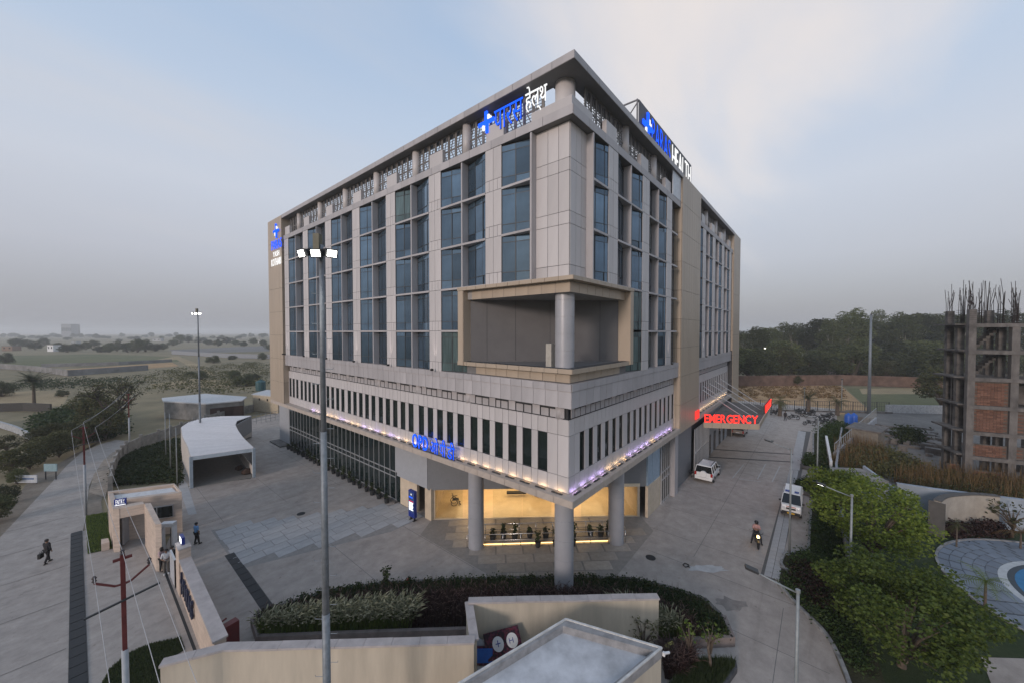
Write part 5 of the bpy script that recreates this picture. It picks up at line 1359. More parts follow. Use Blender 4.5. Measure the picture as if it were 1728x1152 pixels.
# ================================================================== distance: fields, walls, houses
dry = ground_mat('dry_field', (.33, .20, .10), (.46, .30, .16), .12, 1.2, bump=.8, bscale=1.5); green = ground_mat('crop_field', (.10, .115, .05), (.16, .15, .075), .05, .6); tan = ground_mat('tan_field', (.28, .21, .12), (.38, .295, .175), .05, .8)
def field(name, px, m, z=-.04): struct(MB().sheet([g(*p) for p in px], z).build(name, m))
field('dry_field', [(1240, 690), (1240, 652), (1300, 648), (1420, 650), (1440, 668), (1470, 694), (1420, 698)], dry)
field('crop_field', [(1428, 654), (1590, 655), (1600, 686), (1560, 694), (1475, 694), (1442, 668)], green)
field('tan_field', [(1475, 694), (1560, 690), (1600, 690), (1600, 700), (1480, 703)], tan, -.03)
field('dry_strip', [(1450, 655), (1580, 653), (1582, 664), (1455, 664)], tan, -.03)
field('crop_field', [(-20, 600), (170, 597), (310, 602), (300, 610), (100, 618), (-20, 622)], green)
field('dry_strip', [(70, 625), (290, 611), (302, 617), (160, 628), (110, 632)], dry, -.03)
field('tan_field', [(-20, 664), (60, 658), (120, 660), (105, 684), (-20, 690)], tan)
field('tan_field', [(250, 648), (330, 638), (395, 642), (390, 652), (300, 655)], tan)
field('tan_field', [(285, 590), (450, 583), (455, 592), (300, 596)], ground_mat('grey_field', (.15, .14, .13), (.20, .19, .18), .05, .8))
field('dirt_track', [(230, 612), (300, 600), (330, 612), (365, 632), (355, 634), (320, 618), (298, 606)], tan, -.02)
bwm = mat('old_brick', (.13, .082, .062), .95, var=.35, scale=.6, bump=.5, bscale=4)
def far_wall(label, px, h, m, w=.3):
    pts = [g(*p) for p in px]; wall_run('field_wall', label, pts, h, w, m)
far_wall('long red brick wall between the dry field and the wood', [(1235, 651), (1420, 649), (1590, 655)], 3.1, bwm)
gwm = mat('field_wall_grey', (.20, .195, .19), .95, var=.3, scale=.3)
far_wall('grey field wall crossing the left fields below the dry strip', [(-20, 620), (60, 626), (115, 634), (250, 624)], 2.2, gwm)
far_wall('grey field wall above the dry strip on the left', [(70, 619), (200, 615), (290, 610)], 1.5, gwm)
far_wall('dark low wall beside the tan field on the far left', [(-20, 694), (40, 692), (86, 694)], 1.6, mat('dark_wall', (.06, .055, .05), .95))
far_wall('pale grey far wall near the beige end of the building', [(290, 597), (380, 603), (456, 605)], 2.6, mat('pale_far_wall', (.25, .26, .28), .95))
far_wall('low white wall at the left edge above the roadside shrubs', [(-20, 714), (25, 728), (54, 742)], 1.0, mat('whitewash', (.33, .34, .35), .9))
# grey shed row and beige hut behind the garden
gs3 = thing('grey_shed', 'long low grey block shed with pale flat roof beyond the compound wall', 'building', (*g(330, 706), 0)); g0 = Vector(gs3.location[:2])
fp = [Vector(g(*p, 3.2)) - g0 for p in ((278, 676), (347, 680), (404, 675), (412, 669), (345, 664), (276, 671))]
MB().prism(fp, 0, 3.0).build('wall', mat('block_wall', (.20, .195, .185), .95, var=.25, scale=1.), gs3); MB().prism([p * 1.06 for p in fp], 3.0, 3.2).build('roof', mat('roof_pale', (.50, .50, .50), .8, var=.1), gs3)
e0, e1 = fp[1], fp[2]; eu = (e1 - e0).normalized(); en = Vector((eu.y, -eu.x))
for k in (.12, .42, .72): q = e0.lerp(e1, k); MB().obox(q + en * .05, q + eu * 2.0 + en * .05, .1, .1, 2.2).build('door', mat('brown_door', (.05, .028, .022), .7), gs3)
bh = thing('beige_hut', 'small beige hut with overhanging roof beside the beige end wall', 'building', (*g(448, 698), 0)); h0 = Vector(bh.location[:2])
fp = [Vector(g(*p, 3.4)) - h0 for p in ((425, 664), (470, 668), (492, 660), (450, 657))]
MB().prism([p * .94 for p in fp], 0, 3.2).build('wall', mat('hut_beige', (.46, .38, .27), .85), bh); MB().prism([p * 1.04 for p in fp], 3.2, 3.36).build('roof', mat('roof_pale', (.5, .5, .5), .8), bh)
for k in (.3, .6): q = fp[0].lerp(fp[1], k); MB().lathe([(.2, 2.3), (.2, 2.7)], 10, q.x, q.y - .05).build('vent', black, bh)
tk2 = thing('green_tank', 'dark teal water tank on the ground behind the beige hut', 'tank', (*g(440, 658), 0)); MB().lathe([(1.2, 0), (1.2, 2.4), (.5, 2.8), (0, 2.85)], 14).build('body', mat('teal', (.03, .09, .10), .6), tk2); MB().lathe([(.4, 2.8), (.4, 3.0), (0, 3.0)], 10).build('lid', mat('teal', (.03, .09, .10), .6), tk2)
yf = thing('yard_fence', 'grey tubular fence between the carport and the beige hut', 'fence', (*g(424, 716), 0)); f0 = Vector(yf.location[:2]); f1 = Vector(g(472, 706)) - f0
for i in range(7): p = f1 * (i / 6); MB().cyl(p.x, p.y, 0, 1.6, .04, n=6).build('post', steel_l, yf)
for z in (.5, 1.05, 1.55): MB().tube([(0, 0, z), (f1.x, f1.y, z)], .03, 5).build('rail', steel_l, yf)
def house(label, u, v, wpx, hpx, m, d=None, name='far_house', deep=6., win=2):
    d = d or CAMZ * FPX / (v - 560.5); q = dep(u, 600, d); w_ = wpx / FPX * d; h = hpx / FPX * d
    t = thing(name, label, 'building', (q.x, q.y, 0), -YAW)
    MB().box(-w_ / 2, w_ / 2, 0, deep, 0, h).build('wall', m, t); MB().box(-w_ / 2 - .2, w_ / 2 + .2, -.2, deep + .2, h, h + h * .05).build('roof', concrete, t)
    for k in range(win): x = -w_ / 2 + w_ * (k + .5) / win; MB().box(x - w_ * .08, x + w_ * .08, -.06, -.01, h * .45, h * .75).build('window', glass_d, t)
    return t
house('small white two storey house among the left fields', 85, 593, 10, 11, white)
house('pale house roof showing between the far left trees', 124, 582, 8, 6, mat('pale_house', (.4, .4, .4), .9)); house('brown shed far left beside the trees', 12, 592, 18, 8, mat('brown_house', (.22, .15, .11), .9)); house('low pale shed in the far trees left of the building', 265, 576, 14, 5, mat('pale_house', (.4, .4, .4), .9))
house('large grey hazy block on the left horizon', 113, 0, 17, 9.5 + 11, mat('far_block', (.2, .2, .21), .9), 1250, 'far_block', 25., 5)
house('white house far right of the left fields', 440, 578, 8, 4, white); house('small ruined brick shed in front of the wood', 1412, 649, 14, 12, mat('ruin', (.26, .22, .18), .9), deep=4.); house('pink roofed shed before the wood', 1425, 634, 14, 6, mat('pink_shed', (.3, .22, .22), .9))
ch = thing('chimney_stack', 'thin hazy chimney on the left horizon', 'chimney', (*dep(134, 560, 1250)[:2], 0)); MB().tube([(0, 0, 0), (0, 0, 38)], [2.0, 1.3], 10).build('stack', concd, ch); MB().cyl(0, 0, 36, 38.3, 1.6, n=10).build('rim', concd, ch)
bb_ = thing('billboard', 'white roadside hoarding panel on the left road shoulder', 'sign', (*g(44, 815), 0), -YAW); MB().box(-1.2, 1.2, -.04, .04, .1, .9).build('panel', mat('hoarding', (.45, .47, .5), .6, var=.1, scale=5), bb_); MB().box(-1.0, .9, -.05, -.042, .45, .6).build('printed_stripe', mat('stripe_blue', (.06, .12, .25), .6), bb_); MB().box(-1.15, -1.05, -.02, .02, 0, .1).build('post', alud, bb_); MB().box(1.05, 1.15, -.02, .02, 0, .1).build('post', alud, bb_)
rs = thing('road_sign', 'small teal notice board on posts at the road edge', 'sign', (*g(86, 808), 0), -YAW); MB().box(-.7, .7, -.04, .04, .9, 1.7).build('panel', mat('teal_board', (.22, .32, .35), .6), rs); MB().box(-.6, -.52, -.03, .03, 0, .9).build('post', alud, rs); MB().box(.52, .6, -.03, .03, 0, .9).build('post', alud, rs)
# ================================================================== vegetation
rng = np.random.default_rng(11)
def leaf_mesh(name, P, size, m, flat=.8, aspect=1.7, Nrm=None):
    """small leaf quads at points P (n,3)"""
    n = len(P); P = np.asarray(P, float)
    s = size * rng.uniform(.6, 1.35, (n, 1))
    a = rng.normal(size=(n, 3)); a /= np.linalg.norm(a, axis=1, keepdims=True); a[:, 2] *= .6
    b = rng.normal(size=(n, 3)); b[:, 2] *= flat; b = np.cross(a, b); b /= np.linalg.norm(b, axis=1, keepdims=True) + 1e-9
    v = np.stack([P - a * s * aspect / 2, P + b * s * .5 - a * s * .1, P + a * s * aspect / 2, P - b * s * .5 - a * s * .1], 1).reshape(-1, 3)
    me = bpy.data.meshes.new(name); me.vertices.add(4 * n); me.vertices.foreach_set('co', v.ravel())
    me.loops.add(4 * n); me.loops.foreach_set('vertex_index', np.arange(4 * n, dtype=np.int32))
    me.polygons.add(n); me.polygons.foreach_set('loop_start', np.arange(0, 4 * n, 4, dtype=np.int32)); me.polygons.foreach_set('loop_total', np.full(n, 4, dtype=np.int32))
    me.materials.append(m); me.update(); me.validate()
    return me
def clump_points(cents, rads, per, squash=.75, shell=.55):
    out = []
    for c, r in zip(cents, rads):
        k = max(3, int(per * r ** 2)); d = rng.normal(size=(k, 3)); d /= np.linalg.norm(d, axis=1, keepdims=True)
        rr = r * (shell + (1 - shell) * rng.uniform(0, 1, (k, 1)) ** .6); p = d * rr; p[:, 2] *= squash; out.append(np.asarray(c) + p)
    return np.concatenate(out)
gl_bright = leafmat('leaf_bright', (.07, .11, .014), (.18, .225, .04)); gl_mid = leafmat('leaf_mid', (.055, .092, .016), (.145, .195, .04)); gl_dark = leafmat('leaf_dark', (.02, .032, .011), (.052, .072, .024))
gl_far = leafmat('leaf_far', (.034, .044, .018), (.095, .106, .042), 1.0); gl_olive = leafmat('leaf_olive', (.045, .052, .02), (.115, .112, .045)); gl_purple = leafmat('leaf_purple', (.018, .009, .009), (.055, .028, .024)); gl_dry = leafmat('leaf_dry', (.13, .075, .03), (.26, .17, .075)); gl_pale = leafmat('leaf_pale', (.14, .145, .08), (.42, .40, .28)); gl_shrub = leafmat('leaf_shrub', (.016, .034, .010), (.050, .078, .022))
def broad_tree(seed, h, rw, ncl, per, lsize, m, trunk_h, up=.0, clr=(.22, .4), barkm=None, name='tree', squash=.75, top=.95):
    rs_ = random.Random(seed); cents, rads = [], []
    zc = (trunk_h + h) / 2; hz = (h - trunk_h) / 2
    for i in range(ncl):
        for _ in range(20):
            d = Vector((rs_.gauss(0, 1), rs_.gauss(0, 1), rs_.gauss(0, 1))).normalized(); q = rs_.uniform(.45, 1.0) ** .5
            if d.z > -.75: break
        k = rs_.uniform(*clr) * rw; wob = 1 + .25 * math.sin(3 * math.atan2(d.y, d.x) + seed)
        p = Vector((d.x * rw * q * wob * .82, d.y * rw * q * wob * .82, zc + d.z * hz * q * .85)); cents.append(tuple(p)); rads.append(k)
    crown = leaf_mesh(name + '_crown', clump_points(cents, rads, per, squash), lsize, m)
    t = MB(); t.tube([(0, 0, -.1), (rs_.uniform(-.1, .1), 0, trunk_h * .5), (rs_.uniform(-.2, .2), rs_.uniform(-.2, .2), trunk_h), (0, 0, zc)], [.045 * rw + .06, .036 * rw + .05, .03 * rw + .04, .02], 8)
    for c in cents[:min(ncl, 16)]:
        st_ = Vector((0, 0, trunk_h * rs_.uniform(.65, 1.05))); e = Vector(c); mid = st_.lerp(e, .5) + Vector((0, 0, .06 * h)); t.tube([st_, mid, e], [.02 * rw + .03, .012 * rw + .02, .01], 5)
    return t.mesh(name + '_trunk', barkm or bark, True), crown
def put_tree(name, label, meshes, loc, rz=0., sc=1., group=None, cat='tree'):
    t = thing(name, label, cat, loc, rz, group, sc); obj('trunk', meshes[0], t); obj('crown', meshes[1], t); return t
# near trees
put_tree('leafy_tree', 'big bright green leafy tree behind the lit street lamp', broad_tree(3, 6.1, 3.4, 100, 240, .115, gl_bright, .9, clr=(.13, .26)), (*w2l(25.0, 25.2), 0), 0, 1.0)
put_tree('leafy_tree', 'big dark green leafy tree at the bottom right', broad_tree(5, 5.3, 3.2, 110, 270, .105, gl_mid, .4, clr=(.13, .27)), (*w2l(18.7, 17.3), 0))
put_tree('leafy_tree', 'smaller bright green tree behind the big bright tree', broad_tree(9, 4.6, 2.3, 50, 200, .13, gl_bright, 1.0), (*w2l(28.0, 31.0), 0))
put_tree('leafy_tree', 'low green tree between the two big trees and the curved kerb bed', broad_tree(12, 3.4, 1.8, 40, 230, .11, gl_mid, .5), (*w2l(20.4, 20.4), 0))
# woods behind the brick wall
euca = [broad_tree(20 + i, 24, 5.6 + i % 3, 60, 26, .42, gl_far, 5., clr=(.20, .40), barkm=barkp, name='wood_tree', squash=.9) for i in range(4)]
wd = [broad_tree(30 + i, 13, 6.0, 44, 26, .40, gl_far, 1.2, clr=(.25, .42), name='field_tree') for i in range(3)]
wd2 = [broad_tree(40 + i, 9, 4.3, 40, 38, .30, gl_olive, .9, clr=(.25, .4), name='olive_tree') for i in range(2)]
tops = [(1252, 556), (1275, 548), (1296, 545), (1318, 540), (1340, 538), (1360, 545), (1384, 528), (1402, 533), (1424, 524), (1438, 516), (1462, 530), (1484, 518), (1503, 532), (1524, 522), (1545, 518), (1562, 524), (1580, 521), (1598, 523), (1620, 519), (1648, 522), (1680, 520), (1712, 519)]
k = 0
for i, (u, v) in enumerate(tops):
    d = 150 + random.uniform(0, 45); zt = CAMZ + (560.5 - v) / FPX * d
    p = dep(u, 600, d); put_tree('wood_tree', 'tall hazy tree in the wood behind the brick wall, %s from the left' % ordw(i), euca[i % 4], (p.x, p.y, 0), random.uniform(0, 6), zt / 24.6, 'tall trees of the wood')
for i in range(26):
    u = 1245 + i * 19 + random.uniform(-6, 6); d = random.uniform(126, 150); p = dep(u, 600, d)
    put_tree('wood_tree', 'lower tree along the front of the wood, %s from the left' % ordw(i), wd[i % 3], (p.x, p.y, -1.6), random.uniform(0, 6), (random.uniform(.75, 1.2), random.uniform(.75, 1.2), random.uniform(.7, 1.2)), 'lower trees of the wood')
for i in range(12):
    u = 1250 + i * 30; p = dep(u, 600, random.uniform(200, 230)); put_tree('wood_tree', 'pale hazy tree at the back of the wood, %s from the left' % ordw(i), euca[i % 4], (p.x, p.y, 0), random.uniform(0, 6), random.uniform(.72, .85), 'back trees of the wood')
for (u, v, s, lab, ms_) in ((1316, 637, 1.25, 'round bright olive tree standing alone before the wood', wd2[0]), (1440, 641, .95, 'dark spreading bush tree left of the tall mast', wd[1]), (1497, 642, .8, 'rounded green bush tree right of the tall mast', wd2[1]), (1530, 645, .65, 'grey green bush before the brick wall', wd2[0]), (1588, 690, .95, 'tree growing against the unfinished building', wd2[1]), (1583, 655, 1.0, 'tree behind the left edge of the unfinished building', wd[0]), (1345, 650, .35, 'small pale bush at the brick wall', wd2[1])):
    put_tree('field_tree', lab, ms_, (*g(u, v), 0), random.uniform(0, 6), s if s != .95 or u < 1500 else 1.0)
# left distance
i = 0
for u, v, s in [(8, 612, 1.0), (28, 586, 1.1), (45, 583, 1.0), (60, 590, .8), (75, 583, .9), (98, 592, 1.0), (112, 594, .9), (128, 592, .95), (145, 590, .8), (158, 585, .9), (172, 594, .8), (185, 594, .8), (198, 592, .9), (215, 594, .85), (232, 594, 1.0), (246, 593, .95), (262, 592, .9), (275, 590, .7), (292, 583, .9), (303, 580, 1.2), (318, 578, 1.1), (334, 578, .9), (352, 582, .8), (368, 584, .8), (382, 580, .9), (398, 582, .8), (412, 584, .75), (428, 580, .9), (444, 584, .8), (455, 590, .7), (360, 612, .75), (392, 606, .6), (443, 606, .7), (413, 650, .75), (395, 640, .5), (430, 640, .5), (2, 668, .6), (320, 634, .45), (340, 640, .5), (105, 668, .3)]:
    put_tree('far_field_tree', 'dark hazy field tree on the left plain, %s in the row' % ordw(i), wd[i % 3], (*g(u, v), -1.5 * s), random.uniform(0, 6), tuple(x * s * (.8 if v < 600 else .55) for x in (1.15 * random.uniform(.8, 1.25), 1.1, random.uniform(.75, 1.2))), 'trees on the left plain'); i += 1
i = 0
for u in range(-5, 460, 12):
    d = random.uniform(600, 1300); p = dep(u + random.uniform(-5, 5), 600, d); put_tree('horizon_tree', 'faint tree on the left horizon, %s from the left' % ordw(i), wd[i % 3], (p.x, p.y, -1.6 * d / 900), random.uniform(0, 6), tuple(x * random.uniform(.7, 1.2) * (d / 950) for x in (1.2, 1.2, .9)), 'trees on the left horizon'); i += 1
# bare spreading tree behind the road
def bare_tree(loc, label, seed, h):
    rs_ = random.Random(seed); t = thing('bare_tree', label, 'tree', loc); b = MB(); tips = []
    def grow(p, d, ln, r, lv):
        n = 3; pts = [p]; dd = d.copy()
        for _ in range(n): dd = (dd + Vector((rs_.uniform(-.25, .25), rs_.uniform(-.25, .25), rs_.uniform(-.1, .16)))).normalized(); pts.append(pts[-1] + dd * ln / n)
        b.tube(pts, [r, r * .88, r * .78, r * .66], 6 if lv < 2 else 4, False)
        if lv > 2: tips.extend(pts[1:])
        if lv < 5:
            for k in range(3 if lv < 4 else 2):
                a = rs_.uniform(0, 6.28); s = rs_.uniform(.5, 1.0); nd = (dd + Vector((math.cos(a) * s, math.sin(a) * s, rs_.uniform(-.15, .35)))).normalized(); grow(pts[rs_.choice((2, 3, 3))], nd, ln * rs_.uniform(.62, .82), r * .58, lv + 1)
    grow(Vector((0, 0, -.1)), Vector((.05, 0, 1)), h * .28, h * .035, 0)
    b.build('branches', mat('dark_bark', (.055, .042, .035), .95), t)
    P = np.array([tuple(q) for q in tips]); P = np.repeat(P, 3, 0) + rng.normal(size=(len(P) * 3, 3)) * .3
    obj('sparse_leaves', leaf_mesh('sparse_leaves', P, .16, gl_olive), t); return t
bare_tree((*g(208, 726), 0), 'large half bare spreading tree behind the curved compound wall', 4, 11.5)
put_tree('field_tree', 'green leafy tree beside the half bare tree', wd2[0], (*g(160, 722), 0), 1., .7)
put_tree('field_tree', 'dark shrub tree where the road bends', wd2[1], (*g(178, 742), 0), 2., .55)
for j, (u, v, s) in enumerate(((20, 800, .5), (50, 790, .55), (75, 778, .55), (100, 770, .6), (125, 758, .55), (148, 748, .5), (90, 745, .5), (118, 738, .45), (60, 752, .45), (12, 760, .4), (150, 735, .5))):
    put_tree('roadside_shrub', 'bushy green roadside shrub left of the road, %s in the thicket' % ordw(j), wd2[j % 2], (*g(u, v), -.3), j * 1.3, s * .72, 'roadside shrubs', 'shrub')
for j, (u, v, s) in enumerate(((8, 850, .3), (-5, 880, .35), (30, 815, .25))):
    put_tree('roadside_shrub', 'low dark bush at the left picture edge by the road, %s from the top' % ORD[2 - j], wd[j % 3], (*g(u, v), -.2), j, s * .55, 'low roadside bushes', 'shrub')
# palms
def palm(loc, label, h, fl, n=26, seed=1, droop=1.0, tr=.16, group=None, fm=None, name='palm_tree'):
    rs_ = random.Random(seed); t = thing(name, label, 'palm', loc, group=group)
    prof = []; z = 0
    while z < h: prof += [(tr * (1.1 - .3 * z / h), z), (tr * (.92 - .3 * z / h), z + .12)]; z += .22
    MB().lathe(prof, 9).build('trunk', bark, t)
    b = MB()
    for i in range(n):
        a = 2 * math.pi * i / n + rs_.uniform(-.2, .2); el = rs_.uniform(-.2, 1.25); ln = fl * rs_.uniform(.8, 1.1); p = Vector((0, 0, h)); d = Vector((math.cos(a) * math.cos(el), math.sin(a) * math.cos(el), math.sin(el))); side = Vector((-math.sin(a), math.cos(a), 0)); pts = [p]
        for k in range(7): d = (d + Vector((0, 0, -.13 * droop))).normalized(); pts.append(pts[-1] + d * ln / 7)
        for k in range(1, 8):
            q0, q1 = pts[k - 1], pts[k]; w0 = ln * .26 * math.sin(math.pi * (k / 8.5) ** .7)
            for s in (-1, 1):
                for e in (0., .5):
                    base = q0.lerp(q1, e); tip = base + side * s * w0 + (q1 - q0) * .9 - Vector((0, 0, w0 * .35)); wd_ = (q1 - q0) * .22; b.add([base, base + wd_, tip], [(0, 1, 2)])
        b.tube(pts, [.02 * fl / 2 * (1 - k / 9) for k in range(8)], 3, False)
    b.build('fronds', fm or gl_dark, t); return t
palm((*g(58, 692), 0), 'tall feathery palm at the left of the tan field', 6.0, 3.0, 44, 2, 1.1, .28)
for j, (u, v, h) in enumerate(((1316, 701, 2.9), (1364, 697, 3.0), (1413, 700, 2.5))): palm((*g(u, v), 0), '%s from the left of the three date palms by the car park fence' % ORD[j], h, 2.3, 22, 10 + j, (1.6, .7, 1.3)[j], .36, 'car park palms', gl_olive)
palm((*g(1662, 1028), 0), 'young feathery palm beside the round plaza', 1.7, 1.35, 12, 20, 1.3, .07, fm=gl_mid); palm((*g(1614, 922), 0), 'thin young palm in front of the curved wall', 1.7, .9, 10, 21, 1.2, .05, fm=gl_olive); palm((*g(1722, 925), 0), 'small ragged palm at the right picture edge', 1.2, 1.5, 10, 22, 1.6, .06, fm=gl_dry)
put_tree('small_tree', 'slender pale tree before the park wall at the right edge', broad_tree(60, 3.2, 1.2, 16, 60, .16, gl_olive, .9), (*g(1708, 905), 0))
# ---- planted masses that cannot be counted
def in_poly(x, y, poly):
    c = False; n = len(poly)
    for i in range(n):
        x0, y0 = poly[i][:2]; x1, y1 = poly[(i + 1) % n][:2]
        if (y0 > y) != (y1 > y) and x < (x1 - x0) * (y - y0) / (y1 - y0 + 1e-12) + x0: c = not c
    return c
def scatter(poly, n):
    xs = [p[0] for p in poly]; ys = [p[1] for p in poly]; out = []
    while len(out) < n:
        x, y = random.uniform(min(xs), max(xs)), random.uniform(min(ys), max(ys))
        if in_poly(x, y, poly): out.append((x, y))
    return out
def mass(name, label, cat, poly, nplants, h, r, per, ls, m, z0=0., hv=.3, flat=.35):
    P = []
    for x, y in scatter(poly, nplants):
        hh = h * random.uniform(1 - hv, 1 + hv); q = rng.normal(size=(per, 3)) * (r * .5, r * .5, 0) + (x, y, z0); q[:, 2] = z0 + hh * rng.uniform(.05, 1, per) ** .8; P.append(q)
    return stuff(obj(name, leaf_mesh(name, np.concatenate(P), ls, m, flat)), label, cat)
def blades(name, label, cat, poly, n, h, lean, w, m, z0=0., plume=None, pw=.02, hv=.25, wind=(0, 0)):
    V, F = [], []; V2, F2 = [], []
    for x, y in scatter(poly, n):
        hh = h * random.uniform(1 - hv, 1 + hv); a = random.uniform(0, 6.28); l = lean * random.uniform(.3, 1) * hh; dx, dy = math.cos(a) * l + wind[0], math.sin(a) * l + wind[1]; px_, py_ = -math.sin(a) * w, math.cos(a) * w; o = len(V)
        V += [(x - px_, y - py_, z0), (x + px_, y + py_, z0), (x + dx * .4 + px_ * .8, y + dy * .4 + py_ * .8, z0 + hh * .65), (x + dx * .4 - px_ * .8, y + dy * .4 - py_ * .8, z0 + hh * .65), (x + dx, y + dy, z0 + hh)]
        F += [(o, o + 1, o + 2, o + 3), (o + 3, o + 2, o + 4)]
        if plume and random.random() < plume:
            o = len(V2); p0 = Vector((x + dx * .75, y + dy * .75, z0 + hh * .9)); d = Vector((dx * .8, dy * .8, hh * .25)); p1 = p0 + d * .55; p2 = p1 + d * .5 - Vector((0, 0, hh * .08)); s = Vector((-dy, dx, 0)); s = s.normalized() * pw if s.length > 0 else Vector((pw, 0, 0)); up = Vector((0, 0, pw))
            V2 += [p0, p1 + s, p1 - s, p2, p1 + up, p1 - up]; F2 += [(o, o + 1, o + 3, o + 2), (o, o + 4, o + 3, o + 5)]
    me = bpy.data.meshes.new(name); me.from_pydata(V + [tuple(q) for q in V2], [], F + [tuple(i + len(V) for i in f) for f in F2]); me.materials.append(m)
    if plume: me.materials.append(gl_pale if plume > .25 else gl_purple_tip); me.polygons.foreach_set('material_index', [0] * len(F) + [1] * len(F2))
    me.update(); return stuff(obj(name, me), label, cat)
gl_purple_tip = leafmat('leaf_purple_tip', (.05, .028, .024), (.15, .10, .085))
bp = [Vector(p) for p in bk]; fp_ = [Vector(p) for p in ft]
def bandpoly(a, b, pts0, pts1): return None
cenb = Vector((0, 0))
# rows across the bed: front (towards the wall) to back
def bedline(frac):
    """polyline at a fraction from the back edge (0) to the front edge (1)"""
    fr_pts = curve([fp_[4], fp_[3], fp_[2], fp_[1], fp_[0]], 4); bkp = curve(bp, 3); out = []
    for i in range(31):
        t = i / 30
        def at(L_): s = t * (len(L_) - 1); j = min(int(s), len(L_) - 2); return L_[j].lerp(L_[j + 1], s - j)
        out.append(at(bkp).lerp(at(fr_pts), frac))
    return out
l0, l1, l2, l3 = bedline(.06), bedline(.42), bedline(.66), bedline(.95)
mass('hedge_rows', 'rows of low dark green shrubs along the back of the planter bed', 'hedge', l0 + l1[::-1], 900, .40, .22, 26, .08, gl_shrub, .3)
blades('hedge_stems', 'upright pale shoots standing among the planter shrubs', 'shrub stems', l0 + l1[::-1], 1500, .58, .1, .012, gl_olive, .3)
blades('purple_grass', 'dark purple fountain grass in the middle of the planter bed', 'grass', l1 + l2[::-1], 9000, .75, .55, .012, gl_purple, .3, .22, .018)
blades('purple_grass', 'dark purple grass band along the front centre of the planter bed', 'grass', l2[9:26] + l3[9:26][::-1], 6000, .75, .55, .012, gl_purple, .3, .2, .018)
blades('plume_grass', 'pale plumed fountain grass at the left end of the planter bed', 'grass', l2[:11] + l3[:11][::-1], 5200, .85, .5, .011, gl_mid, .3, .55, .035, wind=(.08, -.08))
blades('plume_grass', 'pale plumed fountain grass at the right end of the planter bed', 'grass', l2[22:] + l3[22:][::-1], 5200, 1.0, .45, .011, gl_mid, .3, .5, .034, wind=(-.1, .1))
blades('dark_grass', 'short dark grass in the small curved kerb planter', 'grass', b2r, 5200, .42, .4, .01, gl_dark, .1)
pb = [g(1122, 1145), g(1120, 1108), g(1165, 1110), g(1172, 1128), g(1150, 1152)]
blades('purple_grass', 'dark purple grass clump beside the cream guard room wall', 'grass', pb, 2600, .8, .6, .012, gl_purple, 0, .2, .018)
bed1p = [(13.9, -9.6), (12.2, -9.8), (10.2, -9.5), (6.9, -11.9), (5.2, -12.4), (5.2, -13.0), (12, -12.6), (23.5, -12.3), (23.5, -10.9), (16, -10.9)]
mass('shrub_bed', 'dense dark green shrubs between the right drive kerb and the wall', 'shrubs', bed1p, 480, .5, .5, 55, .085, gl_shrub)
mass('shrub_bed', 'brownish groundcover shrubs in the bed near the curved kerb', 'shrubs', [(13.4, -9.9), (10.4, -9.9), (8.4, -11.2), (9.5, -12.2), (14.0, -11.8)], 130, .6, .45, 50, .08, gl_purple)
mass('shrub_bed', 'dark shrubs along the far part of the right drive', 'shrubs', [(25, -10.9), (25, -12.3), (57, -13.3), (57, -11.2), (44, -11.2), (36, -11.6)], 420, .85, .6, 40, .14, gl_shrub)
mass('shrub_bed', 'dark shrubs at the far bend of the right drive', 'shrubs', [(57, -10.8), (63, -12.8), (62, -16), (52, -14.2), (50, -12)], 130, 1.2, .8, 60, .16, gl_shrub)
for i, (u, v, lx, ly) in enumerate(((1358, 826, 1.4, .55), (1366, 784, 2.0, .45))):
    q = g(u, v); mass('planter_shrub', 'green shrubs filling the %s box planter' % ('nearer' if i == 0 else 'farther'), 'shrubs', [(q[0] - lx, q[1] - ly), (q[0] + lx, q[1] - ly), (q[0] + lx, q[1] + ly), (q[0] - lx, q[1] + ly)], 26, .7, .4, 60, .11, gl_shrub, .3)
gp = [g(192, 818), g(196, 792), g(210, 774), g(232, 762), g(262, 752), g(298, 742), g(300, 770), g(298, 800), g(302, 822), g(292, 812)]
mass('ground_cover', 'dark leafy ground cover filling the garden behind the gate house', 'ground cover', gp, 1500, .4, .5, 22, .17, gl_dark)
lp_ = [(-16.9, 34.2), (-16.9, 28.9), (-18.0, 28.9), (-18.0, 34.2)]
struct(MB().sheet([g(145, 870), g(180, 864), g(190, 925), g(148, 934)], .02).build('lawn_strip', lawn_m)); blades('lawn_grass', 'short green lawn strip beside the gate house', 'grass', [g(145, 870), g(180, 864), g(190, 925), g(148, 934)], 5000, .10, .4, .012, gl_mid, .02)
lw2 = [g(172, 1152), g(185, 1128), g(215, 1102), g(255, 1085), g(305, 1075), g(312, 1095), g(275, 1120), g(273, 1190), g(165, 1190)]
struct(MB().sheet(lw2, .012).build('lawn_corner', lawn_m)); blades('lawn_grass', 'dark curved lawn corner below the sign wall', 'grass', lw2, 8000, .10, .4, .012, gl_dark, .012)
rp_ = [g(1400, 798), g(1410, 760), g(1440, 745), g(1490, 762), g(1500, 800), g(1460, 806)]
blades('dry_reeds', 'tall dry brown reeds below the stair railing', 'reeds', rp_, 1700, 1.7, .4, .016, gl_dry, 0, hv=.6)
rp2_ = [g(1500, 812), g(1560, 800), g(1640, 805), g(1740, 820), g(1740, 850), g(1640, 842), g(1540, 828)]
blades('dry_reeds', 'tall dry brown reeds in front of the unfinished building', 'reeds', rp2_, 1900, 1.5, .4, .016, gl_dry, 0, hv=.7)
mass('weed_thicket', 'olive weeds among the reeds before the unfinished building', 'weeds', rp2_, 150, .9, .9, 40, .14, gl_olive)
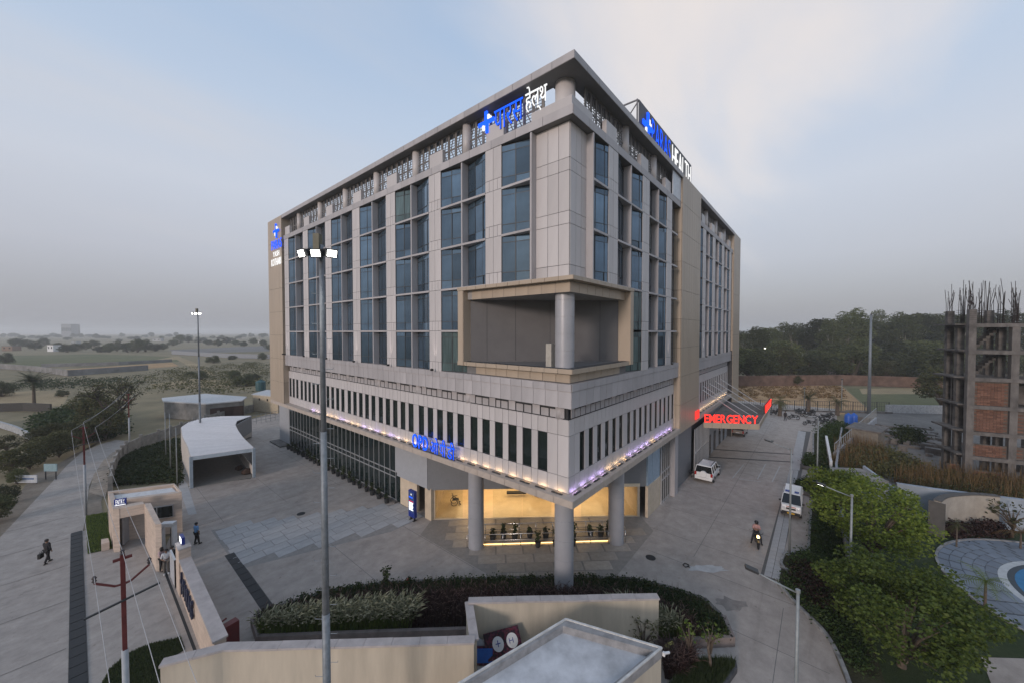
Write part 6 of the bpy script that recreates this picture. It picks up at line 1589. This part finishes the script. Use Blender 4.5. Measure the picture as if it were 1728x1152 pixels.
mass('weed_thicket', 'brown and green weeds around the concrete hut', 'weeds', [g(1440, 770), g(1500, 770), g(1560, 800), g(1480, 805), g(1430, 800)], 160, 1.4, 1.2, 40, .18, gl_olive)
mass('dark_shrubs', 'dark red shrubs at the foot of the curved stage wall', 'shrubs', [g(1590, 906), g(1690, 906), g(1690, 898), g(1600, 899)], 60, .9, .5, 60, .12, gl_purple)
mass('dark_shrubs', 'dark shrub heap on the vacant lot', 'shrubs', [g(1515, 752), g(1548, 752), g(1545, 742), g(1518, 742)], 30, 2.0, 1.0, 70, .2, gl_dark)
mass('field_scrub', 'scattered dry scrub over the orange field', 'scrub', [g(1245, 672), g(1245, 653), g(1415, 652), g(1430, 672)], 300, .45, .8, 14, .22, gl_dry)
mass('field_scrub', 'dark scrub between the left fields', 'scrub', [g(230, 640), g(300, 622), g(450, 612), g(455, 650), g(400, 668), g(250, 660)], 230, 1.3, 2.4, 30, .32, gl_olive)
mass('field_scrub', 'green undergrowth left of the half bare tree', 'scrub', [g(60, 712), g(120, 690), g(200, 700), g(200, 735), g(120, 752), g(70, 742)], 500, 1.1, 1.5, 30, .3, gl_shrub)
mass('field_scrub', 'grey green scrub on the far left fields', 'scrub', [g(-20, 655), g(100, 640), g(250, 636), g(230, 655), g(100, 658)], 130, 1.0, 2.4, 20, .32, gl_dark)
stuff(obj('rubble_heap', (lambda b: b)([b := MB(), [b.prism([(c[0] + math.cos(a) * s, c[1] + math.sin(a) * s) for a in (0.3 + random.random(), 1.9, 3.4 + random.random(), 5.0)], 0, random.uniform(.1, .9)) for c, s in [((*(Vector(g(1530, 742)) + Vector((random.gauss(0, 4), random.gauss(0, 3)))),), random.uniform(.3, 1.4)) for _ in range(90)]]])[0].mesh('rubble_heap', concrete)), 'heap of broken concrete rubble on the vacant lot', 'rubble')
# small shrubs by the guard room
put_tree('sapling', 'spiky leafy shrub against the cream wall behind the guard room', broad_tree(71, 1.9, .9, 22, 130, .09, gl_olive, .3, clr=(.16, .3)), (*g(1086, 1100), 0), 0, 1.0, None, 'shrub')
put_tree('sapling', 'slim green sapling in front of the right plumed grass, left one', broad_tree(72, 2.1, .5, 14, 200, .08, gl_mid, .9, clr=(.3, .5)), (*g(1163, 1120), 0)); put_tree('sapling', 'slim green sapling with bare stem in the small curved planter', broad_tree(73, 2.3, .5, 14, 200, .08, gl_mid, 1.2, clr=(.3, .5)), (*g(1199, 1135), .1))
put_tree('sapling', 'tiny green shrub at the bottom corner of the guard room', broad_tree(74, 1.0, .45, 10, 200, .08, gl_mid, .2, clr=(.3, .5)), (*dep(1092, 1152, 13.2)[:2], 1.2 - 1.2), 0, 1.6, None, 'shrub')
# ================================================================== potted plants
pot_me = MB().lathe([(.15, 0), (.17, .02), (.22, .36), (.24, .36), (.24, .41), (.20, .41), (.19, .35), (0, .35)], 14).mesh('pot', pot_m)
pl_me = []
for k in range(4):
    P = []
    for j in range(4 + k):
        q = rng.normal(size=(16, 3)) * (.07, .07, 0); q[:, 2] = .4 + rng.uniform(.05, .35 + .14 * k, 16); q[:, 0] += random.uniform(-.1, .1) * q[:, 2]; P.append(q)
    st_ = MB()
    for j in range(3): st_.tube([(0, 0, .35), (random.uniform(-.06, .06), random.uniform(-.06, .06), .6 + .12 * k)], .012, 4)
    pl_me.append((leaf_mesh('foliage', np.concatenate(P), .10, gl_dark), st_.mesh('stem', bark)))
def potted(loc, label, k, group, s=1.):
    t = thing('potted_plant', label, 'plant', loc, random.uniform(0, 6), group, s); obj('pot', pot_me, t); obj('stem', pl_me[k][1], t); obj('foliage', pl_me[k][0], t)
for i in range(21): potted((.45 + random.uniform(-.05, .05), 20.1 + i * 1.24 + random.uniform(-.15, .15), .0), '%s potted plant from the lobby end of the row along the glazed wall' % ordw(i), i % 4, 'pots along the glazed wall', random.uniform(.95, 1.2))
front = [.5, 2.0, 3.4, 4.6, 5.6, 7.0, 8.0, 9.0, 10.0]
for i, s in enumerate([.16, .23, .30, .40, .50, .60, .68, .80, .86, .92]):
    p = ra + ru * (ltot * s) + rn * (.75 + .35 * (i % 2)); potted((p.x, p.y, .03), '%s potted plant from the left in the row behind the front handrail' % ordw(i), (i + 1) % 4, 'pots at the lobby entrance', 1.1)
for i, s in enumerate([.44, .55, .66]):
    p = ra + ru * (ltot * s) - rn * .22; potted((p.x, p.y, .03), '%s potted plant from the left in front of the handrail' % ORD[i], 3, 'pots in front of the handrail', 1.0)
potted((*g(651, 996), 0.0), 'single dark potted plant on the forecourt behind the planter bed', 3, None, 1.25)
fe = thing('fire_extinguisher', 'small red fire extinguisher standing behind the planter bed', 'extinguisher', (*g(689, 990), 0)); MB().lathe([(.10, 0), (.11, .03), (.11, .48), (.06, .58), (.03, .6)], 12).build('cylinder', mat('ext_red', (.40, .02, .015), .35), fe, True); MB().cyl(0, 0, .6, .70, .035, n=8).build('valve', black, fe); MB().tube([(.03, 0, .66), (.18, 0, .58), (.22, 0, .3)], .02, 5).build('hose', black, fe)
# ================================================================== people
def skin_mesh(V, E, Rd, root=0, sub=1):
    me = bpy.data.meshes.new('sk'); me.from_pydata(V, E, []); o = bpy.data.objects.new('sk', me); col.objects.link(o)
    sk = o.modifiers.new('s', 'SKIN'); sk.use_smooth_shade = True
    for i, d in enumerate(me.skin_vertices[0].data):
        r = Rd[i]; d.radius = (r, r) if not isinstance(r, tuple) else r; d.use_root = (i == root)
    sb = o.modifiers.new('u', 'SUBSURF'); sb.levels = sub; sb.render_levels = sub
    dg = bpy.context.evaluated_depsgraph_get(); m = bpy.data.meshes.new_from_object(o.evaluated_get(dg)); bpy.data.objects.remove(o); bpy.data.meshes.remove(me)
    return m
def cloth(c): 
    n = 'cloth_%.3f_%.3f_%.3f' % c
    return mat(n, c, .85, var=.12, scale=8.)
skin_m = mat('skin', (.20, .115, .075), .6, var=.06); hair_m = mat('hair', (.012, .010, .010), .5)
def person(label, loc, rz, shirt, trousers, shoes, pose={}, sc=1., long_hair=False, cap=None):
    J = dict(pel=(0, 0, .95), waist=(0, 0, 1.10), chest=(0, 0, 1.30), neck=(0, .01, 1.45), nk2=(0, 0, 1.52), hd=(0, -.015, 1.60), tp=(0, -.005, 1.69),
             shL=(.17, .01, 1.40), elL=(.23, .02, 1.13), wrL=(.22, -.06, .90), shR=(-.17, .01, 1.40), elR=(-.23, .02, 1.13), wrR=(-.22, -.06, .90),
             hpL=(.09, 0, .90), knL=(.10, -.02, .50), anL=(.10, .02, .09), toL=(.11, -.14, .05), hpR=(-.09, 0, .90), knR=(-.10, -.02, .50), anR=(-.10, .02, .09), toR=(-.11, -.14, .05))
    J.update(pose)
    t = thing('person', label, 'person', loc, rz, sc=sc)
    def sub(names, edges, rads, root=0, s=1):
        idx = {n: i for i, n in enumerate(names)}; return skin_mesh([J[n] for n in names], [(idx[a], idx[b]) for a, b in edges], rads, root, s)
    nm = ['pel', 'waist', 'chest', 'neck', 'nk2', 'hd', 'tp', 'shL', 'elL', 'wrL', 'shR', 'elR', 'wrR', 'hpL', 'knL', 'anL', 'hpR', 'knR', 'anR']
    ed = [('pel', 'waist'), ('waist', 'chest'), ('chest', 'neck'), ('neck', 'nk2'), ('nk2', 'hd'), ('hd', 'tp'), ('chest', 'shL'), ('shL', 'elL'), ('elL', 'wrL'), ('chest', 'shR'), ('shR', 'elR'), ('elR', 'wrR'), ('pel', 'hpL'), ('hpL', 'knL'), ('knL', 'anL'), ('pel', 'hpR'), ('hpR', 'knR'), ('knR', 'anR')]
    rd = [.12, .115, .125, .06, .055, .095, .065, .06, .042, .03, .06, .042, .03, .08, .055, .04, .08, .055, .04]
    body = sub(nm, ed, rd); body.materials.clear(); body.materials.append(skin_m)
    b = MB(); b.v = [tuple(v.co) for v in body.vertices]; b.f = [tuple(p.vertices) for p in body.polygons]; b.mi = [0] * len(b.f)
    for s in ('L', 'R'):
        w = Vector(J['wr' + s]); e = Vector(J['el' + s]); d = (w - e).normalized(); sd = d.cross(Vector((0, 1, .2))).normalized(); nn_ = sd.cross(d)
        b.tube([w - d * .01, w + d * .04, w + d * .085], [.028, .036, .03], 6)
        for k in range(4):
            f0 = w + d * .08 + sd * (-.027 + .018 * k); b.tube([f0, f0 + d * (.04 + .006 * (k in (1, 2))) + nn_ * .008, f0 + d * .06 + nn_ * .03], [.009, .0085, .006], 4)
        f0 = w + d * .03 - sd * .03; b.tube([f0, f0 + d * .03 - sd * .02, f0 + d * .06 - sd * .022], [.011, .01, .007], 4)
    h = Vector(J['hd']); b.tube([h + Vector((0, -.08, .01)), h + Vector((0, -.108, -.015)), h + Vector((0, -.088, -.022))], [.010, .014, .008], 5)
    for s in (-1, 1): b.tube([h + Vector((s * .085, .005, .02)), h + Vector((s * .102, .012, 0)), h + Vector((s * .088, .005, -.03))], [.012, .016, .01], 5)
    bo = b.build('body', skin_m, t, True)
    for s in (-1, 1): MB().lathe([(.0, -.011), (.011, 0), (0, .011)], 6).build('eye', black, bo, loc=h + Vector((s * .034, -.086, .018)))
    MB().box(-.025, .025, -.006, .004, -.004, .004).build('mouth', mat('lips', (.12, .04, .035), .6), bo, loc=h + Vector((0, -.088, -.045)))
    n2 = ['pel', 'waist', 'chest', 'neck', 'shL', 'elL', 'shR', 'elR']; e2_ = [('pel', 'waist'), ('waist', 'chest'), ('chest', 'neck'), ('chest', 'shL'), ('shL', 'elL'), ('chest', 'shR'), ('shR', 'elR')]
    r2 = [(.165, .125), (.155, .12), (.165, .13), .075, .085, .058, .085, .058]
    if pose.get('long'):
        n2 += ['wrL', 'wrR']; e2_ += [('elL', 'wrL'), ('elR', 'wrR')]; r2 += [.045, .045]
    m_ = sub(n2, e2_, r2, 1); m_.materials.clear(); m_.materials.append(cloth(shirt)); obj('shirt', m_, t)
    n3 = ['pel', 'hpL', 'knL', 'anL', 'hpR', 'knR', 'anR']; m_ = sub(n3, [('pel', 'hpL'), ('hpL', 'knL'), ('knL', 'anL'), ('pel', 'hpR'), ('hpR', 'knR'), ('knR', 'anR')], [.135, .098, .075, .062, .098, .075, .062]); m_.materials.clear(); m_.materials.append(cloth(trousers)); obj('trousers', m_, t)
    for s in ('L', 'R'):
        a = Vector(J['an' + s]); to = Vector(J['to' + s]); bk_ = a + (a - to) * .35; bk_.z = to.z
        MB().tube([bk_, a.lerp(to, .3) - Vector((0, 0, .02)), to, to + (to - bk_).normalized() * .03], [.035, .05, .045, .02], 7).build('shoe', cloth(shoes), t, True)
    hb = MB(); n = 10
    pr_ = [(.102, -.02 if not long_hair else -.16), (.107, .03), (.098, .07), (.06, .105), (.0, .118)]
    hb.lathe(pr_, n); ho = hb.build('hair' if cap is None else 'helmet', hair_m if cap is None else cap, t, True, loc=h + Vector((0, .018, .0))); ho.rotation_euler = (R(-14), 0, 0)
    if cap is not None: ho.scale = (1.3, 1.3, 1.25); MB().box(-.10, .10, -.13, -.105, -.06, .04).build('visor', mat('visor', (.01, .01, .012), .1), t, loc=h)
    return t
def face(dx, dy): return math.atan2(dy, dx) + R(90)      # people look along -y
toC = math.atan2(CAMY, CAMX)
mx, my = g(80, 949)
person('person in dark clothes walking along the public road carrying a bag', (mx, my, -.02), face(.75, .66), (.018, .018, .022), (.015, .015, .018), (.012, .012, .012), dict(knL=(.10, -.14, .50), anL=(.10, -.20, .09), toL=(.11, -.36, .05), knR=(-.10, .04, .50), anR=(-.10, .24, .12), toR=(-.10, .10, .05), elL=(.25, -.04, 1.14), wrL=(.14, -.14, 1.40), long=True))
bg_ = thing('hand_bag', 'dark bag held by the person walking on the road', 'bag', (mx - .28, my + .12, .42), 1.); MB().box(-.16, .16, -.07, .07, 0, .34).build('body', black, bg_); MB().tube([(-.08, 0, .34), (-.06, 0, .46), (.06, 0, .46), (.08, 0, .34)], .012, 5).build('handle', black, bg_)
bx_, by_ = g(332, 918)
person('person in light blue shirt and black trousers standing on the forecourt', (bx_, by_, .0), face(.9, .3), (.13, .27, .48), (.014, .014, .016), (.012, .012, .012), dict(anL=(.15, .05, .09), toL=(.17, -.11, .05), knR=(-.10, -.06, .5), anR=(-.11, -.10, .09), toR=(-.12, -.26, .05)))
tx, ty = g(272, 964)
person('person in pale pink top and black trousers, leftmost of the group of three', (*g(273.5, 963), 0), face(.6, -.8), (.42, .30, .30), (.018, .018, .02), (.10, .08, .07), dict(elL=(.22, -.10, 1.14), wrL=(.06, -.24, 1.18), elR=(-.22, -.10, 1.14), wrR=(-.06, -.24, 1.16)), .96, True)
person('person in white shirt and grey trousers in the middle of the group of three', (*g(281, 968), 0), face(-.1, -1), (.52, .52, .53), (.12, .105, .09), (.5, .5, .5), dict(elL=(.22, -.08, 1.13), wrL=(.07, -.25, 1.12), elR=(-.24, -.06, 1.13), wrR=(-.14, -.25, 1.10)))
person('person in black jacket and dark jeans, rightmost of the group of three', (*g(291, 964), 0), face(-.8, -.6), (.012, .012, .014), (.03, .035, .06), (.02, .02, .02), dict(elL=(.30, .10, 1.16), wrL=(.18, .0, 1.0), elR=(-.22, -.08, 1.12), wrR=(-.14, -.24, 1.05), long=True), 1.04)
person('person in dark clothes standing near the parked motorcycles', (*g(1325, 709), 0), face(-.9, .1), (.02, .02, .024), (.02, .02, .022), (.02, .02, .02), dict(long=True, anL=(.14, .0, .09), toL=(.16, -.15, .05), anR=(-.14, .0, .09), toR=(-.16, -.15, .05)))
# ---- plastic chairs
def chair(loc, rz, label):
    t = thing('plastic_chair', label, 'chair', loc, rz, 'black plastic chairs')
    MB().box(-.23, .23, -.22, .22, .40, .44).build('seat', black, t)
    b = MB()
    for k in range(5): x = -.19 + k * .095; b.box(x - .03, x + .03, .21, .24, .44, .82)
    b.box(-.23, .23, .205, .245, .8, .88); q = b.build('backrest', black, t); q.rotation_euler = (R(-8), 0, 0)
    for x in (-.21, .21):
        for y in (-.2, .2): MB().tube([(x, y, .42), (x * 1.12, y * 1.15, 0)], [.025, .02], 5).build('leg', black, t)
        MB().tube([(x * 1.1, -.2, .42), (x * 1.15, -.2, .64), (x * 1.12, .2, .66)], .022, 5).build('armrest', black, t)
chair((*g(303, 926), 0), R(60), 'black plastic armchair on the forecourt beside the gate house'); chair((*g(1166, 803), 0), R(-20), 'black plastic armchair beside the white off roader')
# ================================================================== vehicles
tyre = mat('tyre', (.014, .014, .015), .8); rim = mat('alloy', (.32, .32, .33), .35, .7); carglass = mat('car_glass', (.010, .012, .014), .05, ior=1.5)
def carpaint(n, c): return mat(n, c, .35, 0, .03, coat=.6)
def car(name, label, cat, loc, rz, paint, S, GH, wheels, wr=.34, extra=None):
    t = thing(name, label, cat, loc, rz); b = MB(); ring = []
    for (y, zb, zs, hw) in S: ring.append([(-hw * .88, y, zb), (-hw, y, zb + .16), (-hw, y, zs - .16), (-hw * .93, y, zs), (0, y, zs + .03), (hw * .93, y, zs), (hw, y, zs - .16), (hw, y, zb + .16), (hw * .88, y, zb)])
    n = 9
    for r in ring: b.v += r
    for i in range(len(ring) - 1):
        for k in range(n): a = i * n + k; c2 = i * n + (k + 1) % n; b.f.append((a, c2, c2 + n, a + n)); b.mi.append(0)
    b.f.append(tuple(range(n))); b.mi.append(0); b.f.append(tuple(range((len(ring) - 1) * n, len(ring) * n))[::-1]); b.mi.append(0)
    o = b.build('body', paint, t); bm = bmesh.new(); bm.from_mesh(o.data); bmesh.ops.recalc_face_normals(bm, faces=bm.faces); bm.to_mesh(o.data); bm.free(); smooth_by(o, 40)
    (yb0, yb1, yt0, yt1, zb, zt, hb, ht) = GH
    gv = [(-hb, yb0, zb), (hb, yb0, zb), (hb, yb1, zb), (-hb, yb1, zb), (-ht, yt0, zt), (ht, yt0, zt), (ht, yt1, zt), (-ht, yt1, zt)]
    MB().add(gv, [(0, 1, 5, 4), (1, 2, 6, 5), (2, 3, 7, 6), (3, 0, 4, 7), (4, 5, 6, 7)]).build('glazing', carglass, t)
    rv = MB(); rv.add([(-ht - .02, yt0 - .02, zt - .03), (ht + .02, yt0 - .02, zt - .03), (ht + .02, yt1 + .03, zt - .03), (-ht - .02, yt1 + .03, zt - .03), (-ht * .9, yt0 + .08, zt + .05), (ht * .9, yt0 + .08, zt + .05), (ht * .9, yt1 - .05, zt + .05), (-ht * .9, yt1 - .05, zt + .05)], [(0, 1, 5, 4), (1, 2, 6, 5), (2, 3, 7, 6), (3, 0, 4, 7), (4, 5, 6, 7), (3, 2, 1, 0)]).build('roof', paint, t)
    for s in (-1, 1):
        for f in (0, .36, .68, 1.0):
            p0 = Vector((s * (hb + .003), yb0 + (yb1 - yb0) * f, zb - .02)); p1 = Vector((s * (ht + .003), yt0 + (yt1 - yt0) * f, zt)); MB().tube([p0, p1], .035, 4).build('pillar', paint if f in (0, 1.0) or True else black, t)
        MB().box(s * (hb + .02), s * (hb + .2), yb0 + .22, yb0 + .32, zb + .02, zb + .16).build('wing_mirror', black, t)
        for y in wheels:
            w = MB(); w.tube([(s * .0 - .09, 0, 0), (s * .0 + .09, 0, 0)], wr, 18); q = w.build('wheel', tyre, t, loc=(s * (S[2][3] - .09), y, wr)); MB().tube([(-.095, 0, 0), (.095, 0, 0)], wr * .6, 12).build('rim', rim, q)
    yf, yr = S[0][0], S[-1][0]; zf = S[0][2]
    for s in (-1, 1):
        MB().box(s * S[0][3] * .62, s * S[0][3] * 1.0, yf - .03, yf + .12, zf - .14, zf + .02).build('headlight', mat('lamp_clear', (.6, .62, .65), .1), t); MB().box(s * S[-1][3] * .80, s * S[-1][3] * 1.02, yr - .12, yr + .03, S[-1][2] - .32, S[-1][2] + .02).build('tail_light', mat('lamp_red', (.35, .01, .01), .25), t)
    MB().box(-S[0][3] * .96, S[0][3] * .96, yf - .08, yf + .1, S[0][1] - .08, S[0][1] + .16).build('front_bumper', black, t); MB().box(-S[-1][3] * .98, S[-1][3] * .98, yr - .1, yr + .08, S[-1][1] - .1, S[-1][1] + .14).build('rear_bumper', black if extra != 'suv' else paint, t)
    MB().box(-S[0][3] * .5, S[0][3] * .5, yf - .035, yf + .05, zf - .16, zf - .02).build('grille', black, t)
    MB().box(-.26, .26, yr + .03, yr + .095, S[-1][1] + .18, S[-1][1] + .30).build('number_plate', mat('plate_white', (.6, .6, .6), .5), t); MB().box(-.26, .26, yf - .10, yf - .082, S[0][1] + .0, S[0][1] + .12).build('number_plate', mat('plate_yellow', (.6, .36, .04), .5) if extra == 'van' else mat('plate_white', (.6, .6, .6), .5), t)
    return t
wp = carpaint('car_white', (.68, .68, .68))
sv = car('off_road_car', 'white off road car with spare wheel parked by the glazed wall', 'car', (26.75, -1.62, 0), R(90), wp, [(-2.15, .48, .80, .78), (-2.0, .36, .98, .86), (-1.1, .32, 1.08, .89), (0, .32, 1.10, .89), (1.85, .34, 1.12, .89), (2.08, .46, 1.08, .85)], (-.95, 2.02, -.35, 1.9, 1.08, 1.76, .85, .72), (-1.35, 1.3), .37, 'suv')
MB().tube([(0, 2.06, 0), (0, 2.26, 0)], .33, 18).build('spare_wheel_cover', wp, sv, loc=(0, 0, .98)); MB().box(-.72, .72, 2.0, 2.05, 1.08, 1.12).build('window_sill', black, sv)
for s in (-.62, .62): MB().box(s - .02, s + .02, -.2, 1.7, 1.80, 1.86).build('roof_rail', black, sv)
car('hatchback_car', 'beige hatchback parked under the emergency canopy', 'car', (49.2, -1.35, 0), R(90), carpaint('car_gold', (.30, .25, .21)), [(-2.0, .42, .66, .72), (-1.85, .30, .80, .82), (-1.0, .26, .93, .85), (0, .26, .96, .85), (1.6, .28, .98, .84), (1.98, .40, .92, .78)], (-1.05, 1.75, -.35, 1.25, .94, 1.46, .79, .62), (-1.25, 1.25), .31)
vn = car('ambulance_van', 'white ambulance van with blue roof lights facing the viewer on the drive', 'van', (23.05, -9.25, 0), R(-90), wp, [(-1.82, .42, .92, .66), (-1.72, .32, 1.08, .71), (-1.2, .3, 1.16, .735), (0, .3, 1.16, .735), (1.7, .32, 1.16, .735), (1.8, .42, 1.12, .71)], (-1.5, 1.78, -.85, 1.72, 1.14, 1.78, .70, .62), (-1.15, 1.1), .29, 'van')
for s in (-.33, .33): MB().box(s - .16, s + .16, -.55, -.35, 1.84, 1.95).build('beacon', mat('beacon_blue', (.02, .05, .22), .2), vn)
for s in (-.703, .703): MB().box(s - .012, s + .012, .1, 1.7, 1.15, 1.5).build('side_panel', wp, vn)
MB().box(-.34, .34, -1.86, -1.84, .98, 1.03).build('red_lettering', mat('red_paint', (.45, .05, .02), .5), vn)
# motorcycles
def motorcycle(loc, rz, label, group=None, lit=False):
    t = thing('motorcycle', label, 'motorcycle', loc, rz, group)
    def wheel(y, nm):
        w = torus(.27, .05, 18, 6); o = w.build('wheel', tyre, t, loc=(0, y, .31), rz=R(90)); sp = MB()
        for k in range(5): a = math.pi * k / 5; sp.tube([(-.26 * math.cos(a), 0, -.26 * math.sin(a)), (.26 * math.cos(a), 0, .26 * math.sin(a))], .012, 4)
        sp.build('spokes', alud, o)
    wheel(-.66, 'f'); wheel(.66, 'r')
    for s in (-.08, .08): MB().tube([(s, -.66, .31), (s, -.42, .95)], .025, 6).build('fork', alud, t)
    MB().tube([(-.36, -.30, 1.05), (-.16, -.40, .99), (.16, -.40, .99), (.36, -.30, 1.05)], .018, 6).build('handlebar', alud, t)
    b = MB(); b.lathe([(.0, -.3), (.12, -.22), (.16, 0), (.13, .2), (0, .26)], 10); q = b.build('fuel_tank', black, t, True, loc=(0, -.12, .80)); q.rotation_euler = (R(90), 0, 0)
    MB().box(-.12, .12, .08, .72, .74, .83).build('seat', black, t); MB().box(-.13, .13, -.28, .22, .30, .62).build('engine', alud, t); MB().tube([(.14, -.2, .34), (.16, .2, .28), (.17, .75, .38)], .04, 7).build('exhaust', alu, t)
    MB().box(-.07, .07, .55, .98, .62, .68).build('rear_mudguard', black, t); MB().box(-.06, .06, -.98, -.4, .60, .63).build('front_mudguard', black, t)
    MB().tube([(0, -.40, .9), (0, .0, .62), (0, .5, .5), (0, .66, .31)], .035, 6).build('frame', alud, t)
    MB().tube([(0, -.60, .86), (0, -.47, .88)], [.085, .07], 12).build('headlight', emis('headlamp_warm', (1.0, .62, .22), 12.) if lit else mat('lamp_clear', (.6, .62, .65), .1), t)
    for s in (-1, 1): MB().tube([(s * .2, -.38, 1.0), (s * .33, -.40, 1.16)], .01, 4).build('mirror_stem', black, t); MB().tube([(s * .33, -.41, 1.18), (s * .33, -.39, 1.18)], .05, 8).build('mirror', mat('mirror_glass', (.6, .6, .62), .05, .9), t)
    return t
mbx, mby = g(1277, 918); mrz_ = math.atan2(-.25, -.97) + R(90)
rb0 = motorcycle((mbx, mby, 0), mrz_, 'black motorcycle with lit headlamp ridden on the right drive', lit=True)
person('person in helmet and pink top sitting on the motorcycle with arms folded', (mbx + .30 * math.cos(mrz_ + R(90)), mby + .30 * math.sin(mrz_ + R(90)), 0), mrz_, (.36, .21, .20), (.02, .02, .025), (.02, .02, .02), dict(pel=(0, .02, .90), waist=(0, 0, 1.05), chest=(0, -.02, 1.26), neck=(0, -.01, 1.41), nk2=(0, -.02, 1.48), hd=(0, -.035, 1.57), tp=(0, -.03, 1.66), shL=(.17, -.02, 1.36), shR=(-.17, -.02, 1.36), elL=(.24, -.12, 1.10), wrL=(.02, -.24, 1.12), elR=(-.24, -.12, 1.10), wrR=(-.02, -.26, 1.15), hpL=(.10, 0, .88), knL=(.26, -.28, .56), anL=(.32, -.12, .09), toL=(.36, -.28, .05), hpR=(-.10, 0, .88), knR=(-.26, -.28, .56), anR=(-.32, -.12, .09), toR=(-.36, -.28, .05)), 1.0, False, mat('helmet_black', (.015, .015, .017), .2))
proto = None; i = 0
for (u, v, a) in ((1305, 699, 60), (1312, 697, 75), (1339, 707, 200), (1347, 696, 60), (1353, 698, 50), (1360, 702, 210), (1364, 696, 40), (1367, 704, 190), (1371, 698, 60), (1366, 717, 200), (1384, 712, 220), (1389, 707, 200), (1392, 714, 230), (1396, 706, 60), (1401, 703, 50), (1399, 718, 260), (1408, 714, 120)):
    lab = '%s from the left of the motorcycles parked by the far fence' % ordw(i)
    if proto is None: proto = motorcycle((*g(u, v), 0), R(a), lab, 'parked motorcycles')
    else: dup(proto, (*g(u, v), 0), R(a), lab)
    i += 1
# loose things on the drive
tag(MB().tube([(.0, 0, .04), (.25, .1, .05), (.3, .35, .04), (.0, .4, .05), (-.15, .2, .04), (.05, .05, .06)], .03, 6).build('hose_coil', black, loc=(*g(1163, 957), 0)), 'small dark coil of hose on the pale patch', 'hose')
tag(MB().prism([(-.5, -.12), (.4, -.2), (.5, .12), (-.2, .2)], 0, .06).build('dark_rag', black, loc=(*g(1303, 744), .003)), 'dark rag lying on the far part of the drive', 'cloth')
# ================================================================== haze
hz = MB().box(-3520, 5020, -3520, 5020, -1.5, 48).build('haze', None) if False else None
hb_ = MB().box(-3520, 5020, -3520, 5020, -1.5, 48)
hm = bpy.data.materials.new('haze'); hm.use_nodes = True; ht_ = hm.node_tree; ht_.nodes.clear(); ho_ = N(ht_, 'ShaderNodeOutputMaterial'); pv = N(ht_, 'ShaderNodeVolumePrincipled'); pv.inputs['Color'].default_value = (.95, .96, .98, 1); pv.inputs['Density'].default_value = .00042; pv.inputs['Anisotropy'].default_value = .2; L(ht_, pv.outputs[0], ho_.inputs['Volume'])
hzo = hb_.build('haze', hm); stuff(hzo, 'thin grey evening haze over the whole plain', 'haze')
